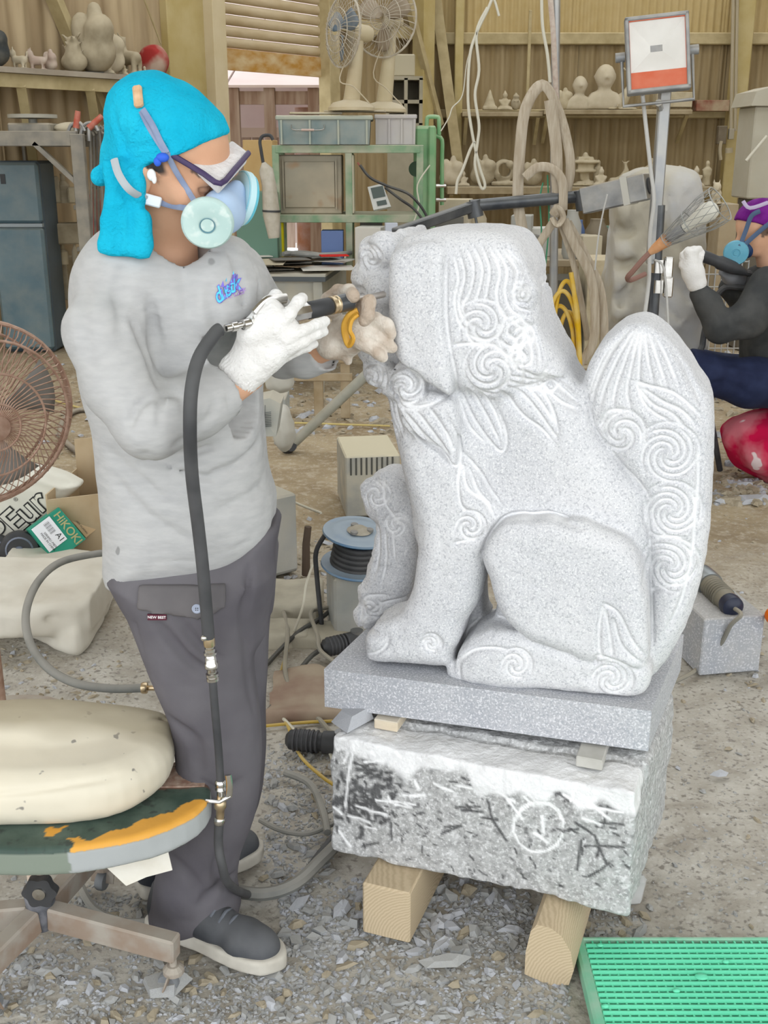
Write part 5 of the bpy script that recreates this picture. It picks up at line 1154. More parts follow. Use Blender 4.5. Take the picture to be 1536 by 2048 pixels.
def small_box(name, pts, Y, dY, depth, m, label):
    P = [W(x, y, Y + dY * i) for (x, y), i in zip(pts, (0, 0, 1, 1))]
    n = (P[1] - P[0]).cross(P[3] - P[0]).normalized(); n = n if n.y > 0 else -n
    r = thing(name, label, 'box', sum(P, Vector()) / 4 + n * depth / 2); mb = MB(); mb.prism(P, n, depth); mb.build('carton', m, r)
    x = (P[1] - P[0]).normalized(); y = (P[3] - P[0]).normalized(); return r, P, x, y, n
gm = mat('green_carton', (.02, .26, .17), .6, col2=(.03, .32, .22), scale=10)
r, P, x, y, n = small_box('green_tool_box', [(110,1125),(58,1060),(118,1015),(172,1078)], 3.76, .07, .10, gm, 'small green printed carton with white barcode label')
cc = (P[0] + P[2]) / 2
def q_(u, v, o=.002): return P[0] + (P[1] - P[0]) * u + (P[3] - P[0]) * v - n * o
mb = MB(); mb.prism([q_(.28, .05), q_(.98, .05), q_(.98, .62), q_(.28, .62)], -n, .0006); lb = mb.build('paper_label', mat('label_paper', (.82, .84, .88), .7), r)
xr = (P[0] - P[1]).normalized(); yr = (P[3] - P[0]).normalized()
tk = mat('black_ink', (.02, .02, .02), .7); mgold = mat('gold_ink', (.42, .42, .20), .6)
text_mesh('label_text', 'A1', .030, tk, lb, q_(.42, .50, .0035), xr, yr, 0); 
for k in range(12):
    u = .90 - k * .026; mb = MB(); w = (.004, .010, .006)[k % 3]; mb.prism([q_(u, .36, .003), q_(u - w, .36, .003), q_(u - w, .52, .003), q_(u, .52, .003)], -n, .0004); mb.build('barcode_line', tk, lb)
text_mesh('label_text', '50R0M51-MB70\nMADE IN CHINA', .011, tk, lb, q_(.50, .22, .0035), xr, yr, 0)
text_mesh('box_text', 'HiKOKI', .042, mgold, r, q_(.48, .80, .003), xr, yr, 0, bold=.0006)
bm_ = mat('kraft_carton', (.52, .36, .20), .8, col2=(.58, .42, .25), scale=10)
r, P, x, y, n = small_box('brown_tool_box', [(172,1075),(127,1022),(168,1000),(208,1046)], 3.88, .06, .09, bm_, 'small brown kraft carton with red lettering in the open box')
def q_(u, v, o=.002): return P[0] + (P[1] - P[0]) * u + (P[3] - P[0]) * v - n * o
xr = (P[0] - P[1]).normalized(); yr = (P[3] - P[0]).normalized()
text_mesh('box_text', 'NPK', .034, mat('red_ink', (.60, .05, .03), .6), r, q_(.48, .72, .003), xr, yr, 0, bold=.0008); text_mesh('box_text', 'Air Tool', .016, tk, r, q_(.48, .50, .003), xr, yr, 0); text_mesh('box_text', 'GENUINE MADE IN JAPAN', .0095, tk, r, q_(.5, .14, .003), xr, yr, 0)
def wheel(px, py, Y, label):
    c = W(px, py, Y); r = thing('trolley_wheel', label, 'wheel', (c.x, c.y, c.z - .07)); ax = Vector((.2, -1, .1)).normalized(); mb = MB()
    mb.lathe(c - ax * .02, ax, [(.05, 0), (.068, .004), (.072, .02), (.068, .036), (.05, .04)], 28); mb.build('tyre', M_rubber, r, True); mb = MB(); mb.lathe(c - ax * .015, ax, [(.0, .0), (.052, .0), (.052, .034), (.045, .038), (.040, .028), (.018, .028), (.014, .042), (0, .044)], 28); h = mb.build('rim', mat('blue_grey_rim', (.12, .14, .19), .5, col2=(.2, .22, .27), scale=30), r, True)
    for k in range(5): a = k * 2 * PI / 5; x, y, _ = frame(ax); mb = MB(); q = c + ax * .014 + (x * math.cos(a) + y * math.sin(a)) * .030; mb.cyl(q, q + ax * .004, .006, n=8); mb.build('bolt', M_chrome, h)
wheel(40, 1098, 3.82, 'black trolley wheel with blue-grey rim under the sack'); wheel(-10, 1104, 3.84, 'black trolley wheel cut by the left edge of the photo')
# grey hose looping from the heap to behind the worker's knee
def simple_tube(name, label, cat, pts, r_, m, n=8, sm=6, group=None, flat=None):
    mb = MB(); mb.tube(pts, r_, n, sm, flat=flat); o = mb.build(name, m, smooth=True); tag(o, label, cat, group); return o
M_ghose = mat('grey_hose', (.16, .165, .155), .7, col2=(.24, .24, .22), scale=9, dust=.5, dcol=(.36, .34, .30))
simple_tube('grey_hose', 'dusty grey hose looping over the cream canvas and back behind the worker', 'hose', [W(240,1105,3.1), W(190,1108,3.0), W(120,1125,2.9), W(75,1165,2.75), W(52,1225,2.6), W(60,1285,2.5), W(95,1335,2.4), W(150,1366,2.36), W(220,1377,2.34), W(285,1376,2.32)], .0105, M_ghose, 12)
mb = MB(); a, b = W(283,1376,2.32), W(296,1376,2.32); mb.lathe(a, b - a, [(.012, 0), (.0135, .003), (.0135, .012), (.012, .014)], 12); mb.cyl(W(296,1376,2.32), W(335,1376,2.30), .006); o = mb.build('hose_fitting', M_brass, smooth=True); tag(o, 'brown hose fitting at the end of the grey hose', 'fitting')
simple_tube('floor_hose', 'dark hose curving over the bare earth between fan and worker', 'hose', [G(220,828,.012), G(160,820,.012), G(128,840,.012), G(122,870,.012), G(150,900,.012), G(215,940,.012), G(300,985,.012)], .016, mat('brown_hose', (.15, .125, .10), .8, dust=.5), 10)
simple_tube('guide_rope', 'thin yellow cord stretched across the bare earth', 'cord', [G(90,795,.01), G(180,820,.01), G(300,836,.01), G(460,842,.01), G(600,846,.01), G(780,852,.01)], .006, mat('yellow_cord', (.55, .44, .18), .8), 6)
TONE[:] = [.80, 1.2]
# ------------------------------------------------------------------ middle ground
M_stone = mat('grey_block_stone', (.34, .35, .33), .9, col2=(.46, .46, .44), scale=5, bump=.4, dust=.6, dcol=(.58, .53, .43), bscale=60)
def block(name, pts, h, m, label, cat='stone', group=None, z0=0.0, ch=.006):
    """pts: two front-bottom pixels and depth"""
    (x0, y0), (x1, y1), dep = pts; a = G(x0, y0, z0); b = G(x1, y1, z0); d = (b - a); L = d.length; d.normalize(); n = Vector((-d.y, d.x, 0))
    c = (a + b) / 2 + n * dep / 2; mb = MB(); mb.box((c.x, c.y, z0 + h / 2), (L, dep, h), Matrix((d, n, Vector((0, 0, 1)))).transposed(), ch=ch); o = mb.build(name, m); tag(o, label, cat, group); return o
block('stone_block', ((470, 1175), (596, 1142), .5), .30, M_stone, 'lower grey sawn stone block of the two stacked behind the worker')
block('stone_block', ((472, 1178), (596, 1145), .48), .24, M_stone, 'upper grey sawn stone block with a flat top behind the worker', z0=.30); 
b = COL.objects['stone_block.001']; b.location = b.location + Vector((.0, .02, .002))
tb = b.location
def topbox(name, px0, px1, pyt, pyb, Y, dep, m, label, cat, ch=.004, grp=None, rot=0):
    a = W(px0, pyb, Y); c = W(px1, pyb, Y); t = W(px0, pyt, Y); mb = MB(); mb.box(((a.x + c.x) / 2, Y + dep / 2, (a.z + t.z) / 2), (c.x - a.x, dep, t.z - a.z), Matrix.Rotation(rot, 3, 'Z'), ch=ch); o = mb.build(name, m); tag(o, label, cat, grp); return o
M_car = mat('layered_stone', (.38, .40, .38), .9, col2=(.50, .50, .46), scale=9, dust=.7, dcol=(.60, .55, .45))
r = thing('ruled_stone', 'upright pale stone with pencilled grid lines standing on the block behind the worker', 'stone', W(535, 925, 3.85))
zt_ = .54; 
mb = MB(); a = W(512, 925, 3.75); t = W(512, 800, 3.75); w_ = mpp(530, 850, 3.75); mb.prism([(a.x, 3.75, .545), (a.x + 42 * w_, 3.75, .545), (a.x + 52 * w_, 3.78, t.z - .02), (a.x + 30 * w_, 3.78, t.z), (a.x - 4 * w_, 3.76, t.z - .01)], (0, 1, 0), .14); mb.build('stone_body', M_car, r)
mk = mat('pencil', (.12, .13, .13), .8)
for k in range(9):
    z = .58 + k * (t.z - .62) / 9; mb = MB(); mb.beam((a.x + 1 * w_, 3.745, z), (a.x + 34 * w_, 3.747, z + .004), .002, .003, up=(0, 1, 0)); mb.build('ruled_line', mk, r)
mb = MB(); mb.beam((a.x + 20 * w_, 3.745, .56), (a.x + 22 * w_, 3.757, t.z - .02), .002, .003, up=(0, 1, 0)); mb.build('ruled_line', mk, r)
topbox('pale_stone', 548, 573, 798, 890, 4.3, .2, M_car, 'small pale squared stone right of the ruled stone', 'stone'); COL.objects['pale_stone'].location.z += 0
def lump(name, px, py, Y, rx, ry, rz, m, label, cat, seed=1, rough=.012, sc=12, group=None, res=None, floorcut=None):
    c = np.array(W(px, py, Y)); rr = np.array((rx, ry, rz)); f = Field(c - rr * 1.25 - .01, c + rr * 1.25 + .01, res or max(rx, rz) / 14)
    f.el(c, rr); f.noise(rough, sc, seed); f.noise(rough * .4, sc * 3, seed + 1)
    if floorcut is not None: f.cut((0, 0, -1), -floorcut)
    o = f.mesh(name, m); tag(o, label, cat, group); return o
M_cloth = mat('dusty_cloth', (.60, .58, .52), .95, col2=(.50, .48, .42), scale=8)
lump('white_cloth', 556, 760, 4.15, .06, .05, .055, M_cloth, 'crumpled white cloth lying on the stones behind the glove', 'cloth', 3)
lump('sand_bag', 568, 858, 4.25, .04, .06, .10, M_cloth, 'drooping cream cloth bag leaning on the pale stone', 'bag', 5)
# bench-side bits on the ground
block('grooved_stone', ((692, 1035), (800, 1030), .35), .27, mat('grooved_stone', (.42, .42, .39), .9, col2=(.50, .49, .45), scale=9, dust=.9, dcol=(.72, .66, .50)), 'grey stone with a row of saw cuts along its edge, behind the cable reel')
g_ = COL.objects['grooved_stone']
rt = g_; a = G(692, 1035); b = G(800, 1030); 
for k in range(9):
    p = a + (b - a) * (.10 + k * .095); mb = MB(); mb.box((p.x, p.y - .001, .225), (.007, .004, .075)); mb.build('saw_cut', mat('dark_cut', (.10, .10, .09), .9), rt)
def cable_reel():
    base = W(704, 1150, 3.25); z0 = base.z; r = thing('cable_reel', 'blue steel cable reel wound with black cable standing on a stone', 'cable reel', (base.x + .01, 3.33, z0))
    cx, cy = base.x + .01, 3.33; Mb = mat('blue_steel', (.08, .20, .38), .45, col2=(.14, .28, .46), scale=9, dust=.75, dcol=(.42, .46, .48)); ax = Vector((.10, -.10, 1)).normalized(); c0 = Vector((cx, cy, z0))
    for nm, h, R in (('lower_flange', 0, .115), ('upper_flange', .115, .118)):
        mb = MB(); mb.lathe(c0 + ax * h, ax, [(.03, .004), (.045, .0), (.06, .006), (R - .03, .006), (R - .02, .0), (R - .004, .0), (R, .004), (R - .002, .010), (R - .02, .008), (R - .03, .013), (.06, .013), (.045, .008), (.03, .012)], 40); mb.build(nm, Mb, r, True)
    mb = MB(); mb.lathe(c0 + ax * .01, ax, [(.06, 0), (.06, .108)], 28); mb.build('drum', mat('dark_drum', (.03, .035, .05), .5), r, True)
    x, y, d = frame(ax)
    for k in range(5):
        h = .016 + .017 * k; R = .078 - .002 * k; mb = MB(); mb.rings([c0 + ax * (h + .003 * math.sin(a)) + x * R * math.cos(a) + y * R * math.sin(a) for a in np.linspace(0, 2 * PI, 33)[:-1]], .0085, 8, closed=True); mb.build('cable_turn', M_hose, r, True)
    mb = MB(); mb.lathe(c0 + ax * .127, ax, [(0, .012), (.02, .012), (.028, .006), (.04, .0)], 24); mb.build('hub_cap', mat('dusty_cap', (.40, .37, .30), .8, col2=(.5, .46, .4), scale=30), r, True)
    for k in range(3): a = k * 2.1; mb = MB(); q = c0 + ax * .128 + x * .033 * math.cos(a) + y * .033 * math.sin(a); mb.lathe(q, ax, [(.012, 0), (.012, .008), (0, .010)], 14); mb.build('socket', mat('socket_grey', (.30, .29, .27), .7), r, True)
    mb = MB(); mb.tube([c0 + x * -.10 + ax * .115, c0 + Vector((-.125, -.02, .06)), c0 + Vector((-.125, -.03, -.02)), c0 + Vector((-.11, -.04, -z0 + .012))], .008, 8, 6); mb.build('loose_cable', M_hose, r, True)
    return cx, cy, z0
rcx, rcy, rz0 = cable_reel()
mb = MB(); mb.box((rcx, rcy, rz0 / 2 - .003), (.17, .17, rz0 - .006), Matrix.Rotation(.2, 3, 'Z'), ch=.008); o = mb.build('reel_stone', M_stone); tag(o, 'grey stone cube carrying the blue cable reel', 'stone')
mb = MB(); a = G(612, 1150); mb.rings([(a.x, a.y, 0), (a.x + .003, a.y, .12), (a.x + .012, a.y, .19)], [.016, .014, .013], 8); o = mb.build('iron_stake', mat('rust_iron', (.12, .09, .07), .8), smooth=True); tag(o, 'short rusty iron bar standing upright beside the cable reel', 'bar')
mb = MB(); mb.cyl(G(580, 893, .02), W(745, 738, 5.35), .026, n=14); o = mb.build('steel_pipe', mat('grey_pipe', (.40, .41, .36), .6, col2=(.5, .5, .45), scale=12, dust=.5), smooth=True); tag(o, 'long grey steel pipe slanting up from the floor towards the statue', 'pipe')
mb = MB(); mb.cyl(G(574, 897, .01), G(582, 891, .04), .032, n=12); o = mb.build('pipe_cap', M_rubber, smooth=True); tag(o, 'black rubber foot at the lower end of the slanting pipe', 'cap')
# cables on the ground between the worker and the block
def gt(name, label, cat, pts, r_, m, n=8, grp=None, z=None):
    P = [G(x, y, (zz if zz else 0) + r_ + .004) for x, y, *q in pts for zz in [q[0] if q else 0]]
    return simple_tube(name, label, cat, P, r_, m, n, 5, grp)
M_bk = mat('black_cable', (.03, .03, .032), .6, col2=(.08, .08, .075), scale=8, dust=.35, dcol=(.25, .24, .21)); M_gy = mat('grey_cable', (.23, .225, .20), .7, col2=(.33, .32, .28), scale=8, dust=.4); M_ye = mat('yellow_cable', (.62, .42, .08), .6, col2=(.66, .50, .2), scale=8, dust=.35); M_wh = mat('white_cable', (.68, .65, .55), .7)
gt('power_cable', 'black cable running from the knee of the worker up towards the reel', 'cable', ((530,1430),(575,1375),(625,1310,.02),(680,1285,.04),(712,1270,.04)), .0075, M_bk)
gt('power_cable', 'black cable crossing behind the worker to the lower left of the reel', 'cable', ((505,1360),(560,1300),(600,1262,.03),(650,1230,.03),(700,1180,.05),(735,1165,.05)), .0075, M_bk)
gt('power_cable', 'grey cable arching over the black ones beside the slab', 'cable', ((720,1195,.04),(655,1215,.05),(622,1225,.06),(635,1270,.06),(640,1300,.04),(670,1325,.02)), .007, M_gy)
gt('power_cable', 'grey cable lying in a long bow left of the block', 'cable', ((560,1200,.02),(575,1260,.03),(570,1340,.02),(590,1390),(640,1440),(665,1470)), .007, M_gy)
gt('power_cable', 'yellow cable lying among the black cables near the knee', 'cable', ((575,1300),(560,1350),(552,1400),(575,1450),(600,1510),(640,1550),(668,1570)), .0045, M_ye)
gt('power_cable', 'pale cable curling left of the granite block', 'cable', ((560,1430),(610,1480),(655,1500),(668,1530)), .005, M_wh)
gt('power_cable', 'short yellow cable lying level with the slab bottom', 'cable', ((528,1452),(570,1448),(620,1444),(665,1442)), .0045, M_ye)
gt('rubber_hose', 'thick grey rubber hose lying beside the block foot', 'hose', ((470,1782),(530,1788),(590,1768),(640,1722),(672,1690),(700,1660)), .014, M_ghose)
gt('rubber_hose', 'thin dark hose curving through the gravel left of the block', 'hose', ((520,1640),(560,1660),(610,1668),(650,1655),(680,1640)), .006, M_ghose)
gt('rubber_hose', 'dark hose rising left of the block beside the black plug', 'hose', ((570,1545),(620,1568),(645,1620),(655,1665)), .009, M_ghose)
gt('rubber_hose', 'grey hose ring lying flat by the stool leg and shoe', 'hose', ((160,1770),(190,1820),(250,1845),(330,1838),(360,1810)), .009, M_ghose)
simple_tube('extension_cable', 'thin white cord sagging from the stone block to the cable reel', 'cord', [W(530,955,3.5), W(560,985,3.45), W(590,1005,3.4), W(642,1026,3.28)], .004, M_wh, 6)
simple_tube('extension_cable', 'thin white cord hanging down left of the cable reel to the ground', 'cord', [W(625,1130,3.2), W(612,1170,3.15), W(605,1215,3.1), G(585,1272,.01)], .004, M_wh, 6)
def hand_tool(px, py, ang, L, label, z=.03):
    c = G(px, py, z); r = thing('angle_grinder', label, 'grinder', (c.x, c.y, 0)); d = Vector((math.cos(ang), math.sin(ang), 0))
    mb = MB(); mb.lathe(c - d * L / 2, d, [(.014, 0), (.026, .01), (.030, L * .3), (.024, L * .6), (.03, L * .62), (.032, L * .9), (.02, L)], 14); mb.build('motor_housing', M_rubber, r, True)
    for k in range(6): mb = MB(); mb.lathe(c - d * (L / 2 - .02 - .012 * k), d, [(.0285, 0), (.031, .002), (.031, .005), (.0285, .007)], 14); mb.build('cooling_fin', mat('worn_black', (.08, .08, .085), .5), r, True)
    mb = MB(); mb.cyl(c + d * (L / 2 - .01) - Vector((0, 0, .0)), c + d * (L / 2 - .01) + Vector((0, 0, .035)), .02, n=14); mb.build('gear_head', mat('tool_grey', (.3, .3, .3), .4, .8), r, True)
hand_tool(682, 1288, .5, .13, 'black power tool lying behind the slab at its left end', .05)
hand_tool(632, 1483, -.15, .16, 'black power tool with cooling fins beside the top of the granite block')
# rough stone slabs beside the cables
for i, (px, py, sx_, sy_, sz_h, lab) in enumerate(((618,1395,.16,.20,.03,'reddish brown flat stone slab beneath the cables left of the statue slab'), (555,1215,.20,.18,.06,'pale rough stone slab beside the worker, left of the cable reel'), (640,1275,.16,.10,.03,'flat tan stone under the black power tool'), (575,1275,.10,.10,.04,'small rounded stone under the crossing cables'))):
    c = G(px, py); f = Field((c.x - sx_, c.y - sy_, -.02), (c.x + sx_, c.y + sy_, sz_h + .04), .008); f.bx((c.x, c.y, sz_h / 2 - .01), (sx_ * .75, sy_ * .7, sz_h / 2 + .01), r=.01); f.noise(.014, 9, i + 3); f.noise(.004, 30, i + 9)
    o = f.mesh('rough_slab', mat('brown_slab', (.30, .215, .17), .9, col2=(.44, .37, .29), scale=8) if i == 0 else mat('tan_slab', (.40, .37, .30), .9, col2=(.55, .51, .42), scale=8)); tag(o, lab, 'stone')
# stone cube with grinder at the right
block('stone_cube', ((1368, 1338), (1378, 1352), .30), .01, M_stone, 'x'); bpy.data.objects.remove(COL.objects['stone_cube'])
a = G(1398, 1352); b = G(1518, 1342); c2_ = G(1362, 1298); d = (b - a).normalized(); n = Vector((-d.y, d.x, 0)); h = .185
mb = MB(); cc = (a + b) / 2 + n * .11; mb.box((cc.x, cc.y, h / 2), ((b - a).length, .22, h), Matrix((d, n, Vector((0, 0, 1)))).transposed(), ch=.004); o = mb.build('stone_cube', mat('blue_grey_granite', (.42, .44, .48), .7, col2=(.52, .54, .57), scale=9, speck=[((.36, .38, .42), 120, .5, .62, .6), ((.70, .71, .74), 160, .52, .64, .6)], dust=.5, dcol=(.50, .46, .40))); tag(o, 'cut blue-grey granite cube carrying a grinder, right of the statue', 'stone')
def big_grinder():
    z = h + .04; A = W(1400, 1150, 3.28); B = W(1468, 1216, 3.02); r = thing('disc_grinder', 'grey disc grinder with black end cap lying on the granite cube', 'grinder', (cc.x, cc.y, h)); d = (B - A).normalized(); L = (B - A).length
    mb = MB(); mb.lathe(A, d, [(.030, 0), (.040, .01), (.042, L * .3), (.040, L * .34)], 20); mb.build('gear_head', mat('grey_cast', (.38, .40, .40), .35, .8), r, True)
    mb = MB(); mb.lathe(A, d, [(.034, L * .3), (.036, L * .34), (.033, L * .6), (.032, L * .86)], 20); mb.build('motor_housing', mat('olive_grey_shell', (.20, .19, .155), .5, dust=.3), r, True)
    for k in range(7): mb = MB(); mb.lathe(A + d * (L * (.4 + .05 * k)), d, [(.033, 0), (.0365, .001), (.0365, .004), (.033, .005)], 20); mb.build('cooling_fin', mat('olive_grey_shell', (.2, .2, .2)), r, True)
    mb = MB(); mb.lathe(A + d * L * .85, d, [(.032, 0), (.034, .01), (.032, .035), (.02, .045), (.0, .047)], 20); mb.build('end_cap', mat('dark_blue_cap', (.03, .035, .06), .35), r, True)
    x, y, _ = frame(d); q = A - d * .0 + Vector((-.02, .0, .02)); dn = Vector((-.9, -.1, .15)).normalized(); mb = MB(); mb.lathe(q, dn, [(.01, 0), (.05, .004), (.052, .014), (.048, .02), (.02, .02)], 24, ); g = mb.build('cutting_disc', mat('brown_disc', (.24, .15, .11), .8), r, True)
    mb = MB(); mb.tube([B + d * .0, B + d * .05, W(1462,1250,2.98), W(1440,1290,3.0), W(1405,1325,3.05), G(1385,1345,.01), G(1340,1368,.01)], .0065, 8, 6); mb.build('power_cord', M_gy, r, True)
big_grinder()
lump('orange_cone_base', 1552, 1232, 3.0, .035, .035, .03, mat('orange_plastic', (.80, .20, .05), .5), 'bit of bright orange plastic at the right edge by the granite cube', 'plastic piece', 3, .004)

# ------------------------------------------------------------------ work table, rack, fans
TY = 7.0
M_tgrey = mat('dusty_table', (.40, .40, .36), .7, col2=(.50, .49, .44), scale=5, dust=.7, dcol=(.60, .55, .44)); M_rack = mat('green_rack', (.20, .34, .21), .6, col2=(.46, .46, .36), scale=5, lo=.42, hi=.6, dust=.8, dcol=(.55, .52, .40))
def table():
    z = .76; fr = W(652, 545, 7.15); A = Vector((W(430, 530, 7.0).x, 7.05)); B = Vector((W(652, 548, 7.1).x, 7.0)); C = Vector((W(706, 512, 8.3).x, 8.3)); D = Vector((A.x - .0, 8.4))
    r = thing('work_table', 'grey steel work table with a dark edge piled with papers', 'table', ((A.x + C.x) / 2, 7.6, 0))
    mb = MB(); mb.prism([(p.x, p.y, z - .045) for p in (A, B, C, D)], (0, 0, 1), .03); mb.build('edge_band', mat('dark_edge', (.10, .11, .115), .6), r)
    mb = MB(); mb.prism([(p.x, p.y, z - .015) for p in (A, B, C, D)], (0, 0, 1), .015); mb.build('table_top', M_tgrey, r)
    mb = MB(); mb.prism([(p.x, p.y, z - .19) for p in (A + Vector((.03, .05)), B + Vector((-.03, .05)), B + Vector((-.03, .08)), A + Vector((.03, .08)))], (0, 0, 1), .145); mb.build('apron', M_tgrey, r)
    mb = MB(); mb.prism([(p.x, p.y, z - .19) for p in (B + Vector((-.05, .05)), B + Vector((-.02, .05)), C + Vector((-.05, -.05)), C + Vector((-.08, -.05)))], (0, 0, 1), .145); mb.build('apron', M_tgrey, r)
    for p in (A + Vector((.04, .05)), B + Vector((-.05, .05)), C + Vector((-.08, -.06)), D + Vector((.05, -.05))): mb = MB(); mb.box((p.x, p.y, (z - .045) / 2), (.06, .05, z - .045), ch=.004); mb.build('leg', M_tgrey, r)
    return z
tz = table()
def wood_frame():
    r = thing('wooden_trestle', 'small bare wooden trestle standing before the work table', 'trestle', G(630, 832)); m = mat('brown_wood', (.36, .28, .18), .8, col2=(.48, .39, .27), scale=9, dust=.5); Y = 6.35
    for px in (636, 690, 556): mb = MB(); a, b = W(px, 712, Y), W(px, 828, Y); mb.box((a.x, Y, a.z / 2), (.055, .05, a.z), ch=.003); mb.build('leg', m, r)
    for z_, y0 in ((W(600, 752, Y).z, 0), (W(600, 716, Y).z, 0)): mb = MB(); a, b = W(545, 750, Y), W(705, 750, Y); mb.box(((a.x + b.x) / 2, Y - .03, z_), (b.x - a.x, .02, .045), ch=.003); mb.build('rail', m, r)
wood_frame()
def rack():
    Y = 7.55; r = thing('storage_rack', 'green painted steel rack with peeling paint standing on the work table', 'rack', (W(695, 300, Y).x, Y + .2, tz))
    xl, xm, xr = W(551, 300, Y).x, W(697, 300, Y).x, W(840, 300, Y).x; zt = W(695, 290, Y).z; zs = W(695, 437, Y).z; w = .045; D = .42
    for x in (xl, xm, xr):
        for y in (Y, Y + D): mb = MB(); mb.box((x, y, (tz + zt) / 2), (w, .04, zt - tz), ch=.003); mb.build('post', M_rack, r)
    for z_ in (zt - .025, zs):
        for y in (Y - .005, Y + D): mb = MB(); mb.box(((xl + xr) / 2, y, z_), (xr - xl, .04, .05), ch=.003); mb.build('rail', M_rack, r)
        for x in (xl, xr): mb = MB(); mb.box((x, Y + D / 2, z_), (.04, D, .045), ch=.003); mb.build('rail', M_rack, r)
        mb = MB(); mb.box(((xl + xr) / 2, Y + D / 2, z_ + .022), (xr - xl - .02, D, .008)); mb.build('shelf_board', M_rack, r)
    return Y, xl, xm, xr, zt, zs
RY, rxl, rxm, rxr, rzt, rzs = rack()
def container(px0, px1, pyt, Y, D, m, lab, lidm=None, wire=False, z0=None):
    z0 = z0 if z0 is not None else rzt + .003; x0, x1 = W(px0, 280, Y).x, W(px1, 280, Y).x; zt = W(px0, pyt, Y).z; r = thing('plastic_crate', lab, 'crate', ((x0 + x1) / 2, Y + D / 2, z0)); cx = (x0 + x1) / 2; w = x1 - x0
    mb = MB(); mb.box((cx, Y + D / 2, (z0 + zt) / 2), (w * .96, D, zt - z0), taper=1.03); mb.build('tub', m, r)
    for k in range(4): mb = MB(); mb.box((x0 + w * (.04 + .305 * k), Y - .006, (z0 + zt) / 2), (.012, .014, zt - z0)); mb.build('rib', lidm or m, r)
    mb = MB(); mb.box((cx, Y + D / 2, zt + .008), (w * 1.04, D + .04, .028), ch=.006); mb.build('lid', lidm or m, r)
    if wire:
        mb = MB(); h = zt - .055; a = x0 + w * .15; b = x0 + w * .5; mb.tube([(a, Y - .012, h + .02), (a + .01, Y - .03, h - .01), ((a + b) / 2, Y - .034, h - .012), (b - .01, Y - .03, h - .01), (b, Y - .012, h + .02)], .003, 6, 4); hd = mb.build('handle', M_chrome, r, True)
        mb = MB(); mb.cyl(((a + b) / 2 - .04, Y - .034, h - .012), ((a + b) / 2 + .04, Y - .034, h - .012), .007, n=8); mb.build('handle_grip', mat('pink_grip', (.62, .48, .42), .6), hd, True)
container(556, 742, 238, 7.5, .4, mat('slate_plastic', (.20, .26, .26), .6, col2=(.30, .35, .34), scale=5, dust=.5), 'slate blue lidded plastic crate with wire handle on the rack', mat('pale_lid', (.42, .46, .40), .7, dust=.7, dcol=(.60, .56, .44)), True)
container(750, 832, 236, 7.62, .32, mat('lilac_plastic', (.50, .47, .46), .6, col2=(.58, .56, .54), scale=5, dust=.5), 'pale grey plastic tub beside the slate crate on the rack')
for i, (px, py, w, lab) in enumerate(((600,214,.34,'thin board lying on the lid of the slate crate'), (680,217,.40,'grey plank lying across the crates'))):
    p = W(px, py, 7.62 + .1 * i); zc_ = W(650, 238, 7.5).z + .024; mb = MB(); mb.box((p.x + .1, p.y, zc_ + .014 + .016 * i), (w, .12, .012), Matrix.Rotation(-.12 * (i * 2 - 1), 3, 'Z') , ch=.002); o = mb.build('scrap_board', mat('dusty_board', (.52, .45, .33), .9, col2=(.62, .56, .44), scale=8)); tag(o, lab, 'board')
topz = W(650, 238, 7.5).z + .022
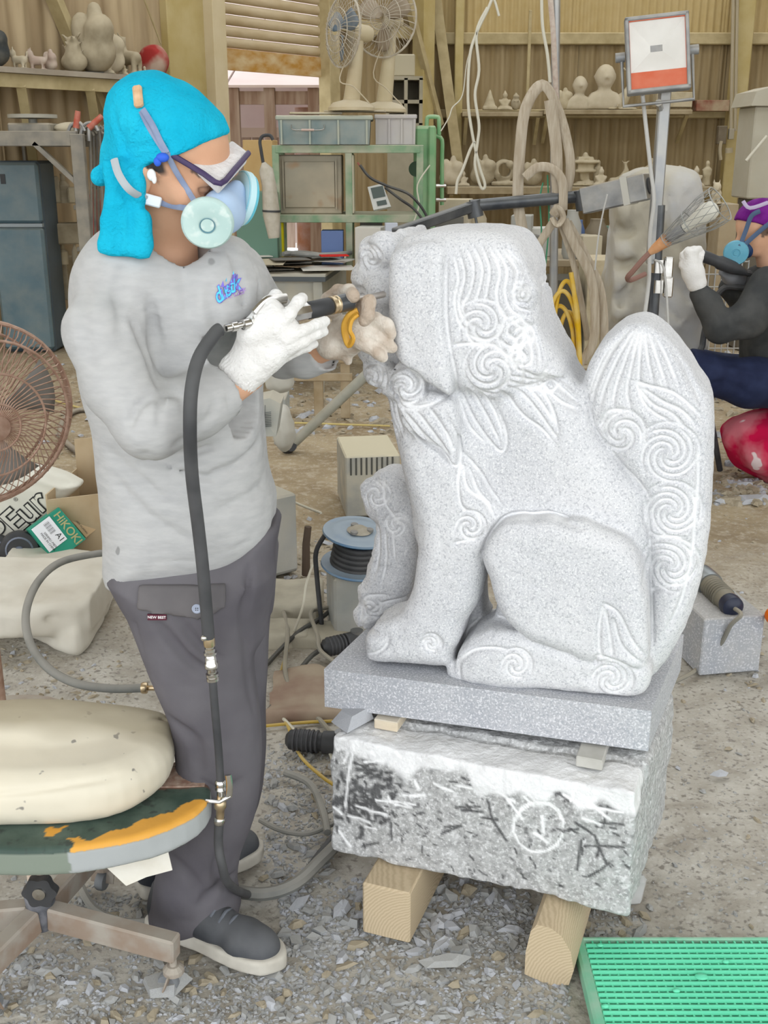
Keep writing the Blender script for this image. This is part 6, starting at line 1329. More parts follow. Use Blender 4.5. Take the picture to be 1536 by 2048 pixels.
def fan(px, py, Y, R_, ax, stand_px, m_b, label, blades_m):
    C = W(px, py, Y); ax = Vector(ax).normalized(); x, y, d = frame(ax); zb = topz + .05
    sxp = W(*stand_px, Y).x; r = thing('pedestal_fan', label, 'fan', (sxp, Y + .05, zb - .02))
    Mw = mat('fan_wire', (.45, .40, .32), .6, col2=(.60, .55, .46), scale=20)
    for rad, h, w in ((R_, 0, .007), (R_ * .62, .045, .003), (R_ * .3, .055, .003)):
        mb = MB(); mb.rings([C + d * h + x * rad * math.cos(a) + y * rad * math.sin(a) for a in np.linspace(0, 2 * PI, 33)[:-1]], w, 6, closed=True); mb.build('guard_ring', Mw, r, True)
    for k in range(36):
        a = 2 * PI * k / 36; q = lambda rr, h, da=0: C + d * h + x * R_ * rr * math.cos(a + da) + y * R_ * rr * math.sin(a + da)
        for s_ in (1, -1): mb = MB(); mb.rings([q(.15, .058 * s_, .3), q(.5, .05 * s_, .15), q(.85, .03 * s_, .04), q(1, 0)], .0018, 4); mb.build('guard_wire', Mw, r)
    for k in range(3):
        a0 = k * 2 * PI / 3 + .5; vs = []
        for i in range(6):
            for j in range(6):
                rr = R_ * (.12 + .72 * i / 5); wd = .45 + .5 * math.sin(PI * min(1, (i + 1.2) / 6)); aa = a0 + (j / 5 - .5) * wd * 1.1; vs.append(C + d * (.018 * (j / 2.5 - 1)) + x * rr * math.cos(aa) + y * rr * math.sin(aa))
        mb = MB(); mb.add(vs, [(i * 6 + j, i * 6 + j + 1, (i + 1) * 6 + j + 1, (i + 1) * 6 + j) for i in range(5) for j in range(5)]); o = mb.build('blade', blades_m, r, True); sm = o.modifiers.new('s', 'SOLIDIFY'); sm.thickness = .003
    b = C - d * .05; mb = MB(); mb.lathe(b - d * .16, d, [(.0, 0), (.04, .004), (.052, .03), (.055, .12), (.05, .15), (.02, .16)], 20); mb.build('motor', m_b, r, True)
    n_ = C - d * .12; mb = MB(); mb.rings([(sxp, Y + .05, zb + .03), (sxp + (n_.x - sxp) * .5, Y + .03, (zb + n_.z) / 2), (n_.x, n_.y, n_.z - .045)], [.055, .045, .028], 12); mb.build('column', m_b, r, True)
    mb = MB(); mb.lathe((sxp, Y + .05, zb - .02), (0, 0, 1), [(.15, 0), (.15, .02), (.12, .05), (.06, .065), (.05, .07)], 28); mb.build('base', m_b, r, True)
    mb = MB(); mb.tube([n_ + Vector((0, -.06, -.02)), Vector((sxp - .07, Y - .05, (zb + n_.z) / 2 - .05)), Vector((sxp + .02, Y - .08, zb + .12)), Vector((sxp + .12, Y - .10, zb + .02))], .004, 6, 5); mb.build('power_cord', mat('dusty_cord', (.55, .48, .36), .8), r, True)
M_fcream = mat('yellowed_plastic', (.56, .47, .32), .6, col2=(.64, .56, .40), scale=6, dust=.4)
fan(686, 62, 7.55, .215, (-.82, -.5, .05), (702, 205), M_fcream, 'cream pedestal fan facing left on top of the crates', mat('dusty_blue_blade', (.16, .22, .28), .6, col2=(.35, .36, .36), scale=8))
fan(768, 38, 7.85, .235, (-.45, -.86, .02), (768, 205), mat('beige_plastic', (.58, .50, .34), .6, col2=(.66, .58, .42), scale=6, dust=.4), 'larger cream pedestal fan behind the first, facing the camera', mat('dusty_brown_blade', (.36, .30, .23), .6, col2=(.45, .38, .29), scale=8))
# inside the rack
def panel_box():
    x0, x1 = W(556, 400, 7.58).x, W(684, 400, 7.58).x; z0, z1 = rzs + .027, W(600, 310, 7.58).z; r = thing('steel_cabinet', 'stained grey steel control box inside the left bay of the rack', 'cabinet', ((x0 + x1) / 2, 7.75, z0))
    M = mat('stained_panel', (.36, .33, .26), .6, col2=(.48, .42, .32), scale=4, speck=[((.30, .17, .08), 6, .60, .70, .7)]); mb = MB(); mb.box(((x0 + x1) / 2, 7.76, (z0 + z1) / 2), (x1 - x0, .32, z1 - z0), ch=.006); mb.build('case', M, r)
    mb = MB(); mb.box(((x0 + x1) / 2, 7.594, (z0 + z1) / 2), ((x1 - x0) * .78, .012, (z1 - z0) * .78), ch=.004); mb.build('door', M, r)
    for dx in (-1, 1):
        mb = MB(); mb.box(((x0 + x1) / 2 + dx * (x1 - x0) * .41, 7.59, (z0 + z1) / 2), (.01, .012, (z1 - z0) * .84)); mb.build('trim', M, r)
panel_box()
x0 = W(688, 400, 7.6).x; mb = MB(); mb.box((x0 + .05, 7.7, rzs + .027 + .19), (.035, .3, .37), ch=.004); o = mb.build('divider_board', mat('pale_card', (.62, .58, .44), .9)); tag(o, 'upright pale board beside the mid post of the rack', 'board')
def meter():
    a = W(735, 370, 7.5); b = W(760, 370, 7.5); P = [W(747,420,7.48), W(782,413,7.48), W(765,367,7.54), W(735,374,7.54)]; r = thing('digital_meter', 'grey digital panel meter with two dark windows on the rack shelf', 'meter', (P[0].x, 7.5, rzs + .027)); n = (P[1] - P[0]).cross(P[3] - P[0]).normalized(); n = n if n.y > 0 else -n
    mb = MB(); mb.prism(P, n, .03); mb.build('case', mat('pale_grey_plastic', (.62, .62, .58), .5), r); q = lambda u, v: P[0] + (P[1] - P[0]) * u + (P[3] - P[0]) * v - n * .004
    for u0, u1, v0, v1, m in ((.15, .85, .46, .92, mat('dark_screen', (.10, .12, .11), .3)), (.28, .82, .12, .32, mat('dark_screen', (.1, .1, .1)))): mb = MB(); mb.prism([q(u0, v0), q(u1, v0), q(u1, v1), q(u0, v1)], n, .004); mb.build('display', m, r)
meter()
for i, (pts, w, m, lab) in enumerate(((((770,375),(800,398),(830,420),(860,460)), .010, M_bk, 'black cable from the rack down to the lamp arm'), (((720,330),(740,355),(775,372),(820,390),(852,430),(858,470)), .010, M_bk, 'black cable over the lower shelf of the rack'), (((715,325),(735,350),(760,365)), .006, mat('red_cable', (.32, .12, .10), .7), 'dull red cable in the right bay of the rack'), (((860,330),(835,370),(838,410),(825,450)), .005, M_wh, 'pale cable hanging at the right post of the rack'))):
    simple_tube('rack_cable', lab, 'cable', [W(x, y, 7.35) for x, y in pts], w, m, 6)
# umbrella
def umbrella():
    Y = 7.1; r = thing('umbrella', 'closed clear umbrella with curved black handle leaning on the rack', 'umbrella', (W(548,478,Y).x, Y, tz))
    mb = MB(); mb.rings([W(548,476,Y), W(543,430,Y), W(538,370,Y), W(532,340,Y), W(527,325,Y)], [.035, .055, .045, .045, .012], 10); mb.build('canopy', mat('clear_vinyl', (.50, .46, .38), .35, col2=(.62, .58, .50), scale=20), r, True)
    mb = MB(); mb.tube([W(527,330,Y), W(522,300,Y), W(520,282,Y), W(526,272,Y), W(540,271,Y), W(546,280,Y)], .010, 8, 5); mb.build('handle', M_rubber, r, True); mb = MB(); mb.cyl(W(543,424,Y), W(543,420,Y), .058, n=12); mb.build('tie_band', M_rubber, r, True)
umbrella()
rr_ = random.Random(11)
def sheetpile(n, px0, px1, py0, py1, Y0, Y1, z0, labf, name='paper_sheet', cols=None, grp=None):
    for i in range(n):
        t = (i + .5) / n; px = px0 + (px1 - px0) * ((i * .618) % 1); Y = Y0 + (Y1 - Y0) * rr_.random(); p = W(px, (py0 + py1) / 2, Y); w, l = rr_.uniform(.18, .34), rr_.uniform(.16, .26)
        mb = MB(); mb.box((p.x, Y, z0 + .004 + i * .006), (w, l, .0045), Matrix.Rotation(rr_.uniform(-.5, .5), 3, 'Z') @ Matrix.Rotation(rr_.uniform(-.05, .05), 3, 'X')); m = cols[i % len(cols)]; o = mb.build(name, m); cw = ('buff', 'grey', 'dark', 'white', 'brown')[i % 5]; tag(o, cw + ' ' + labf, 'paper', cw + ' ' + grp)
PC = [mat('paper_buff', (.58, .52, .40), .9), mat('paper_grey', (.44, .43, .39), .9), mat('paper_dark', (.20, .19, .17), .8), mat('paper_white', (.66, .64, .58), .9), mat('card_brown', (.38, .29, .20), .9)]
sheetpile(14, 505, 680, 490, 515, 7.15, 7.9, tz, 'dusty sheet in the loose paper pile on the work table', cols=PC, grp='papers on the work table')
mb = MB(); p = W(668, 506, 7.25); mb.box((p.x, 7.25, tz + .095), (.18, .10, .006), Matrix.Rotation(.2, 3, 'Z')); o = mb.build('red_folder', mat('red_card', (.62, .05, .04), .6)); tag(o, 'red card folder on the paper pile', 'folder')
def sb(name, px0, px1, pyt, Y, D, z0, m, lab, cat='box', rot=0, grp=None, ch=.003):
    x0, x1 = W(px0, pyt, Y).x, W(px1, pyt, Y).x; zt = W(px0, pyt, Y).z; mb = MB(); mb.box(((x0 + x1) / 2, Y + D / 2, (z0 + zt) / 2), (x1 - x0, D, max(zt - z0, .01)), Matrix.Rotation(rot, 3, 'Z'), ch=ch); o = mb.build(name, m); tag(o, lab, cat, grp); return o
sb('carton_box', 715, 768, 455, 7.35, .2, tz + .012, PC[3], 'white carton on the table right of the rack mid post', rot=-.2)
sb('carton_box', 770, 795, 446, 7.3, .05, tz + .012, mat('bluish_white', (.62, .65, .72), .7), 'upright bluish white package near the lamp arm', rot=.1)
sb('carton_box', 642, 686, 462, 7.5, .16, tz + .012, mat('blue_box', (.16, .22, .40), .6), 'blue and white box under the rack shelf')
sb('carton_box', 720, 765, 438, 7.62, .14, tz + .012, PC[2], 'dark open tray behind the white carton')
sb('yellow_tin', 555, 566, 437, 7.55, .06, tz + .012, mat('yellow_tin', (.75, .66, .10), .5), 'small yellow tin at the left foot of the rack', 'tin')
for i, (px, lab) in enumerate(((573, 'small beige jar beside the yellow tin'), (590, 'round tape roll beside the beige jar'))):
    p = W(px, 445, 7.55); mb = MB(); mb.lathe((p.x, 7.58, tz + .012), (0, 0, 1), [(.025, 0), (.028, .01), (.028, .06), (.022, .07), (0, .07)], 14); o = mb.build('jar', PC[0] if i == 0 else PC[4], smooth=True); tag(o, lab, 'jar')
simple_tube('coiled_cable', 'dark cable coiled on the work table', 'cable', [(W(x, y, 7.4).x, 7.4 + .1 * math.sin(i * 2.), tz + .09) for i, (x, y) in enumerate(((565,468),(600,462),(640,466),(610,474),(570,476),(610,470),(660,452),(700,440)))], .016, M_ghose, 8)
# green press column right of the rack
def press():
    Y = 7.9; r = thing('press_column', 'tall light green steel column of a shop press right of the rack', 'machine', (W(852, 430, Y).x, Y, 0)); M = mat('press_green', (.22, .42, .22), .5, col2=(.30, .50, .29), scale=5, dust=.5, dcol=(.55, .56, .40))
    a, b = W(828, 252, Y), W(872, 252, Y); mb = MB(); mb.box(((a.x + b.x) / 2, Y, a.z / 2), (b.x - a.x, .2, a.z), ch=.02); mb.build('column', M, r)
    mb = MB(); mb.box((b.x - .03, Y - .11, a.z / 2), (.05, .04, a.z), ch=.01); mb.build('guide_rail', M, r)
    mb = MB(); mb.tube([W(853,258,Y), W(854,240,Y), W(857,234,Y), W(874,234,Y), W(878,240,Y), W(878,270,Y)], .014, 8, 3); mb.build('lifting_handle', M, r, True)
    mb = MB(); mb.tube([W(872,272,Y), W(884,280,Y), W(884,320,Y), W(884,410,Y)], .014, 8, 3); mb.build('pipe', M, r, True)
    c = W(832, 338, Y - .13); mb = MB(); mb.lathe((c.x, c.y, c.z), (0, -1, 0), [(.05, 0), (.05, .01), (0, .01)], 20); mb.build('round_hole', mat('dark_hole', (.05, .08, .05), .8), r, True)
    for py in (372, 400): mb = MB(); mb.cyl(W(872,py,Y - .05), W(892,py,Y - .05), .012, n=8); mb.build('bolt', M_chrome, r, True)
press()
# pale orange cupboard behind the umbrella, left of the rack
sb('plywood_cupboard', 485, 545, 280, 8.6, .4, .4, mat('ply_orange', (.58, .40, .20), .7, col2=(.66, .48, .26), scale=5), 'orange plywood cupboard between the worker and the rack', 'cupboard')
sb('green_crate', 470, 552, 385, 7.4, .3, tz + .005, mat('dull_green_crate', (.16, .26, .20), .6), 'dull green plastic crate behind the respirator', 'crate')
# ------------------------------------------------------------------ behind the statue: second worker, second statue, lamps, ropes
TONE[:] = [.78, 1.2]
P2 = thing('person', 'seated worker in dark grey sweatshirt and purple cap with blue respirator at the right edge', 'person', G(1560, 985))
def worker2():
    Y = 4.95
    f = Field((W(1340, 700, Y).x, 4.55, .10), (W(1700, 600, Y).x, 5.45, 1.20), .012)
    plW(f, [(1500,545),(1540,528),(1590,530),(1640,560),(1660,640),(1665,740),(1650,800),(1560,800),(1495,765),(1487,700),(1488,640),(1482,590)], Y, .17, .12, .03)
    chain(f, [(1535,572,4.80,40),(1495,640,4.72,36),(1440,655,4.70,31)], .03); chain(f, [(1440,655,4.70,31),(1418,610,4.72,27),(1400,588,4.74,22)], .02)
    chain(f, [(1540,570,5.08,38),(1500,610,5.10,32),(1462,575,5.02,24)], .03)
    for pts in (((1450,665),(1470,650),(1500,655)), ((1500,700),(1520,690),(1536,660)), ((1440,630),(1455,640),(1470,635))): f.groove([np.array(on_view(x, y, f, Y)) for x, y in pts], .012, .012, 3)
    f.noise(.006, 9, 3); f.mesh('sweatshirt', mat('dark_grey_jersey', (.050, .052, .052), .9, col2=(.085, .085, .082), scale=12, bump=.4), P2)
    f = Field((W(1340, 800, Y).x, 4.4, -.01), (W(1700, 600, Y).x, 5.5, .95), .013)
    chain(f, [(1600,770,4.82,52),(1500,765,4.76,48),(1400,745,4.70,40),(1378,738,4.70,38)], .04); chain(f, [(1378,738,4.70,38),(1372,850,4.72,30),(1366,930,4.74,24)], .02)
    chain(f, [(1610,775,5.10,52),(1500,760,5.18,46),(1400,740,5.22,38)], .04); chain(f, [(1400,740,5.22,38),(1390,830,5.24,30),(1385,910,5.26,24)], .02); f.rc(W(1610,775,4.85), W(1610,775,5.1), .12, .12, .04)
    for pts in (((1400,770),(1450,765),(1500,790)), ((1420,720),(1470,730),(1530,740)), ((1460,750),(1500,760),(1536,765))): f.groove([np.array(on_view(x, y, f, Y)) for x, y in pts], .012, .012, 3)
    f.noise(.005, 9, 5); f.mesh('jeans', mat('navy_denim', (.010, .015, .045), .85, col2=(.02, .028, .07), scale=14, bump=.4), P2)
    for a, b in (((1366,935,4.74), (1330,950,4.66)), ((1385,915,5.26), (1345,925,5.2))):
        p, q = W(*a), W(*b); p.z = q.z = .05; f = Field((min(p.x, q.x) - .1, min(p.y, q.y) - .1, -.01), (max(p.x, q.x) + .1, max(p.y, q.y) + .1, .16), .010); f.rc(p, q, .048, .04); f.cut((0, 0, -1), 0); f.mesh('shoe', M_shoe, P2)
    C = np.array(W(1518, 452, 4.95)); F2 = np.array((-.93, -.12, -.34)); F2 /= np.linalg.norm(F2); L2 = np.array((.1, -.99, .05)); L2 -= F2 * (L2 @ F2); L2 /= np.linalg.norm(L2); U2 = np.cross(F2, L2); M = np.stack([F2, L2, U2], 1)
    U2 = U2 if U2[2] > 0 else -U2; M = np.stack([F2, L2, U2], 1); h = lambda a, l, u: C + F2 * a + L2 * l + U2 * u
    f = Field(C - .24, C + .2, .007); f.el(h(0, 0, .01), (.098, .078, .095), M); f.el(h(.035, 0, -.055), (.055, .055, .055), M, .03); f.el(h(.05, 0, -.095), (.03, .035, .025), M, .02); f.rc(h(.09, 0, 0), h(.112, 0, -.035), .009, .013, .012)
    for s in (-1, 1): f.el(h(-.015, .078 * s, -.02), (.018, .008, .03), M, .004)
    f.rc(h(-.02, 0, -.06), W(1545, 560, 4.98), .055, .06, .02); f.mesh('head', M_skin, P2, attr={'hair': lambda V: (((V - C) @ U2 < .0) & ((V - C) @ F2 < .03) & ((V - C) @ U2 > -.04)) * .8})
    f = Field(C - .2, C + .2, .007); f.el(h(-.005, 0, .018), (.112, .09, .098), M); n = F2 * .55 + U2 * -.83; f.cut(n, n @ C - .022 + .02); f.noise(.003, 30, 3); f.mesh('cap', mat('purple_cap', (.13, .012, .17), .9, col2=(.19, .03, .24), scale=20, bump=.5), P2)
    f = Field(C - .2, C + .2, .007); f.el(h(.085, 0, -.07), (.04, .045, .045), M); f.mesh('respirator_mask', mat('dark_blue_mask', (.02, .05, .13), .5), P2)
    c = W(1472, 506, 4.86); ax = Vector((-.25, -.95, -.1)); mb = MB(); mb.lathe(c, ax, [(.02, -.03), (.05, -.02), (.054, -.005), (.050, .004), (.018, .007), (.016, .004), (.012, .004), (.010, .007), (0, .007)], 28); mb.build('filter', mat('light_blue_filter', (.16, .42, .55), .5, col2=(.24, .50, .62), scale=12), P2, True)
    for pts in (((1480,492,4.85),(1492,460,4.86),(1503,432,4.855),(1520,422,4.855)), ((1484,495,4.85),(1505,475,4.855),(1540,445,4.86))): mb = MB(); mb.tube([W(*p) for p in pts], .010, 6, 4, flat=.3, up=(0, -1, 0)); mb.build('strap', mat('blue_grey_strap', (.10, .14, .22), .8), P2, True)
    mb = MB(); mb.tube([W(1486,402,4.87), W(1500,416,4.855), W(1536,405,4.865)], .008, 6, 4, flat=.3, up=(0, -1, 0)); mb.build('strap', mat('lilac_strap', (.55, .48, .62), .8), P2, True)
    f = Field((W(1355, 600, 4.7).x, 4.55, W(1355, 600, 4.7).z), (W(1510, 600, 4.9).x, 5.15, W(1500, 480, 4.9).z), .006)
    chain(f, [(1393,566,4.74,20),(1386,545,4.74,22),(1380,525,4.74,20)], .01)
    for P in (((1372,528,4.74,9),(1366,512,4.74,8),(1376,500,4.76,7)), ((1380,522,4.72,9),(1376,505,4.72,8),(1388,498,4.76,7)), ((1390,520,4.72,8),(1390,503,4.72,7),(1398,498,4.76,7)), ((1396,530,4.73,8),(1400,515,4.73,7),(1404,505,4.76,6)), ((1376,540,4.72,9),(1364,530,4.74,8))): chain(f, P, .006)
    f.mesh('work_glove', M_glove, P2)
    f = Field((W(1420, 600, 4.8).x, 4.75, W(1420, 610, 4.8).z), (W(1530, 600, 5).x, 5.15, W(1500, 480, 5.).z), .006)
    chain(f, [(1478,562,4.98,20),(1462,550,4.94,20)], .01)
    for P in (((1462,545,4.92,9),(1448,532,4.90,8),(1446,520,4.92,7)), ((1468,540,4.92,9),(1456,526,4.89,8),(1452,514,4.92,7)), ((1472,540,4.92,8),(1464,524,4.89,7),(1460,512,4.92,6)), ((1458,556,4.92,9),(1444,545,4.90,7)), ((1474,548,4.92,8),(1476,530,4.90,7))): chain(f, P, .006)
    f.mesh('work_glove', mat('grey_glove', (.30, .30, .31), .9), P2)
    f = Field((W(1370, 620, 4.74).x, 4.6, W(1400, 640, 4.74).z), (W(1430, 600, 4.8).x, 4.9, W(1400, 540, 4.8).z), .006); chain(f, [(1392,568,4.74,15),(1402,592,4.74,16)], 0); f.mesh('forearm', M_skin, P2, attr={'hair': lambda V: V[:, 0] * 0})
    r = thing('air_tool', 'black air tool with hose in the gloved hands of the seated worker', 'tool', W(1430, 520, 4.85)); A, B = W(1376, 500, 4.80), W(1490, 545, 4.88); d = (B - A).normalized(); L = (B - A).length
    mb = MB(); mb.lathe(A, d, [(.008, 0), (.012, .03), (.022, .04), (.026, L * .3), (.024, L * .5), (.030, L * .55), (.028, L * .8), (.015, L)], 14); mb.build('body', M_rubber, r, True)
    mb = MB(); mb.tube([B, W(1500,550,4.9), W(1492,575,4.9), W(1450,575,4.95), W(1425,610,4.98), W(1412,650,4.96), W(1405,690,4.94), W(1404,730,4.9), G(1440,940,.03)], .014, 8, 5); mb.build('air_line', M_hose, r, True)
worker2()
lump('seat_cushion', 1555, 885, 5.05, .265, .22, .165, mat('pink_patterned_cloth', (.60, .02, .09), .9, col2=(.68, .22, .26), scale=4.5, lo=.45, hi=.56, bump=.4, speck=[((.75, .62, .62), 8, .68, .70), ((.72, .45, .08), 6, .70, .72)]), 'crimson and pink patterned bolster under the seated worker', 'cushion', 4, .03, 7, floorcut=.0)
def statue2():
    r = thing('lion_statue', 'dusty cream second lion-dog statue being worked on behind the flood lamp pole', 'statue', G(1310, 880)); Y = 5.5
    f = Field((W(1195, 700, Y).x, Y - .30, .42), (W(1425, 600, Y).x, Y + .30, W(1300, 315, Y).z), .011)
    plW(f, [(1228,470),(1236,410),(1246,365),(1262,345),(1300,334),(1345,333),(1376,345),(1388,375),(1392,420),(1398,480),(1386,540),(1392,620),(1402,700),(1402,800),(1205,800),(1212,700),(1210,620),(1216,550),(1222,510)], Y, .24, .12, .03)
    for x, y, d, rr in ((1246,425,.20,36),(1242,500,.22,34),(1238,560,.22,36),(1235,620,.22,36),(1330,420,.2,60),(1350,520,.2,56),(1270,600,.2,50),(1340,620,.22,56)): q = W(x, y, Y - d * .6); f.el(q, (rr * .0022, .13, rr * .0026), None, .04)
    for k, pts in enumerate((((1290,370),(1270,430),(1290,520)), ((1310,380),(1300,440),(1330,520)), ((1340,380),(1350,450),(1380,520)), ((1280,440),(1310,500),(1370,560)), ((1290,480),(1330,540),(1380,600)), ((1285,540),(1310,590),(1370,650)), ((1260,560),(1240,600),(1250,660)), ((1240,600),(1250,650),(1240,690)), ((1270,620),(1290,670),(1330,700)), ((1232,450),(1250,470),(1270,460)), ((1225,520),(1245,530),(1265,520)), ((1365,470),(1380,540),(1375,600)))): f.groove([np.array(on_view(x, y, f, Y)) for x, y in pts], .016, .022, 4)
    f.noise(.010, 10, 3); f.noise(.004, 30, 4)
    f.mesh('carved_body', mat('dusty_granite', (.46, .43, .36), .9, col2=(.58, .58, .58), scale=2.6, lo=.42, hi=.58, bump=.5, bscale=60, dust=.5, dcol=(.58, .53, .42)), r)
    mb = MB(); c = W(1305, 700, Y); mb.box((c.x, Y, .46), (.50, .46, .08), ch=.01); mb.build('base_slab', M_slab, r)
    mb = MB(); mb.box((c.x, Y, .205), (.46, .42, .41), ch=.01); o = mb.build('stone_block', M_stone); tag(o, 'grey block beneath the second lion-dog statue', 'stone')
statue2()
M_steel = mat('galvanised_pipe', (.36, .37, .38), .45, .6, col2=(.50, .50, .49), scale=9, dust=.5); M_blk = mat('black_steel_tube', (.05, .055, .065), .35, .3, col2=(.12, .125, .13), scale=12, dust=.3, dcol=(.35, .35, .33))
def flood():
    Y = 3.95; b = G(1310, 1120); r = thing('flood_lamp', 'square floodlight with red lower rim on a tall grey steel pole', 'lamp', (W(1318, 600, Y).x, Y, 0))
    top = W(1322, 207, Y); kn = W(1316, 440, Y); ft = W(1312, 660, Y); foot = Vector((ft.x, Y, 0))
    mb = MB(); mb.box((top + kn) / 2, (.038, .038, (top - kn).length + .3), ch=.004); mb.build('upper_pole', M_steel, r)
    mb = MB(); mb.cyl(Vector((kn.x, Y, kn.z + .05)), foot, .021, n=16); mb.build('lower_pole', M_blk, r, True)
    for py in (545, 585): p = W(1314, py, Y); mb = MB(); mb.cyl(p, p + Vector((0, 0, .045)), .027, n=12); mb.box(p + Vector((.035, -.01, .02)), (.03, .03, .07), ch=.004); mb.build('pole_clamp', M_chrome, r, True, ang=30)
    mb = MB(); mb.lathe(foot, (0, 0, 1), [(.17, 0), (.17, .015), (.03, .03), (.028, .05)], 28); mb.build('base', M_blk, r, True)
    c = W(1315, 108, Y - .06); a = math.radians(5.5); R = Matrix.Rotation(-a, 3, 'Y') @ Matrix.Rotation(-.12, 3, 'Z') @ Matrix.Rotation(-.18, 3, 'X'); w, h = .118, .135
    u = mpp(1315, 108, Y - .06); w, h = 62 * u, 73 * u; X = R @ Vector((1, 0, 0)); N = R @ Vector((0, -1, 0)); Z = R @ Vector((0, 0, 1)); q = lambda i, j, k=0: c + X * (w * i) + Z * (h * j) + N * k
    fr = mat('grey_lamp_frame', (.27, .28, .29), .5, .3, col2=(.42, .42, .41), scale=20, dust=.4)
    for (i0, j0), (i1, j1) in (((-1, .95), (1, .95)), ((-1, -.95), (1, -.95))): mb = MB(); mb.beam(q(i0, j0), q(i1, j1), h * .11, .045, up=tuple(N), ch=.003); mb.build('frame_bar', fr, r)
    for i in (-.94, .94): mb = MB(); mb.beam(q(i, -1), q(i, 1), w * .12, .045, up=tuple(N), ch=.003); mb.build('frame_bar', fr, r)
    mb = MB(); o4 = [q(-.88, -.48, .012), q(.88, -.48, .012), q(.88, .88, .012), q(-.88, .88, .012)]; i4 = [q(-.1, .195, -.03), q(.1, .195, -.03), q(.1, .205, -.03), q(-.1, .205, -.03)]; mb.add(o4 + i4, [(0, 1, 5, 4), (1, 2, 6, 5), (2, 3, 7, 6), (3, 0, 4, 7), (4, 5, 6, 7)]); mb.build('reflector', mat('white_reflector', (.95, .93, .88), .35, col2=(.85, .83, .78), scale=9), r)
    mb = MB(); mb.prism([q(-.9, -.9, .012), q(.9, -.9, .012), q(.9, -.46, .012), q(-.9, -.46, .012)], tuple(N), .004); mb.build('red_panel', mat('red_orange_panel', (.62, .13, .07), .6, col2=(.68, .24, .16), scale=9), r)
    for p0, p1 in (((-.9, -.46), (-.9, .9)), ((.9, -.46), (.9, .9)), ((-.9, .9), (.9, .9))): mb = MB(); mb.beam(q(*p0, .015), q(*p1, .015), .006, .006, up=tuple(N)); mb.build('red_gasket', mat('red_orange_panel', (.6, .1, .05)), r)
    mb = MB(); mb.prism([q(-.8, -.8, -.075), q(.8, -.8, -.075), q(.8, .8, -.075), q(-.8, .8, -.075)], tuple(N), .05); mb.build('housing', fr, r)
    for s_ in (-1, 1): p = q(s_ * 1.02, .05, -.02); mb = MB(); mb.cyl(p, p + X * .03 * s_, .016, n=10); mb.build('side_knob', fr, r, True)
    mb = MB(); mb.rings([q(-1.12, .05, -.02), q(-1.12, -1.25, -.02), q(1.12, -1.25, -.02), q(1.12, .05, -.02)], .006, 8); mb.build('yoke', fr, r, True)
    mb = MB(); mb.rings([q(.0, -1.25, -.02), top + Vector((0, 0, -.02))], .012, 8); mb.build('yoke_bolt', M_chrome, r, True)
    mb = MB(); mb.tube([q(-.5, -1.0, -.02), W(1290,235,3.93), W(1296,290,3.93), W(1302,345,3.93), W(1308,400,3.92), W(1300,470,3.92), W(1298,560,3.92), W(1288,640,3.9)], .007, 8, 5); mb.build('power_cord', mat('pale_grey_cord', (.60, .59, .56), .6), r, True)
    mb = MB(); mb.tube([W(1310,520,3.92), W(1325,530,3.9), W(1332,570,3.9), W(1336,640,3.9), W(1338,680,3.9)], .004, 6, 5); mb.build('power_cord', mat('pale_grey_cord', (.6, .6, .6)), r, True)
flood()
def arm_lamp():
    Y = 4.3; r = thing('work_lamp', 'black jointed arm work lamp with long grey box head above the statue', 'lamp', W(1120, 700, 4.45)); u = mpp(1000, 410, Y)
    mb = MB(); mb.beam(W(790,467,4.0), W(945,413,Y), .036, .036, ch=.004); mb.build('lower_arm', M_blk, r)
    mb = MB(); mb.cyl(W(945,402,Y), W(952,434,Y), .030, n=16); mb.build('elbow_joint', M_blk, r, True)
    mb = MB(); mb.cyl(W(940,412,Y), W(1160,393,Y + .05), .023, n=14); mb.build('upper_arm', M_blk, r, True)
    mb = MB(); mb.cyl(W(1160,380,Y + .04), W(1166,420,Y + .04), .026, n=14); mb.build('elbow_joint', M_blk, r, True)
    A, B = W(1170,402,Y), W(1298,372,Y - .12); mb = MB(); mb.beam(A, B, .095, .095, ch=.004); hd = mb.build('lamp_housing', mat('worn_grey_box', (.20, .205, .21), .4, .4, col2=(.34, .34, .33), scale=14, dust=.6), r)
    d = (B - A).normalized(); mb = MB(); mb.lathe(B, d, [(.018, 0), (.030, .002), (.030, .006), (.022, .008), (.012, .004), (0, .004)], 18); mb.build('end_socket', M_rubber, hd, True)
    mb = MB(); mb.beam(A + d * .16, A + d * .185, .100, .100); mb.build('paper_tape', mat('cream_tape', (.62, .60, .54), .8), hd)
    mb = MB(); mb.tube([W(1215,388,4.15), W(1205,430,4.15), W(1196,480,4.15), W(1190,540,4.15)], .003, 6, 5); mb.build('pull_cord', mat('pale_grey_cord', (.6, .6, .6)), r, True)
    mb = MB(); mb.rings([W(950,430,Y), W(960,480,Y), W(968,540,4.3)], .005, 6); mb.build('stay_wire', M_blk, r, True)
arm_lamp()
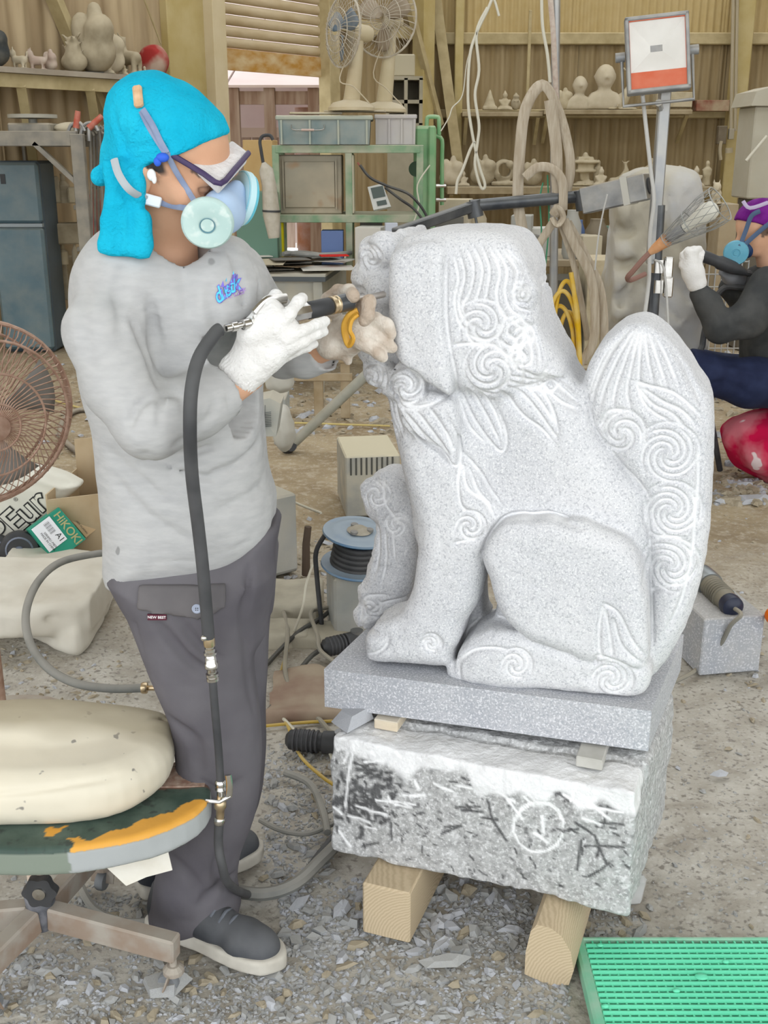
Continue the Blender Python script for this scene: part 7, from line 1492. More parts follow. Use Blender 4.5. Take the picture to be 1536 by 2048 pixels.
def post():
    Y = 4.5; t = W(1112, -40, Y); b = W(1117, 760, Y); r = thing('steel_post', 'tall thin grey steel post hung with cloth slings behind the statue', 'post', (b.x, Y, 0))
    mb = MB(); mb.rings([t, (b.x, Y, 0)], .017, 14); mb.build('tube', M_steel, r, True); mb = MB(); mb.lathe((b.x, Y, 0), (0, 0, 1), [(.16, 0), (.16, .012), (.03, .02)], 24); mb.build('base_plate', M_blk, r, True)
    mb = MB(); mb.tube([W(1098,-30,Y - .03), W(1106,60,Y - .03), W(1110,140,Y - .03), W(1114,230,Y - .03), W(1112,300,Y - .03)], .010, 8, 5, flat=.5); mb.build('bound_rope', mat('pinkish_rope', (.55, .44, .38), .9, col2=(.66, .58, .50), scale=60), r, True)
    mb = MB(); mb.tube([W(1083,-20,Y - .06), W(1085,50,Y - .06), W(1095,110,Y - .06), W(1100,165,Y - .06)], .006, 6, 5); mb.build('hanging_cord', M_wh, r, True)
post()
M_sling = mat('beige_webbing', (.46, .39, .30), .95, col2=(.60, .53, .43), scale=30, stretch=(3, 3, .4), bump=.6)
def sling(label, paths, name='cloth_sling', cat='rope', m=None, pn='strand', flat=.45):
    r = thing(name, label, cat, W(paths[0][0][0][0], paths[0][0][0][1], paths[0][0][0][2]))
    for P, w in paths:
        mb = MB(); mb.tube([W(*p) for p in P], w, 10, 6, flat=flat, up=(0, -1, 0)); mb.build(pn, m or M_sling, r, True)
sling('thick beige webbing sling looped and knotted over the steel post', [([(1047,545,4.36),(1046,470,4.36),(1036,400,4.36),(1040,300,4.36),(1052,215,4.36),(1085,170,4.38),(1115,215,4.38),(1136,290,4.36),(1140,350,4.36),(1122,420,4.34)], .021),
    ([(1100,200,4.34),(1112,290,4.34),(1114,360,4.34),(1120,430,4.33)], .022), ([(1050,355,4.32),(1075,335,4.31),(1105,338,4.31),(1125,365,4.31),(1126,420,4.31)], .017), ([(1108,430,4.29),(1118,418,4.27),(1126,436,4.27),(1114,450,4.27),(1104,436,4.28)], .021),
    ([(1108,442,4.30),(1080,485,4.32),(1050,530,4.34)], .016), ([(1128,440,4.30),(1150,490,4.30),(1180,550,4.30),(1190,620,4.30),(1184,690,4.30),(1150,735,4.3),(1118,752,4.32)], .018), ([(1135,445,4.32),(1165,500,4.33),(1198,570,4.33),(1208,640,4.33),(1206,700,4.33)], .017), ([(1122,450,4.33),(1145,520,4.34),(1160,590,4.34),(1176,680,4.34)], .012)])
sling('bright yellow cable hung in long loops on the steel post', [([(1125 + dx + rx * math.cos(a), cy_ + ry * math.sin(a), 4.28 + .01 * i) for a in np.linspace(0, 2 * PI, 13)], .0085) for i, (dx, cy_, rx, ry) in enumerate(((0, 700, 32, 118), (8, 690, 26, 128), (-6, 712, 30, 100), (12, 720, 22, 96)))] + [([(1142,545,4.26),(1150,600,4.26),(1158,680,4.26),(1162,800,4.27)], .009)], 'cable_coil', 'cable', mat('bright_yellow_cable', (.72, .45, .06), .5, col2=(.76, .58, .25), scale=14), 'cable_loop', None)
sling('white wires hanging in a long twisted loop from above', [([(985,-5,5.6),(975,20,5.6),(955,62,5.6),(940,110,5.6),(936,200,5.6),(945,270,5.6),(958,330,5.6),(970,370,5.6),(962,375,5.6),(950,330,5.6),(955,285,5.6),(958,250,5.6),(950,190,5.6),(958,140,5.6),(953,65,5.6),(975,15,5.6)], .007), ([(950,282,5.6),(940,300,5.6),(925,340,5.6),(915,362,5.6),(912,388,5.6)], .007), ([(985,-10,5.6),(992,10,5.6),(998,32,5.6)], .006), ([(955,70,5.62),(935,120,5.62),(925,190,5.62),(905,215,5.62),(898,235,5.62),(882,262,5.62)], .003)], 'hanging_wire', 'wire', M_wh, 'wire', None)
sling('thin green twine hanging beside the steel post', [([(1086,365,4.4),(1080,400,4.4),(1083,470,4.4),(1082,620,4.4)], .003), ([(1095,350,4.4),(1098,440,4.4),(1092,520,4.4),(1080,640,4.4)], .003), ([(1070,600,4.4),(1080,592,4.38),(1090,602,4.4),(1082,612,4.4)], .006)], 'green_twine', 'twine', mat('green_twine', (.12, .36, .22), .8), 'strand', None)
def cage_lamp():
    A, B = W(1322, 487, 3.7), W(1440, 408, 3.6); d = (B - A).normalized(); L = (B - A).length; x, y, _ = frame(d); r = thing('cage_lamp', 'hand lamp with wire mesh cage and white bulb, leaning on the pole', 'lamp', A)
    mw = mat('mesh_wire', (.36, .37, .35), .5, .5, col2=(.5, .5, .48), scale=20); rad = lambda t: .018 + .042 * min(1, t * 1.25)
    for k in range(16):
        a = 2 * PI * k / 16
        for s_ in (1, -1): mb = MB(); mb.rings([A + d * L * t + (x * math.cos(a + s_ * 1.2 * t) + y * math.sin(a + s_ * 1.2 * t)) * rad(t) for t in np.linspace(.05, 1, 9)], .0009, 4); mb.build('mesh_wire', mw, r)
    for t in (.08, .5, 1): mb = MB(); mb.rings([A + d * L * t + (x * math.cos(a) + y * math.sin(a)) * rad(t) for a in np.linspace(0, 2 * PI, 25)[:-1]], .002, 5, closed=True); mb.build('cage_ring', mw, r, True)
    mb = MB(); mb.lathe(A + d * L * .40, d, [(.016, 0), (.018, .02), (.024, .05), (.030, .075), (.031, .095), (.026, .112), (.012, .122), (0, .124)], 24); mb.build('bulb', mat('white_bulb', (.74, .72, .64), .3), r, True)
    mb = MB(); mb.lathe(A + d * L * .12, d, [(.012, 0), (.017, .01), (.017, .06)], 16); mb.build('bulb_socket', mat('grey_socket', (.3, .3, .3), .5), r, True)
    H0 = W(1300, 505, 3.72); mb = MB(); mb.lathe(H0, A + d * .03 - H0, [(.010, 0), (.016, .02), (.020, .05), (.024, .07)], 14); mb.build('handle', mat('orange_handle', (.62, .30, .14), .6, col2=(.70, .42, .26), scale=30), r, True)
    mb = MB(); mb.tube([H0, W(1285,520,3.73), W(1266,542,3.75), W(1255,555,3.78), W(1262,560,3.85), W(1290,548,3.9)], .009, 8, 5); mb.build('power_cord', mat('brown_cord', (.30, .18, .15), .7), r, True)
cage_lamp()

# ------------------------------------------------------------------ figurines
M_fig = [mat('dusty_figure_%d' % i, c, .95, col2=c2, scale=12, dust=.6, dcol=(.62, .54, .40)) for i, (c, c2) in enumerate((((.50, .43, .30), (.60, .53, .39)), ((.60, .53, .40), (.68, .61, .48)), ((.36, .31, .22), (.48, .42, .31))))]
def fig(kind, base, h, m, label, cat='figurine', face=0.0, group=None, name=None, mirror=1):
    s_ = h; b = Vector(base); N = {'lantern': 22}.get(kind, 20); f = Field((-.55, -.35, -.02), (.55, .35, 1.08), 1 / N); F = f
    if kind == 'seated': F.el((0, -.05, .10), (.42, .26, .13)); F.el((0, 0, .36), (.25, .2, .28), None, .08); F.el((0, -.03, .74), (.14, .14, .17), None, .05); F.el((0, 0, .93), (.06, .06, .07), None, .04); F.rc((-.25, -.02, .48), (-.08, -.2, .25), .08, .06, .05); F.rc((.25, -.02, .48), (.08, -.2, .25), .08, .06, .05); F.plate([(-.42, -.28), (.42, -.28), (.42, .25), (-.42, .25)], .03, .04, .02, ax=2)
    elif kind == 'standing': F.rc((0, 0, .05), (0, 0, .6), .17, .14, .05); F.el((0, -.02, .62), (.19, .13, .14), None, .05); F.el((0, -.02, .86), (.10, .10, .13), None, .03); F.rc((.17, 0, .62), (.1, -.12, .42), .055, .05, .04); F.rc((-.17, 0, .62), (-.1, -.12, .42), .055, .05, .04); F.rc((-.2, 0, .02), (.2, 0, .02), .05)
    elif kind == 'bust': F.plate([(-.42, 0), (-.42, .22), (-.30, .38), (-.12, .44), (.12, .44), (.30, .38), (.42, .22), (.42, 0)], 0, .18, .12); F.rc((0, 0, .38), (0, -.02, .55), .15, .14, .05); F.el((0, -.03, .72), (.225, .23, .28), None, .03); F.el((0, -.25, .70), (.05, .06, .07), None, .03); F.el((.225, 0, .72), (.03, .05, .08), None, .02); F.el((-.225, 0, .72), (.03, .05, .07), None, .02); F.el((-.09, -.25, .77), (.05, .04, .025), None, 0, True); F.el((.09, -.25, .77), (.05, .04, .025), None, 0, True); F.groove([(-.1, -.2, .64), (0, -.24, .62), (.1, -.2, .64)], .03, .03, 3)
    elif kind == 'lantern':
        for z, w, t in ((.03, .38, .05), (.12, .26, .04), (.30, .15, .14), (.46, .34, .04), (.60, .25, .10), (.74, .42, .05), (.84, .26, .05)): F.bx((0, 0, z), (w, w * .7, t), r=.02, k=.02)
        F.el((0, 0, .95), (.10, .10, .10), None, .03)
    elif kind == 'pagoda': F.bx((0, 0, .08), (.34, .26, .09), r=.02); F.rc((0, 0, .15), (0, 0, .9), .30, .03, .02); F.el((0, -.1, .4), (.18, .12, .2), None, .05)
    elif kind == 'jar': F.el((0, 0, .36), (.30, .28, .36)); F.el((0, 0, .76), (.20, .20, .16), None, .05); F.el((0, 0, .94), (.07, .07, .07), None, .03); F.el((-.1, -.26, .52), (.07, .05, .07), None, .02); F.el((.1, -.26, .52), (.07, .05, .07), None, .02)
    elif kind == 'fish': F.rc((-.32, 0, .16), (.0, 0, .22), .16, .15, .06); F.rc((0, 0, .22), (.22, 0, .55), .15, .09, .06); F.rc((.22, 0, .55), (.16, 0, .85), .09, .04, .06); F.rc((.16, 0, .85), (.38, 0, .97), .05, .02, .03); F.rc((.16, 0, .85), (-.04, 0, .98), .05, .02, .03); F.rc((-.1, -.1, .2), (-.16, -.3, .06), .05, .03, .02); F.bx((0, 0, .03), (.36, .2, .04), r=.02, k=.04)
    elif kind == 'dog': F.rc((-.22, 0, .40), (.22, 0, .38), .19, .18, .06); F.el((-.34, -.03, .66), (.17, .16, .18), None, .06); F.rc((-.48, -.05, .60), (-.42, -.03, .62), .07, .08, .03); F.rc((-.40, .1, .8), (-.43, .12, .95), .05, .03, .03); F.rc((-.28, -.1, .8), (-.26, -.12, .95), .05, .03, .03); F.rc((.38, 0, .45), (.44, 0, .72), .06, .05, .05)
    elif kind == 'dog2': pass
    elif kind == 'lump': F.el((-.05, 0, .30), (.38, .25, .30)); F.el((.15, -.05, .58), (.22, .2, .22), None, .08); F.el((-.22, -.05, .60), (.16, .16, .24), None, .08); F.el((.02, .0, .82), (.10, .1, .14), None, .06)
    elif kind == 'ring': F.bx((0, 0, .08), (.45, .24, .09), r=.03); F.el((0, 0, .52), (.42, .2, .44), None, .05); F.el((.03, 0, .55), (.22, .4, .24), None, .03, True); F.el((.22, -.12, .75), (.15, .14, .16), None, .05)
    elif kind == 'shell': F.el((0, 0, .35), (.26, .22, .36)); F.rc((0, 0, .6), (-.1, 0, .97), .12, .03, .05); F.rc((-.2, 0, .4), (-.38, -.05, .72), .08, .02, .05); F.rc((.2, 0, .4), (.34, -.05, .62), .08, .02, .05); F.bx((0, 0, .03), (.3, .2, .04), r=.02, k=.04)
    elif kind == 'daruma': F.el((0, 0, .46), (.48, .42, .48)); F.el((-.02, -.34, .62), (.28, .14, .20), None, .04); F.el((0, -.45, .56), (.05, .06, .07), None, .02); F.groove([(-.25, -.35, .78), (-.1, -.45, .80)], .04, -.03, 3); F.groove([(.25, -.35, .78), (.1, -.45, .80)], .04, -.03, 3)
    elif kind == 'deer': F.rc((-.1, 0, .42), (.2, 0, .40), .16, .15, .05); F.rc((-.18, 0, .5), (-.22, 0, .78), .10, .07, .05); F.rc((-.22, 0, .80), (-.40, -.02, .74), .085, .05, .04); F.rc((-.2, .05, .86), (-.1, .1, .99), .04, .02, .02); F.rc((-.2, -.05, .86), (-.28, -.1, .99), .04, .02, .02)
    elif kind == 'crest': F.el((0, 0, .28), (.40, .28, .28)); F.rc((0, 0, .45), (0, 0, .8), .27, .18, .06)
    if kind in ('dog', 'deer'):
        for x in (-.24, .22):
            for y in (-.1, .1): F.rc((x, y, .35), (x, y, .04), .075, .055, .03)
        F.bx((0, 0, .015), (.42, .22, .03), r=.01, k=.02)
    if kind == 'crest':
        for k in range(14): a = k * 2.4; z = .5 + .035 * k; F.rc((.2 * math.cos(a), .18 * math.sin(a), z), (.32 * math.cos(a), .28 * math.sin(a), z + .1), .05, .02, .03)
    F.noise(.010 if kind == 'bust' else .022, 5, (sum(map(ord, label)) % 50) + 1); F.cut((0, 0, -1), 0)
    c, s2 = math.cos(face), math.sin(face)
    def tf(V): V = V * s_; V = V * np.array((mirror, 1, 1)); return np.stack([V[:, 0] * c - V[:, 1] * s2 + b.x, V[:, 0] * s2 + V[:, 1] * c + b.y, V[:, 2] + b.z], 1)
    o = f.mesh(name or 'stone_figure', m, None, tf)
    if mirror < 0: o.data.flip_normals()
    tag(o, label, cat, group); return o
# back wall shelves
zs1 = W(1200, 221, 13.7).z; zs2 = W(1200, 372, 13.55).z
def shelf(name, px0, px1, z, y0, y1, label, th=.05, py=300):
    x0, x1 = W(px0, py, y0).x, W(px1, py, y0).x; r = thing(name, label, 'shelf', ((x0 + x1) / 2, (y0 + y1) / 2, z - th)); mb = MB(); mb.box(((x0 + x1) / 2, (y0 + y1) / 2, z - th / 2), (x1 - x0, y1 - y0, th), ch=.004); mb.build('shelf_board', mat('shelf_wood', (.30, .24, .15), .9, col2=(.40, .33, .22), scale=4, dust=.8, dcol=(.58, .50, .36)), r)
    n = max(2, int((x1 - x0) / 1.4) + 1)
    for k in range(n): x = x0 + .05 + (x1 - x0 - .1) * k / (n - 1); mb = MB(); mb.beam((x, y1, z - .35), (x, y0 + .05, z - th), .04, .04); mb.build('bracket', M_beam, r)
shelf('wall_shelf', 1088, 1385, zs1, 13.45, 13.86, 'upper board shelf on the back wall carrying stone busts', py=225)
shelf('wall_shelf', 925, 1086, zs1 - .02, 13.55, 13.86, 'upper ledge shelf left of the busts carrying small figures', py=225)
shelf('wall_shelf', 895, 1432, zs2, 13.2, 13.86, 'long lower shelf on the back wall crowded with stone figures', .08, py=370)
def on_shelf(kind, px, pyt, pyb, Y, z, m, label, **k):
    t = W(px, pyt, Y); b = W(px, pyb, Y); return fig(kind, (b.x, Y, z + .001), t.z - b.z, M_fig[m], label, **k)
U = 13.66
for a in (('pagoda', 979, 178, 223, 0, 'pointed hooded stone figure at the left end of the upper back shelf'), ('seated', 1009, 183, 223, 0, 'small seated figure second from left on the upper back shelf'), ('jar', 1031, 186, 221, 2, 'owl-like round jar right of the small seated figure'),
          ('bust', 1157, 150, 219, 1, 'narrow pale bust with turned head beside the steel post'), ('bust', 1206, 126, 219, 1, 'large bald smiling bust, biggest on the upper back shelf'), ('fish', 1243, 128, 215, 0, 'curling fish sculpture half behind the floodlight frame'), ('seated', 1228, 196, 219, 1, 'tiny figure at the foot of the bald bust'), ('lump', 1128, 170, 218, 0, 'blunt stone head left of the narrow bust')):
    on_shelf(a[0], a[1], a[2], a[3], U, zs1, a[4], a[5])
def bb(name, px0, px1, pyt, pyb, Y, D, m, lab, cat, rot=0, fl=False):
    if fl:
        while W(px0, pyb, Y).z > .0: pyb += 4
    return topbox(name, px0, px1, pyt, pyb, Y, D, m, lab, cat, rot=rot)
bb('carved_panel', 1312, 1384, 184, 214, 13.6, .2, M_fig[0], 'flat carved beige panel lying on the upper shelf right of the lamp', 'panel'); bb('red_bundle', 1392, 1458, 200, 222, 13.6, .2, mat('dull_red_cloth', (.25, .10, .07), .9, col2=(.45, .36, .25), scale=6), 'dull red dusty bundle at the right end of the upper shelf', 'bundle')
Lw = 13.5
for a in (('lump', 905, 280, 345, 1, 'pale bearded figure beside the green press at the left end of the lower shelf'), ('seated', 927, 318, 350, 1, 'tiny seated figure right of the bearded one'), ('lump', 968, 300, 368, 2, 'heap-like grey stone dragon, left part of the lower shelf'), ('ring', 1006, 314, 371, 2, 'ring-shaped stone sculpture on the lower shelf behind the sling'), ('lump', 1065, 308, 366, 2, 'low rounded stone behind the knotted sling'),
          ('lantern', 1168, 302, 368, 0, 'little stone lantern house on the lower shelf'), ('standing', 1194, 314, 368, 0, 'hooded standing figure right of the lantern'), ('seated', 1201, 330, 370, 1, 'rounded seated figure before the hooded one'), ('fish', 1240, 306, 360, 0, 'dolphin with raised tail on the lower shelf'), ('standing', 1299, 305, 362, 0, 'slim figure partly behind the floodlight pole'),
          ('seated', 1358, 314, 356, 1, 'plump smiling figure right of the second statue head'), ('seated', 1391, 324, 366, 1, 'wide laughing seated figure near the shelf end'), ('standing', 1412, 312, 364, 0, 'standing robed figure last on the lower shelf'), ('lump', 1272, 325, 360, 0, 'grey lump between the dolphin and the slim figure')):
    on_shelf(a[0], a[1], a[2], a[3], Lw - (.15 if '320' in str(a[2]) or a[2] > 320 else 0), zs2, a[4], a[5])
# things hung and standing along the right
bb('leaning_board', 1051, 1057, 20, 216, 13.75, .03, M_beam, 'thin upright wooden strip on the back wall left of the post', 'board')
sbx = thing('switch_box', 'old electric switch box with conduits on the right column', 'switch', W(1445, 285, 13.5)); mb = MB(); mb.box(W(1443,270,13.55), (.10, .08, .20), ch=.005); mb.build('case', mat('dark_box', (.16, .13, .09), .6, dust=.3), sbx); mb = MB(); mb.box(W(1462,268,13.55), (.06, .06, .12), ch=.005); mb.build('case', mat('grey_box', (.40, .36, .28), .6), sbx)
for px in (1462, 1470): mb = MB(); mb.cyl(W(px,262,13.6), W(px + 5,-30,13.6), .02, n=8); mb.build('conduit', mat('dusty_conduit', (.46, .40, .29), .7), sbx, True)
mb = MB(); mb.tube([W(1443,282,13.5), W(1440,300,13.5), W(1442,320,13.5)], .02, 6, 4); mb.cyl(W(1458,296,13.5), W(1458,306,13.5), .045, n=10); mb.build('cable_drop', mat('dusty_conduit', (.4, .4, .3)), sbx, True)
def cabinet_r():
    Y = 8.6; x0 = W(1503, 300, Y).x; z0, z1 = W(1510, 398, Y).z, W(1510, 212, Y).z; r = thing('distribution_cabinet', 'pale grey metal cabinet with a sloping hood at the right edge', 'cabinet', (x0 + .4, Y + .2, 0))
    M = mat('pale_cabinet', (.50, .47, .38), .6, col2=(.56, .53, .44), scale=4, dust=.5); mb = MB(); mb.box((x0 + .4, Y + .2, (z0 + z1) / 2), (.8, .4, z1 - z0), ch=.01); mb.build('case', M, r)
    mb = MB(); mb.prism([(x0 - .05, Y - .05, z1), (x0 - .02, Y - .05, z1 + .10), (x0 + .12, Y - .05, z1 + .14), (x0 + .85, Y - .05, z1 + .14), (x0 + .85, Y - .05, z1)], (0, 1, 0), .5); mb.build('hood', M, r); mb = MB(); mb.box((x0 + .4, Y + .2, z0 / 2), (.7, .35, z0), ch=.01); mb.build('stand', mat('dark_stand', (.16, .14, .11), .8), r)
    mb = MB(); mb.cyl(W(1492,322,Y - .1), W(1534,272,Y - .1), .012, n=8); mb.build('lever', M_wh, r, True)
cabinet_r()
# low bench and clutter behind the statue
bz = W(1050, 520, 8.3).z
def bench(px0, px1, z, y0, y1, label, m):
    x0, x1 = W(px0, 500, y0).x, W(px1, 500, y0).x; r = thing('work_bench', label, 'bench', ((x0 + x1) / 2, (y0 + y1) / 2, 0)); mb = MB(); mb.box(((x0 + x1) / 2, (y0 + y1) / 2, z - .025), (x1 - x0, y1 - y0, .05), ch=.004); mb.build('bench_top', m, r)
    for x in (x0 + .05, (x0 + x1) / 2, x1 - .05):
        for y in (y0 + .05, y1 - .05): mb = MB(); mb.box((x, y, (z - .05) / 2), (.06, .06, z - .05), ch=.004); mb.build('leg', m, r)
    mb = MB(); mb.box(((x0 + x1) / 2, y0 + .06, z * .35), (x1 - x0 - .1, .05, .08), ch=.004); mb.build('rail', m, r)
M_bw = mat('bench_wood', (.32, .25, .16), .9, col2=(.42, .34, .23), scale=5, dust=.7)
bench(862, 1235, bz, 8.3, 9.3, 'long dusty wooden bench behind the carved lion-dog', M_bw)
cl = [(885,432,.14,'paper_dark','folded grey cloth bundle'), (912,398,.12,'dusty_figure_1','stiff pale paper bag standing upright'), (948,405,.10,'dusty_figure_2','dusty round grinder head'), (1000,455,.22,'paper_buff','open flat carton'), (1025,470,.20,'paper_dark','stack of dark trays'), (1045,430,.08,'paper_grey','small grey motor'), (1070,455,.14,'paper_white','crumpled white packet'),
      (1158,440,.05,'blue_box','tall blue bottle'), (1146,420,.07,'paper_grey','clear jar with metal lid'), (1195,438,.09,'dark_box','black round bucket'), (1214,452,.07,'dull_green_crate','green square tub'), (1232,446,.07,'light_blue_filter','turquoise tub'), (1175,470,.08,'paper_buff','small buff carton')]
for i, (px, pyt, w, mn, lab) in enumerate(cl):
    Y = 8.42 + .12 * (i % 4); t = W(px, pyt, Y); h_ = max(t.z - bz, .05); m = MATS.get(mn) or PC[0]; mb = MB()
    if any(k in lab for k in ('bottle', 'bucket', 'jar', 'tub', 'round')): mb.lathe((t.x, Y, bz + .001), (0, 0, 1), [(w * .8, 0), (w, h_ * .1), (w, h_ * .7), (w * .6, h_ * .9), (w * .6, h_), (0, h_)], 14); o = mb.build('container', m, smooth=True)
    else: mb.box((t.x, Y, bz + h_ / 2 + .001), (w * 1.9, .22, h_), Matrix.Rotation(.2 * (-1) ** i, 3, 'Z'), taper=.94, ch=.004); o = mb.build('bench_box', m)
    tag(o, lab + ' on the long bench', 'container')
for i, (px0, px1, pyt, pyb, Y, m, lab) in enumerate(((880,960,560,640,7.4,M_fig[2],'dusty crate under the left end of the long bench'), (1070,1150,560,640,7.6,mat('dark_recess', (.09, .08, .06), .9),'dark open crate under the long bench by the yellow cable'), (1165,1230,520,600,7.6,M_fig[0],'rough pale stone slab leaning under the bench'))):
    bb('bench_crate', px0, px1, pyt, pyb, Y, .4, m, lab, 'crate', fl=True)
def pallet(px0, px1, py, Y, lab):
    x0, x1 = W(px0, py, Y).x, W(px1, py, Y).x; r = thing('pallet', lab, 'pallet', ((x0 + x1) / 2, Y + .4, 0))
    for k in range(5): mb = MB(); mb.box(((x0 + x1) / 2, Y + .08 + .17 * k, .13), (x1 - x0, .11, .022)); mb.build('board', M_bw, r)
    for k in range(3): mb = MB(); mb.box((x0 + .06 + (x1 - x0 - .12) * k / 2, Y + .42, .06), (.08, .8, .12)); mb.build('bearer', M_bw, r)
pallet(1020, 1215, 760, 6.6, 'wooden pallet on the floor behind the statue neck'); pallet(1400, 1560, 740, 6.9, 'wooden pallet behind the seated worker')
fig('dog', (W(1432, 405, 7.9).x, 7.9, W(1432, 408, 7.9).z), W(1432, 362, 7.9).z - W(1432, 408, 7.9).z + .02, M_fig[1], 'small pale bird-like figure on a stand right of the second statue', face=1.2, name='stone_bird')
bb('plinth', 1412, 1446, 408, 700, 7.85, .25, M_bw, 'narrow wooden stand carrying the small bird figure', 'stand', fl=True)
def wiremesh():
    Y = 6.8; r = thing('wire_mesh_panel', 'wire mesh panel standing behind the hands of the seated worker', 'mesh', (W(1440, 700, Y).x, Y, 0)); x0, x1 = W(1400, 600, Y).x, W(1490, 600, Y).x; z0, z1 = 0.0, W(1440, 520, Y).z
    for k in range(8): x = x0 + (x1 - x0) * k / 7; mb = MB(); mb.cyl((x, Y, z0), (x, Y, z1), .005, n=6); mb.build('mesh_wire', M_steel, r)
    for k in range(12): z = z0 + .03 + (z1 - z0 - .04) * k / 11; mb = MB(); mb.cyl((x0, Y, z), (x1, Y, z), .005, n=6); mb.build('mesh_wire', M_steel, r)
wiremesh()

# ------------------------------------------------------------------ left wall shelf, rack, fridge, corner
def LP(px, off, z): p = LW(px, 150, off); return Vector((p.x, p.y, z))
zL = LW(0, 132, .42).z
def left_shelf():
    r = thing('wall_shelf', 'long board shelf on the left wall crowded with painted and stone figures', 'shelf', LP(160, .25, zL - .05)); a, b = LP(-60, .02, 0), LP(326, .02, 0)
    m = mat('left_shelf_wood', (.36, .31, .25), .9, col2=(.46, .41, .34), scale=4, dust=.5); mb = MB(); P = [LP(-60, .02, zL - .04), LP(326, .02, zL - .04), LP(326, .42, zL - .04), LP(-60, .42, zL - .04)]; mb.prism(P, (0, 0, 1), .04); mb.build('shelf_board', m, r)
    P = [LP(-60, .34, zL - .14), LP(326, .34, zL - .14), LP(326, .38, zL - .14), LP(-60, .38, zL - .14)]; mb = MB(); mb.prism(P, (0, 0, 1), .098); mb.build('edge_rail', M_beam, r)
    for px in (40, 178, 300): mb = MB(); mb.beam(LP(px + 12, .04, zL - .75), LP(px, .36, zL - .12), .07, .05); mb.build('bracket', M_beam, r)
left_shelf()
LF = [('lump', -2, 40, 112, 'dark_fig', 'dark blackish animal figure at the left end of the left shelf'), ('dog', 42, 92, 130, 1, 'small white dog lying second on the left shelf'), ('dog', 78, 92, 132, 'pink_fig', 'pinkish fox figure beside the white dog'), ('lump', 104, 96, 138, 'pink_fig', 'rounded pinkish rabbit figure with big ears'), ('crest', 151, 70, 142, 2, 'grey spiky crested lion bowl on the left shelf'),
      ('shell', 190, 72, 146, 'blue_fig', 'pale blue horned fish figure on the left shelf'), ('lump', 196, 0, 100, 2, 'tall stacked dragon figure rising highest on the left shelf'), ('lump', 222, 50, 112, 1, 'smooth cream oval gourd leaning on the dragon'), ('seated', 215, 108, 148, 1, 'small pale seated figure with blue base'), ('deer', 262, 64, 146, 2, 'tall dusty grey deer on the left shelf'), ('seated', 250, 128, 152, 0, 'tiny figure at the feet of the deer'),
      ('standing', 270, 128, 154, 0, 'tiny standing figure right of the deer feet'), ('seated', 290, 130, 156, 1, 'small cream figure before the red doll'), ('daruma', 309, 84, 154, 'red_fig', 'round red and cream doll head, last on the left shelf')]
mat('dark_fig', (.05, .055, .055), .8, col2=(.12, .115, .10), scale=12); mat('pink_fig', (.50, .38, .32), .9, col2=(.62, .54, .45), scale=7); mat('blue_fig', (.44, .46, .45), .8, col2=(.60, .57, .50), scale=6)
mat('red_fig', (.36, .05, .045), .8, col2=(.52, .40, .32), scale=2.2, lo=.46, hi=.56)
for i, (k, px, pt, pb, mi, lab) in enumerate(LF):
    off = .28 if 'tall stacked' not in lab else .34
    if 'tiny' in lab or 'before' in lab or 'small pale seated' in lab: off = .33
    b = LP(px, off, zL + .001); t = LW(px, pt, off); bb_ = LW(px, pb, off); h_ = max(t.z - max(b.z, 0), .08) if 'gourd' not in lab else t.z - b.z
    fig(k, b, h_, M_fig[mi] if isinstance(mi, int) else MATS[mi], lab, face=-.6 + .3 * (i % 3))
def fridge():
    Y = 8.5; x0, x1 = W(-24, 400, Y).x, W(80, 400, Y).x; z1 = W(40, 322, Y).z; r = thing('fridge', 'blue-grey two-door fridge beside the worker at the left edge', 'fridge', ((x0 + x1) / 2, Y + .28, .0)); M = mat('fridge_blue', (.12, .18, .21), .4, col2=(.17, .235, .26), scale=3, dust=.4, dcol=(.42, .42, .36))
    mb = MB(); mb.box(((x0 + x1) / 2, Y + .25, z1 / 2), (x1 - x0, .38, z1), ch=.02); mb.build('body', mat('fridge_side', (.10, .13, .15), .6, col2=(.13, .16, .18), scale=4), r); zm = W(40, 452, Y).z
    for a, b in ((.03, zm - .01), (zm + .02, z1 - .01)): mb = MB(); mb.box(((x0 + x1) / 2, Y + .03, (a + b) / 2), (x1 - x0, .06, b - a), ch=.02); d = mb.build('door', M, r)
    mb = MB(); mb.box(((x0 + x1) / 2, Y + .02, zm + .005), (x1 - x0, .05, .025)); mb.build('handle_strip', mat('pale_strip', (.34, .38, .40), .5), r)
    p = W(6, 358, Y); mb = MB(); mb.box((p.x, Y - .003, p.z), (.035, .006, .07)); mb.build('badge', mat('black_badge', (.03, .03, .03), .4), r)
fridge()
M_angle = mat('slotted_angle', (.22, .21, .19), .6, .3, col2=(.32, .30, .26), scale=10, dust=.6, dcol=(.48, .43, .33))
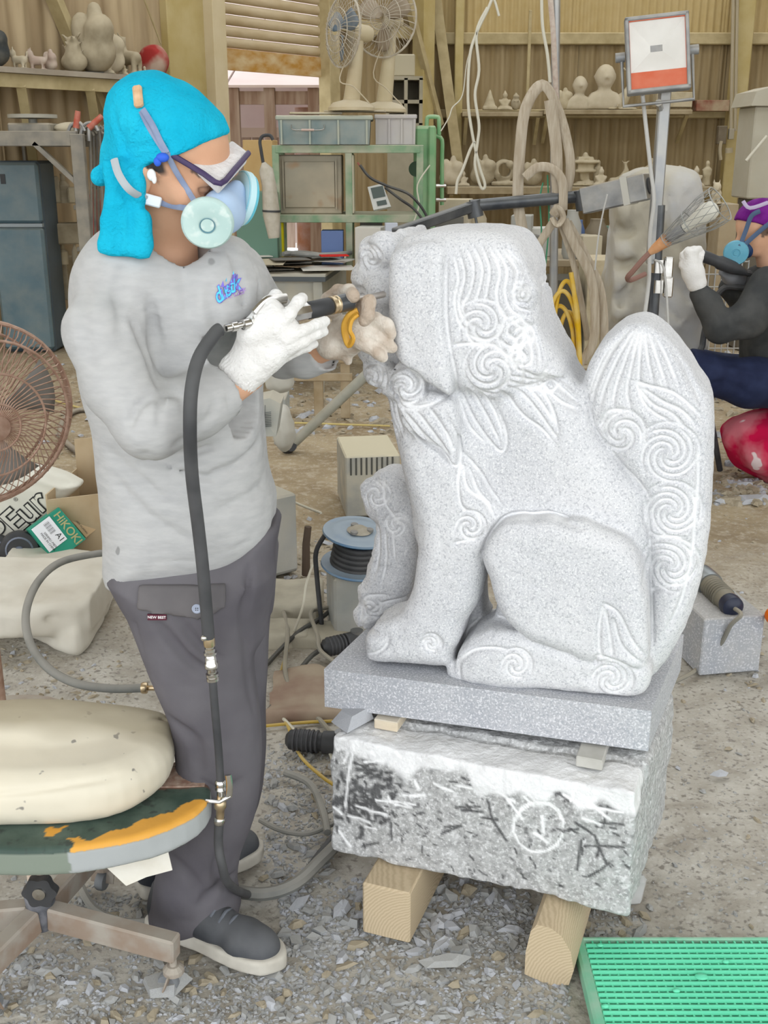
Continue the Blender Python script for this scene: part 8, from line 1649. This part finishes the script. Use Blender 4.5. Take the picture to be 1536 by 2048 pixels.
def left_rack():
    Y = 8.0; r = thing('tool_rack', 'heavy slotted steel rack beside the fridge loaded with dusty tools', 'rack', (W(80, 500, Y).x, Y + .3, 0)); xa, xb = W(-70, 400, Y).x, W(165, 400, Y).x; zt = W(100, 268, Y).z; Y2 = Y + 1.35
    for x, y in ((xa, Y2), (xb, Y), (xb + .0, Y2 + .0)): mb = MB(); mb.box((x, y, zt / 2), (.09, .06, zt), ch=.004); mb.build('post', M_angle, r)
    for z_ in (zt, W(110, 402, Y2).z, W(110, 480, Y2).z, .25):
        xq = xa if z_ == zt else W(92, 400, Y).x; mb = MB(); mb.box(((xq + xb) / 2, (Y + Y2) / 2 + (.0 if z_ == zt else .35), z_ - .02), (xb - xq, (Y2 - Y) * (1 if z_ == zt else .5), .035), ch=.003); mb.build('shelf_board', M_angle, r)
    for y in (Y, Y2): mb = MB(); mb.box(((xa + xb) / 2, y, zt - .03), (xb - xa, .05, .10), ch=.004); mb.build('rail', M_angle, r)
    mb = MB(); mb.beam((xb, Y, zt - .35), (xb - .3, Y, zt - .06), .05, .03); mb.build('brace', M_angle, r)
    return Y, Y2, xa, xb, zt
ry, ry2, rxa, rxb, rzt2 = left_rack()
def bal():
    p = W(75, 250, 8.3); r = thing('bench_scale', 'dusty flat bench scale on top of the tool rack', 'scale', (p.x, 8.3, rzt2)); mb = MB(); mb.box((p.x - .02, 8.3, rzt2 + .04), (.30, .3, .07), ch=.01); mb.build('base', M_angle, r); mb = MB(); mb.lathe((p.x - .03, 8.3, rzt2 + .075), (0, 0, 1), [(.03, 0), (.03, .03), (.17, .035), (.17, .06), (0, .062)], 24); mb.build('pan', mat('dusty_pan', (.42, .41, .36), .6, dust=.6), r, True)
    mb = MB(); mb.ell((p.x + .24, 8.3, rzt2 + .04), (.13, .1, .045)); o = mb.build('dust_sheet', PC[0], smooth=True); tag(o, 'low dusty mound of sacking beside the bench scale', 'sack')
bal()
for i, (px, py0, py1, dx, lab) in enumerate(((152, 262, 222, 4, 'red-handled pliers standing upright behind the rack post'), (178, 262, 232, 26, 'red-handled bolt cutter leaning right beside the towel'))):
    r = thing('bolt_cutter', lab, 'tool', W(px, py0, 8.2)); mb = MB(); mb.cyl(W(px, py0 - 6, 8.2), W(px + dx, py1, 8.2), .024, .02, n=10); mb.build('red_grip', mat('faded_red', (.52, .14, .10), .5, col2=(.60, .28, .22), scale=20), r, True); mb = MB(); mb.tube([W(px - 18, py0 + 10, 8.2), W(px - 10, py0 - 12, 8.2), W(px + 8, py0 - 16, 8.2), W(px + 18, py0, 8.2)], .012, 8, 4); mb.cyl(W(px, py0 + 20, 8.2), W(px, py0 - 6, 8.2), .015); mb.build('jaw', M_steel, r, True)
for i in range(9):
    px = 168 + i * 6.5; mb = MB(); zz = 8.25 + .05 * (i % 3); mb.tube([W(px, 268 + 4 * (i % 2), zz), W(px - 4, 262, zz), W(px + 3, 258, zz), W(px + 12, 275, zz), W(px + 16 + i, 480 + 8 * (i % 3), zz)], .011, 6, 4); o = mb.build('steel_rod', M_angle, smooth=True); tag(o, 'bent dusty steel rod hanging among others behind the turquoise towel', 'rod', 'rods hanging beside the tool rack')
for i, (px, py, w, h_, z_k, lab, mm) in enumerate(((92, 372, .20, .20, 1, 'crumpled dark apron on the rack above the fridge corner', 2), (128, 390, .10, .22, 1, 'grey drill standing on the upper rack shelf', 2), (150, 380, .12, .12, 1, 'small basket of bolts by the rack post', 0), (98, 452, .16, .12, 2, 'stacked dusty boxes on the middle rack shelf', 0), (135, 455, .18, .16, 2, 'grey plastic tray on the middle rack shelf', 2), (125, 490, .08, .16, 3, 'brown spray bottle below the middle shelf', 0), (108, 492, .07, .14, 3, 'clear bottle beside the spray bottle', 2), (148, 485, .05, .18, 3, 'slim white bottle right of the spray bottle', 1))):
    p = W(px, py, 9.0); zb = [rzt2, W(110, 402, ry2).z, W(110, 480, ry2).z, W(110, 520, ry2).z][z_k] ; mb = MB()
    if 'bottle' in lab or 'drill' in lab: mb.lathe((p.x, 9.0, zb), (0, 0, 1), [(w * .5, 0), (w * .5, h_ * .6), (w * .2, h_ * .75), (w * .2, h_), (0, h_)], 12); o = mb.build('bottle', M_fig[mm], smooth=True)
    else: mb.box((p.x, 9.0, zb + h_ / 2), (w, .2, h_), Matrix.Rotation(.3 * (-1) ** i, 3, 'Z'), taper=.85, ch=.01); o = mb.build('rack_box', M_fig[mm])
    tag(o, lab, 'container')
bb('rack_crate', 86, 140, 520, 600, 9.0, .4, M_fig[2], 'brown dusty crate standing under the rack right of the fridge', 'crate')
def ext():
    p = W(190, 420, 8.4); z0 = p.z - .25; r = thing('fire_extinguisher', 'small red cylinder hanging behind the towel end', 'extinguisher', (p.x, 8.4, z0)); mb = MB(); mb.lathe((p.x, 8.4, z0), (0, 0, 1), [(.05, 0), (.055, .02), (.055, .30), (.03, .36), (.02, .40), (0, .41)], 16); mb.build('cylinder', mat('extinguisher_red', (.45, .03, .02), .4, dust=.3), r, True); mb = MB(); mb.cyl((p.x, 8.4, z0 + .40), (p.x + .05, 8.4, z0 + .42), .012, n=8); mb.build('valve', M_rubber, r, True)
ext()
# corner cubbyhole and bin
def cubby():
    Y = 10.2; x0, x1 = W(775, 190, Y).x, W(842, 190, Y).x; z0, z1 = W(810, 250, Y).z, W(810, 156, Y).z; r = thing('cubby_shelf', 'dusty two-bay cubbyhole cabinet in the corner behind the fans', 'cabinet', ((x0 + x1) / 2, Y + .2, 0)); m = mat('cubby_grey', (.34, .31, .23), .8, dust=.7, col2=(.42, .38, .29), scale=5)
    mb = MB(); mb.box(((x0 + x1) / 2, Y + .38, (z0 + z1) / 2), (x1 - x0, .03, z1 - z0)); mb.build('back_panel', m, r)
    for x in (x0, x0 + (x1 - x0) * .55, x1): mb = MB(); mb.box((x, Y + .2, (z0 + z1) / 2), (.03, .4, z1 - z0)); mb.build('side_panel', m, r)
    for z in (z0, (z0 + z1) / 2, z1): mb = MB(); mb.box(((x0 + x1) / 2, Y + .2, z), (x1 - x0 + .03, .4, .03)); mb.build('shelf_board', m, r)
    mb = MB(); mb.box(((x0 + x1) / 2, Y + .2, z0 / 2), (x1 - x0, .38, z0 - .03)); mb.build('base_box', m, r)
    b = W(805, 150, Y); mb = MB(); mb.box((b.x, Y + .2, z1 + .11), (.22, .2, .18), taper=1.2, ch=.01); o = mb.build('plastic_bin', mat('beige_bin', (.50, .45, .33), .7, dust=.6)); tag(o, 'small beige bin on top of the corner cubbyhole cabinet', 'bin')
cubby()
# outside, seen under the shutter
def outside():
    r = bpy.data.objects.new('neighbour_shed', None); COL.objects.link(r); r.location = (-2.5, 18, 0); r['label'] = 'open plank shed with a pale pinkish roof, seen outside under the shutter'; r['category'] = 'shed'
    mp_ = mat('pink_roof', (.62, .50, .47), .7, col2=(.70, .60, .56), scale=1.5); mw_ = mat('weathered_plank', (.24, .16, .12), .9, col2=(.40, .32, .26), scale=4, stretch=(3, 3, .3))
    Y = 17; z0 = W(540, 190, Y).z
    for k in range(6): mb = MB(); x0 = -6.5 + k * 1.5; mb.prism([(x0, Y - 2, z0 + .0), (x0 + 1.47, Y - 2, z0 + .0), (x0 + 1.47, Y + 6, z0 + 2.0), (x0, Y + 6, z0 + 2.0)], (0, 0, 1), .03); mb.build('roof_panel', mp_, r)
    for k in range(5): mb = MB(); mb.box((-2.6, Y - 1.9 + k * 1.7, z0 - .12 + .25 * 1.7 * k), (9, .10, .16)); mb.build('rafter', mw_, r)
    for px in (541, 470, 628): p = W(px, 250, Y - 1.9); mb = MB(); mb.box((p.x, Y - 1.9, z0 / 2), (.14, .14, z0)); mb.build('post', mw_, r)
    x = -6.5; k = 0
    while x < .9: w = rr_.uniform(.16, .26); mb = MB(); mb.box((x + w / 2, Y + 1 + rr_.uniform(-.04, .04), (z0 - .45) / 2), (w - .02, .03, z0 - .45 + rr_.uniform(-.1, .1)), Matrix.Rotation(rr_.uniform(-.03, .03), 3, 'Y')); mb.build('plank', mw_, r); x += w
    mb = MB(); mb.box((-2.6, Y + 2.2, (z0 + .9) / 2), (9.5, .05, z0 + .9)); mb.build('back_sheet', mp_, r)
    mb = MB(); mb.box((-2.6, Y + .95, z0 - .5), (8, .08, .14)); mb.build('fence_rail', mat('pale_rail', (.55, .45, .38), .8), r)
    p = W(612, 215, Y - .8); mb = MB(); mb.cyl((p.x, Y - .8, 0), (p.x, Y - .8, z0 - .2), .16, n=16); mb.build('rusty_tank', mat('rust_tank', (.36, .17, .10), .8, col2=(.55, .45, .42), scale=3), r, True)
outside()
# ------------------------------------------------------------------ stone chips and rubble
M_chip = [mat('granite_chip', (.33, .34, .34), .85, col2=(.50, .505, .51), scale=60, dust=.35, dcol=(.52, .50, .45)), mat('tan_chip', (.34, .29, .21), .9, col2=(.50, .45, .36), scale=40, dust=.3), mat('pale_chip', (.50, .51, .54), .85, col2=(.62, .63, .65), scale=60)]
def chip_shape(seed):
    r = random.Random(seed); n = r.choice((4, 5, 5, 6)); el = r.uniform(1.0, 2.6); pts = []
    for k in range(n): a = 2 * PI * (k + r.uniform(-.25, .25)) / n; q = r.uniform(.7, 1); pts.append((q * el * .5 * math.cos(a), q * .5 * math.sin(a)))
    t = r.uniform(.18, .42); sh = r.uniform(.45, .85); V = [(x, y, 0) for x, y in pts] + [(x * sh + r.uniform(-.1, .1), y * sh, t * r.uniform(.7, 1.2)) for x, y in pts]
    F = [tuple(range(n))[::-1], tuple(range(n, 2 * n))] + [(i, (i + 1) % n, (i + 1) % n + n, i + n) for i in range(n)]; return V, F
shapes = [chip_shape(s) for s in range(26)]
def inside_any(x, y):
    # keep chips out of the block, the timbers and the duckboard
    q = np.array((x, y, 0)) - BA; u, v = q @ BE1, q @ BE2
    if y < DB[3] and y > DB[2] and x > DB[0]: return True
    return False
_d = COL.objects['duckboard'].location; DB = (_d.x - .33, _d.x + .33, _d.y - .33, _d.y + .32)
zones = [  # px0, px1, py0, py1, weight, size lo, hi, material weights, group
 (560, 1060, 1745, 1900, 5, .012, .032, (5, 1, 4), 'chips under the front of the block'), (520, 1140, 1880, 2048, 4, .010, .026, (5, 3, 2), 'chips in front of the block'),
 (0, 540, 1900, 2048, 3, .008, .024, (5, 3, 2), 'chips round the stool castors'), (150, 330, 1780, 1880, 1, .012, .024, (5, 2, 1), 'chips round the stool castors'), (525, 665, 1480, 1760, 2.2, .010, .024, (5, 3, 2), 'chips left of the block'),
 (1050, 1290, 1810, 1870, 1, .010, .022, (4, 4, 1), 'chips beside the duckboard'), (1290, 1536, 1400, 1860, .8, .006, .018, (4, 5, 1), 'scattered chips right of the block'), (0, 220, 1700, 1960, 1, .008, .02, (5, 3, 1), 'chips round the stool castors')]
tmesh = {}
def chip_mesh(i, mi):
    if (i, mi) not in tmesh:
        me = bpy.data.meshes.new('chip'); me.from_pydata(shapes[i][0], [], shapes[i][1]); me.materials.append(M_chip[mi]); me.update(); tmesh[(i, mi)] = me
    return tmesh[(i, mi)]
rc_ = random.Random(21); n_ind = 0
lab = {'chips under the front of the block': 'angular granite chip among those heaped under the front of the block', 'chips in front of the block': 'angular stone chip in the gravel between block and photo bottom', 'chips round the stool castors': 'small stone chip scattered round the stool castors',
       'chips left of the block': 'stone chip in the rubble left of the granite block', 'chips beside the duckboard': 'stone chip between the block and the duckboard', 'scattered chips right of the block': 'small stone chip lying on the earth right of the block'}
tw = sum(z[4] for z in zones)
for z in zones:
    for k in range(int(255 * z[4] / tw)):
        for _ in range(20):
            p = G(rc_.uniform(z[0], z[1]), rc_.uniform(z[2], z[3]))
            if not inside_any(p.x, p.y): break
        else: continue
        s_ = rc_.uniform(z[5] + (z[6] - z[5]) * .5, z[6] * 1.15); mi = rc_.choices((0, 1, 2), z[7])[0]; o = bpy.data.objects.new('stone_chip', chip_mesh(rc_.randrange(26), mi)); COL.objects.link(o)
        o.location = (p.x, p.y, GZ(p.x, p.y) + .002); o.scale = (s_,) * 3; o.rotation_euler = (rc_.uniform(-.35, .35), rc_.uniform(-.35, .35), rc_.uniform(0, 6.28)); tag(o, lab[z[8]], 'stone chip', z[8]); n_ind += 1
def stuff_chips(name, label, n, zs_, smul, mi):
    V = []; F = []; tw = sum(z[4] for z in zs_); r = random.Random(mi + 5)
    for z in zs_:
        for k in range(int(n * z[4] / tw)):
            # bias with noise clumps
            for _ in range(6):
                p = G(r.uniform(z[0], z[1]), r.uniform(z[2], z[3]))
                if inside_any(p.x, p.y): continue
                if r.random() < .5 + .5 * float(vnoise(np.array([p.x]), np.array([p.y]), np.array([0.]), 9, 5)[0]): break
            if inside_any(p.x, p.y): continue
            s_ = r.uniform(z[5], z[6]) * smul * r.uniform(.5, 1); sv, sf = shapes[r.randrange(26)]
            M = (Matrix.Rotation(r.uniform(0, 6.28), 3, 'Z') @ Matrix.Rotation(r.uniform(-.5, .5), 3, 'X') @ Matrix.Rotation(r.uniform(-.5, .5), 3, 'Y')) * s_; o = len(V); g = Vector((p.x, p.y, GZ(p.x, p.y) - s_ * .05)); V += [M @ Vector(v) + g for v in sv]; F += [tuple(i + o for i in f) for f in sf]
    me = bpy.data.meshes.new(name); me.from_pydata([tuple(v) for v in V], [], F); ob = link_mesh(name, me, M_chip[mi]); tag(ob, label, 'gravel', kind='stuff')
stuff_chips('gravel', 'fine grey granite gravel and grit strewn over the near floor', 5200, zones, .62, 0)
stuff_chips('pale_gravel', 'fine pale blue-grey granite splinters over the near floor', 1800, zones[:3] + zones[4:5], .6, 2)
far = [(1430, 1536, 960, 1010, 2, .03, .07, None, ''), (540, 790, 700, 870, 3, .03, .08, None, ''), (1300, 1536, 1000, 1400, 1, .01, .03, None, ''), (550, 720, 1020, 1280, 2, .01, .04, None, ''), (1430, 1536, 700, 960, 1, .03, .08, None, ''), (80, 230, 640, 1000, 1, .02, .06, None, ''), (0, 260, 1290, 1420, 1, .01, .03, None, ''), (880, 1230, 700, 800, 1, .03, .08, None, '')]
stuff_chips('rubble', 'tan stone rubble lying over the floor in the middle distance', 900, far, .9, 1)
stuff_chips('pale_rubble', 'pale broken stone lying over the floor in the middle distance', 350, far, 1.0, 2)
def flake(px, py, s_, lab_, mi=0, seed=3, z=0):
    o = bpy.data.objects.new('stone_flake', chip_mesh(seed, mi)); COL.objects.link(o); p = G(px, py, z); o.location = (p.x, p.y, .004 + z); o.scale = (s_, s_, s_ * .6); o.rotation_euler = (.05, -.05, .2); tag(o, lab_, 'stone')
flake(330, 1975, .085, 'large thin oval stone flake beside the front stool castor', 0, 4); flake(895, 1925, .055, 'broad flat grey flake lying in front of the block', 0, 7); flake(1440, 1550, .03, 'white flake alone on the earth right of the block', 2, 9); flake(705, 1445, .10, 'pale split stone sliver poking out between slab and block', 2, 2, .395)
flake(1500, 1003, .12, 'pale flat stone on the earth below the pink bolster', 2, 5); flake(1460, 1004, .10, 'tan flat stone below the pink bolster', 1, 6)
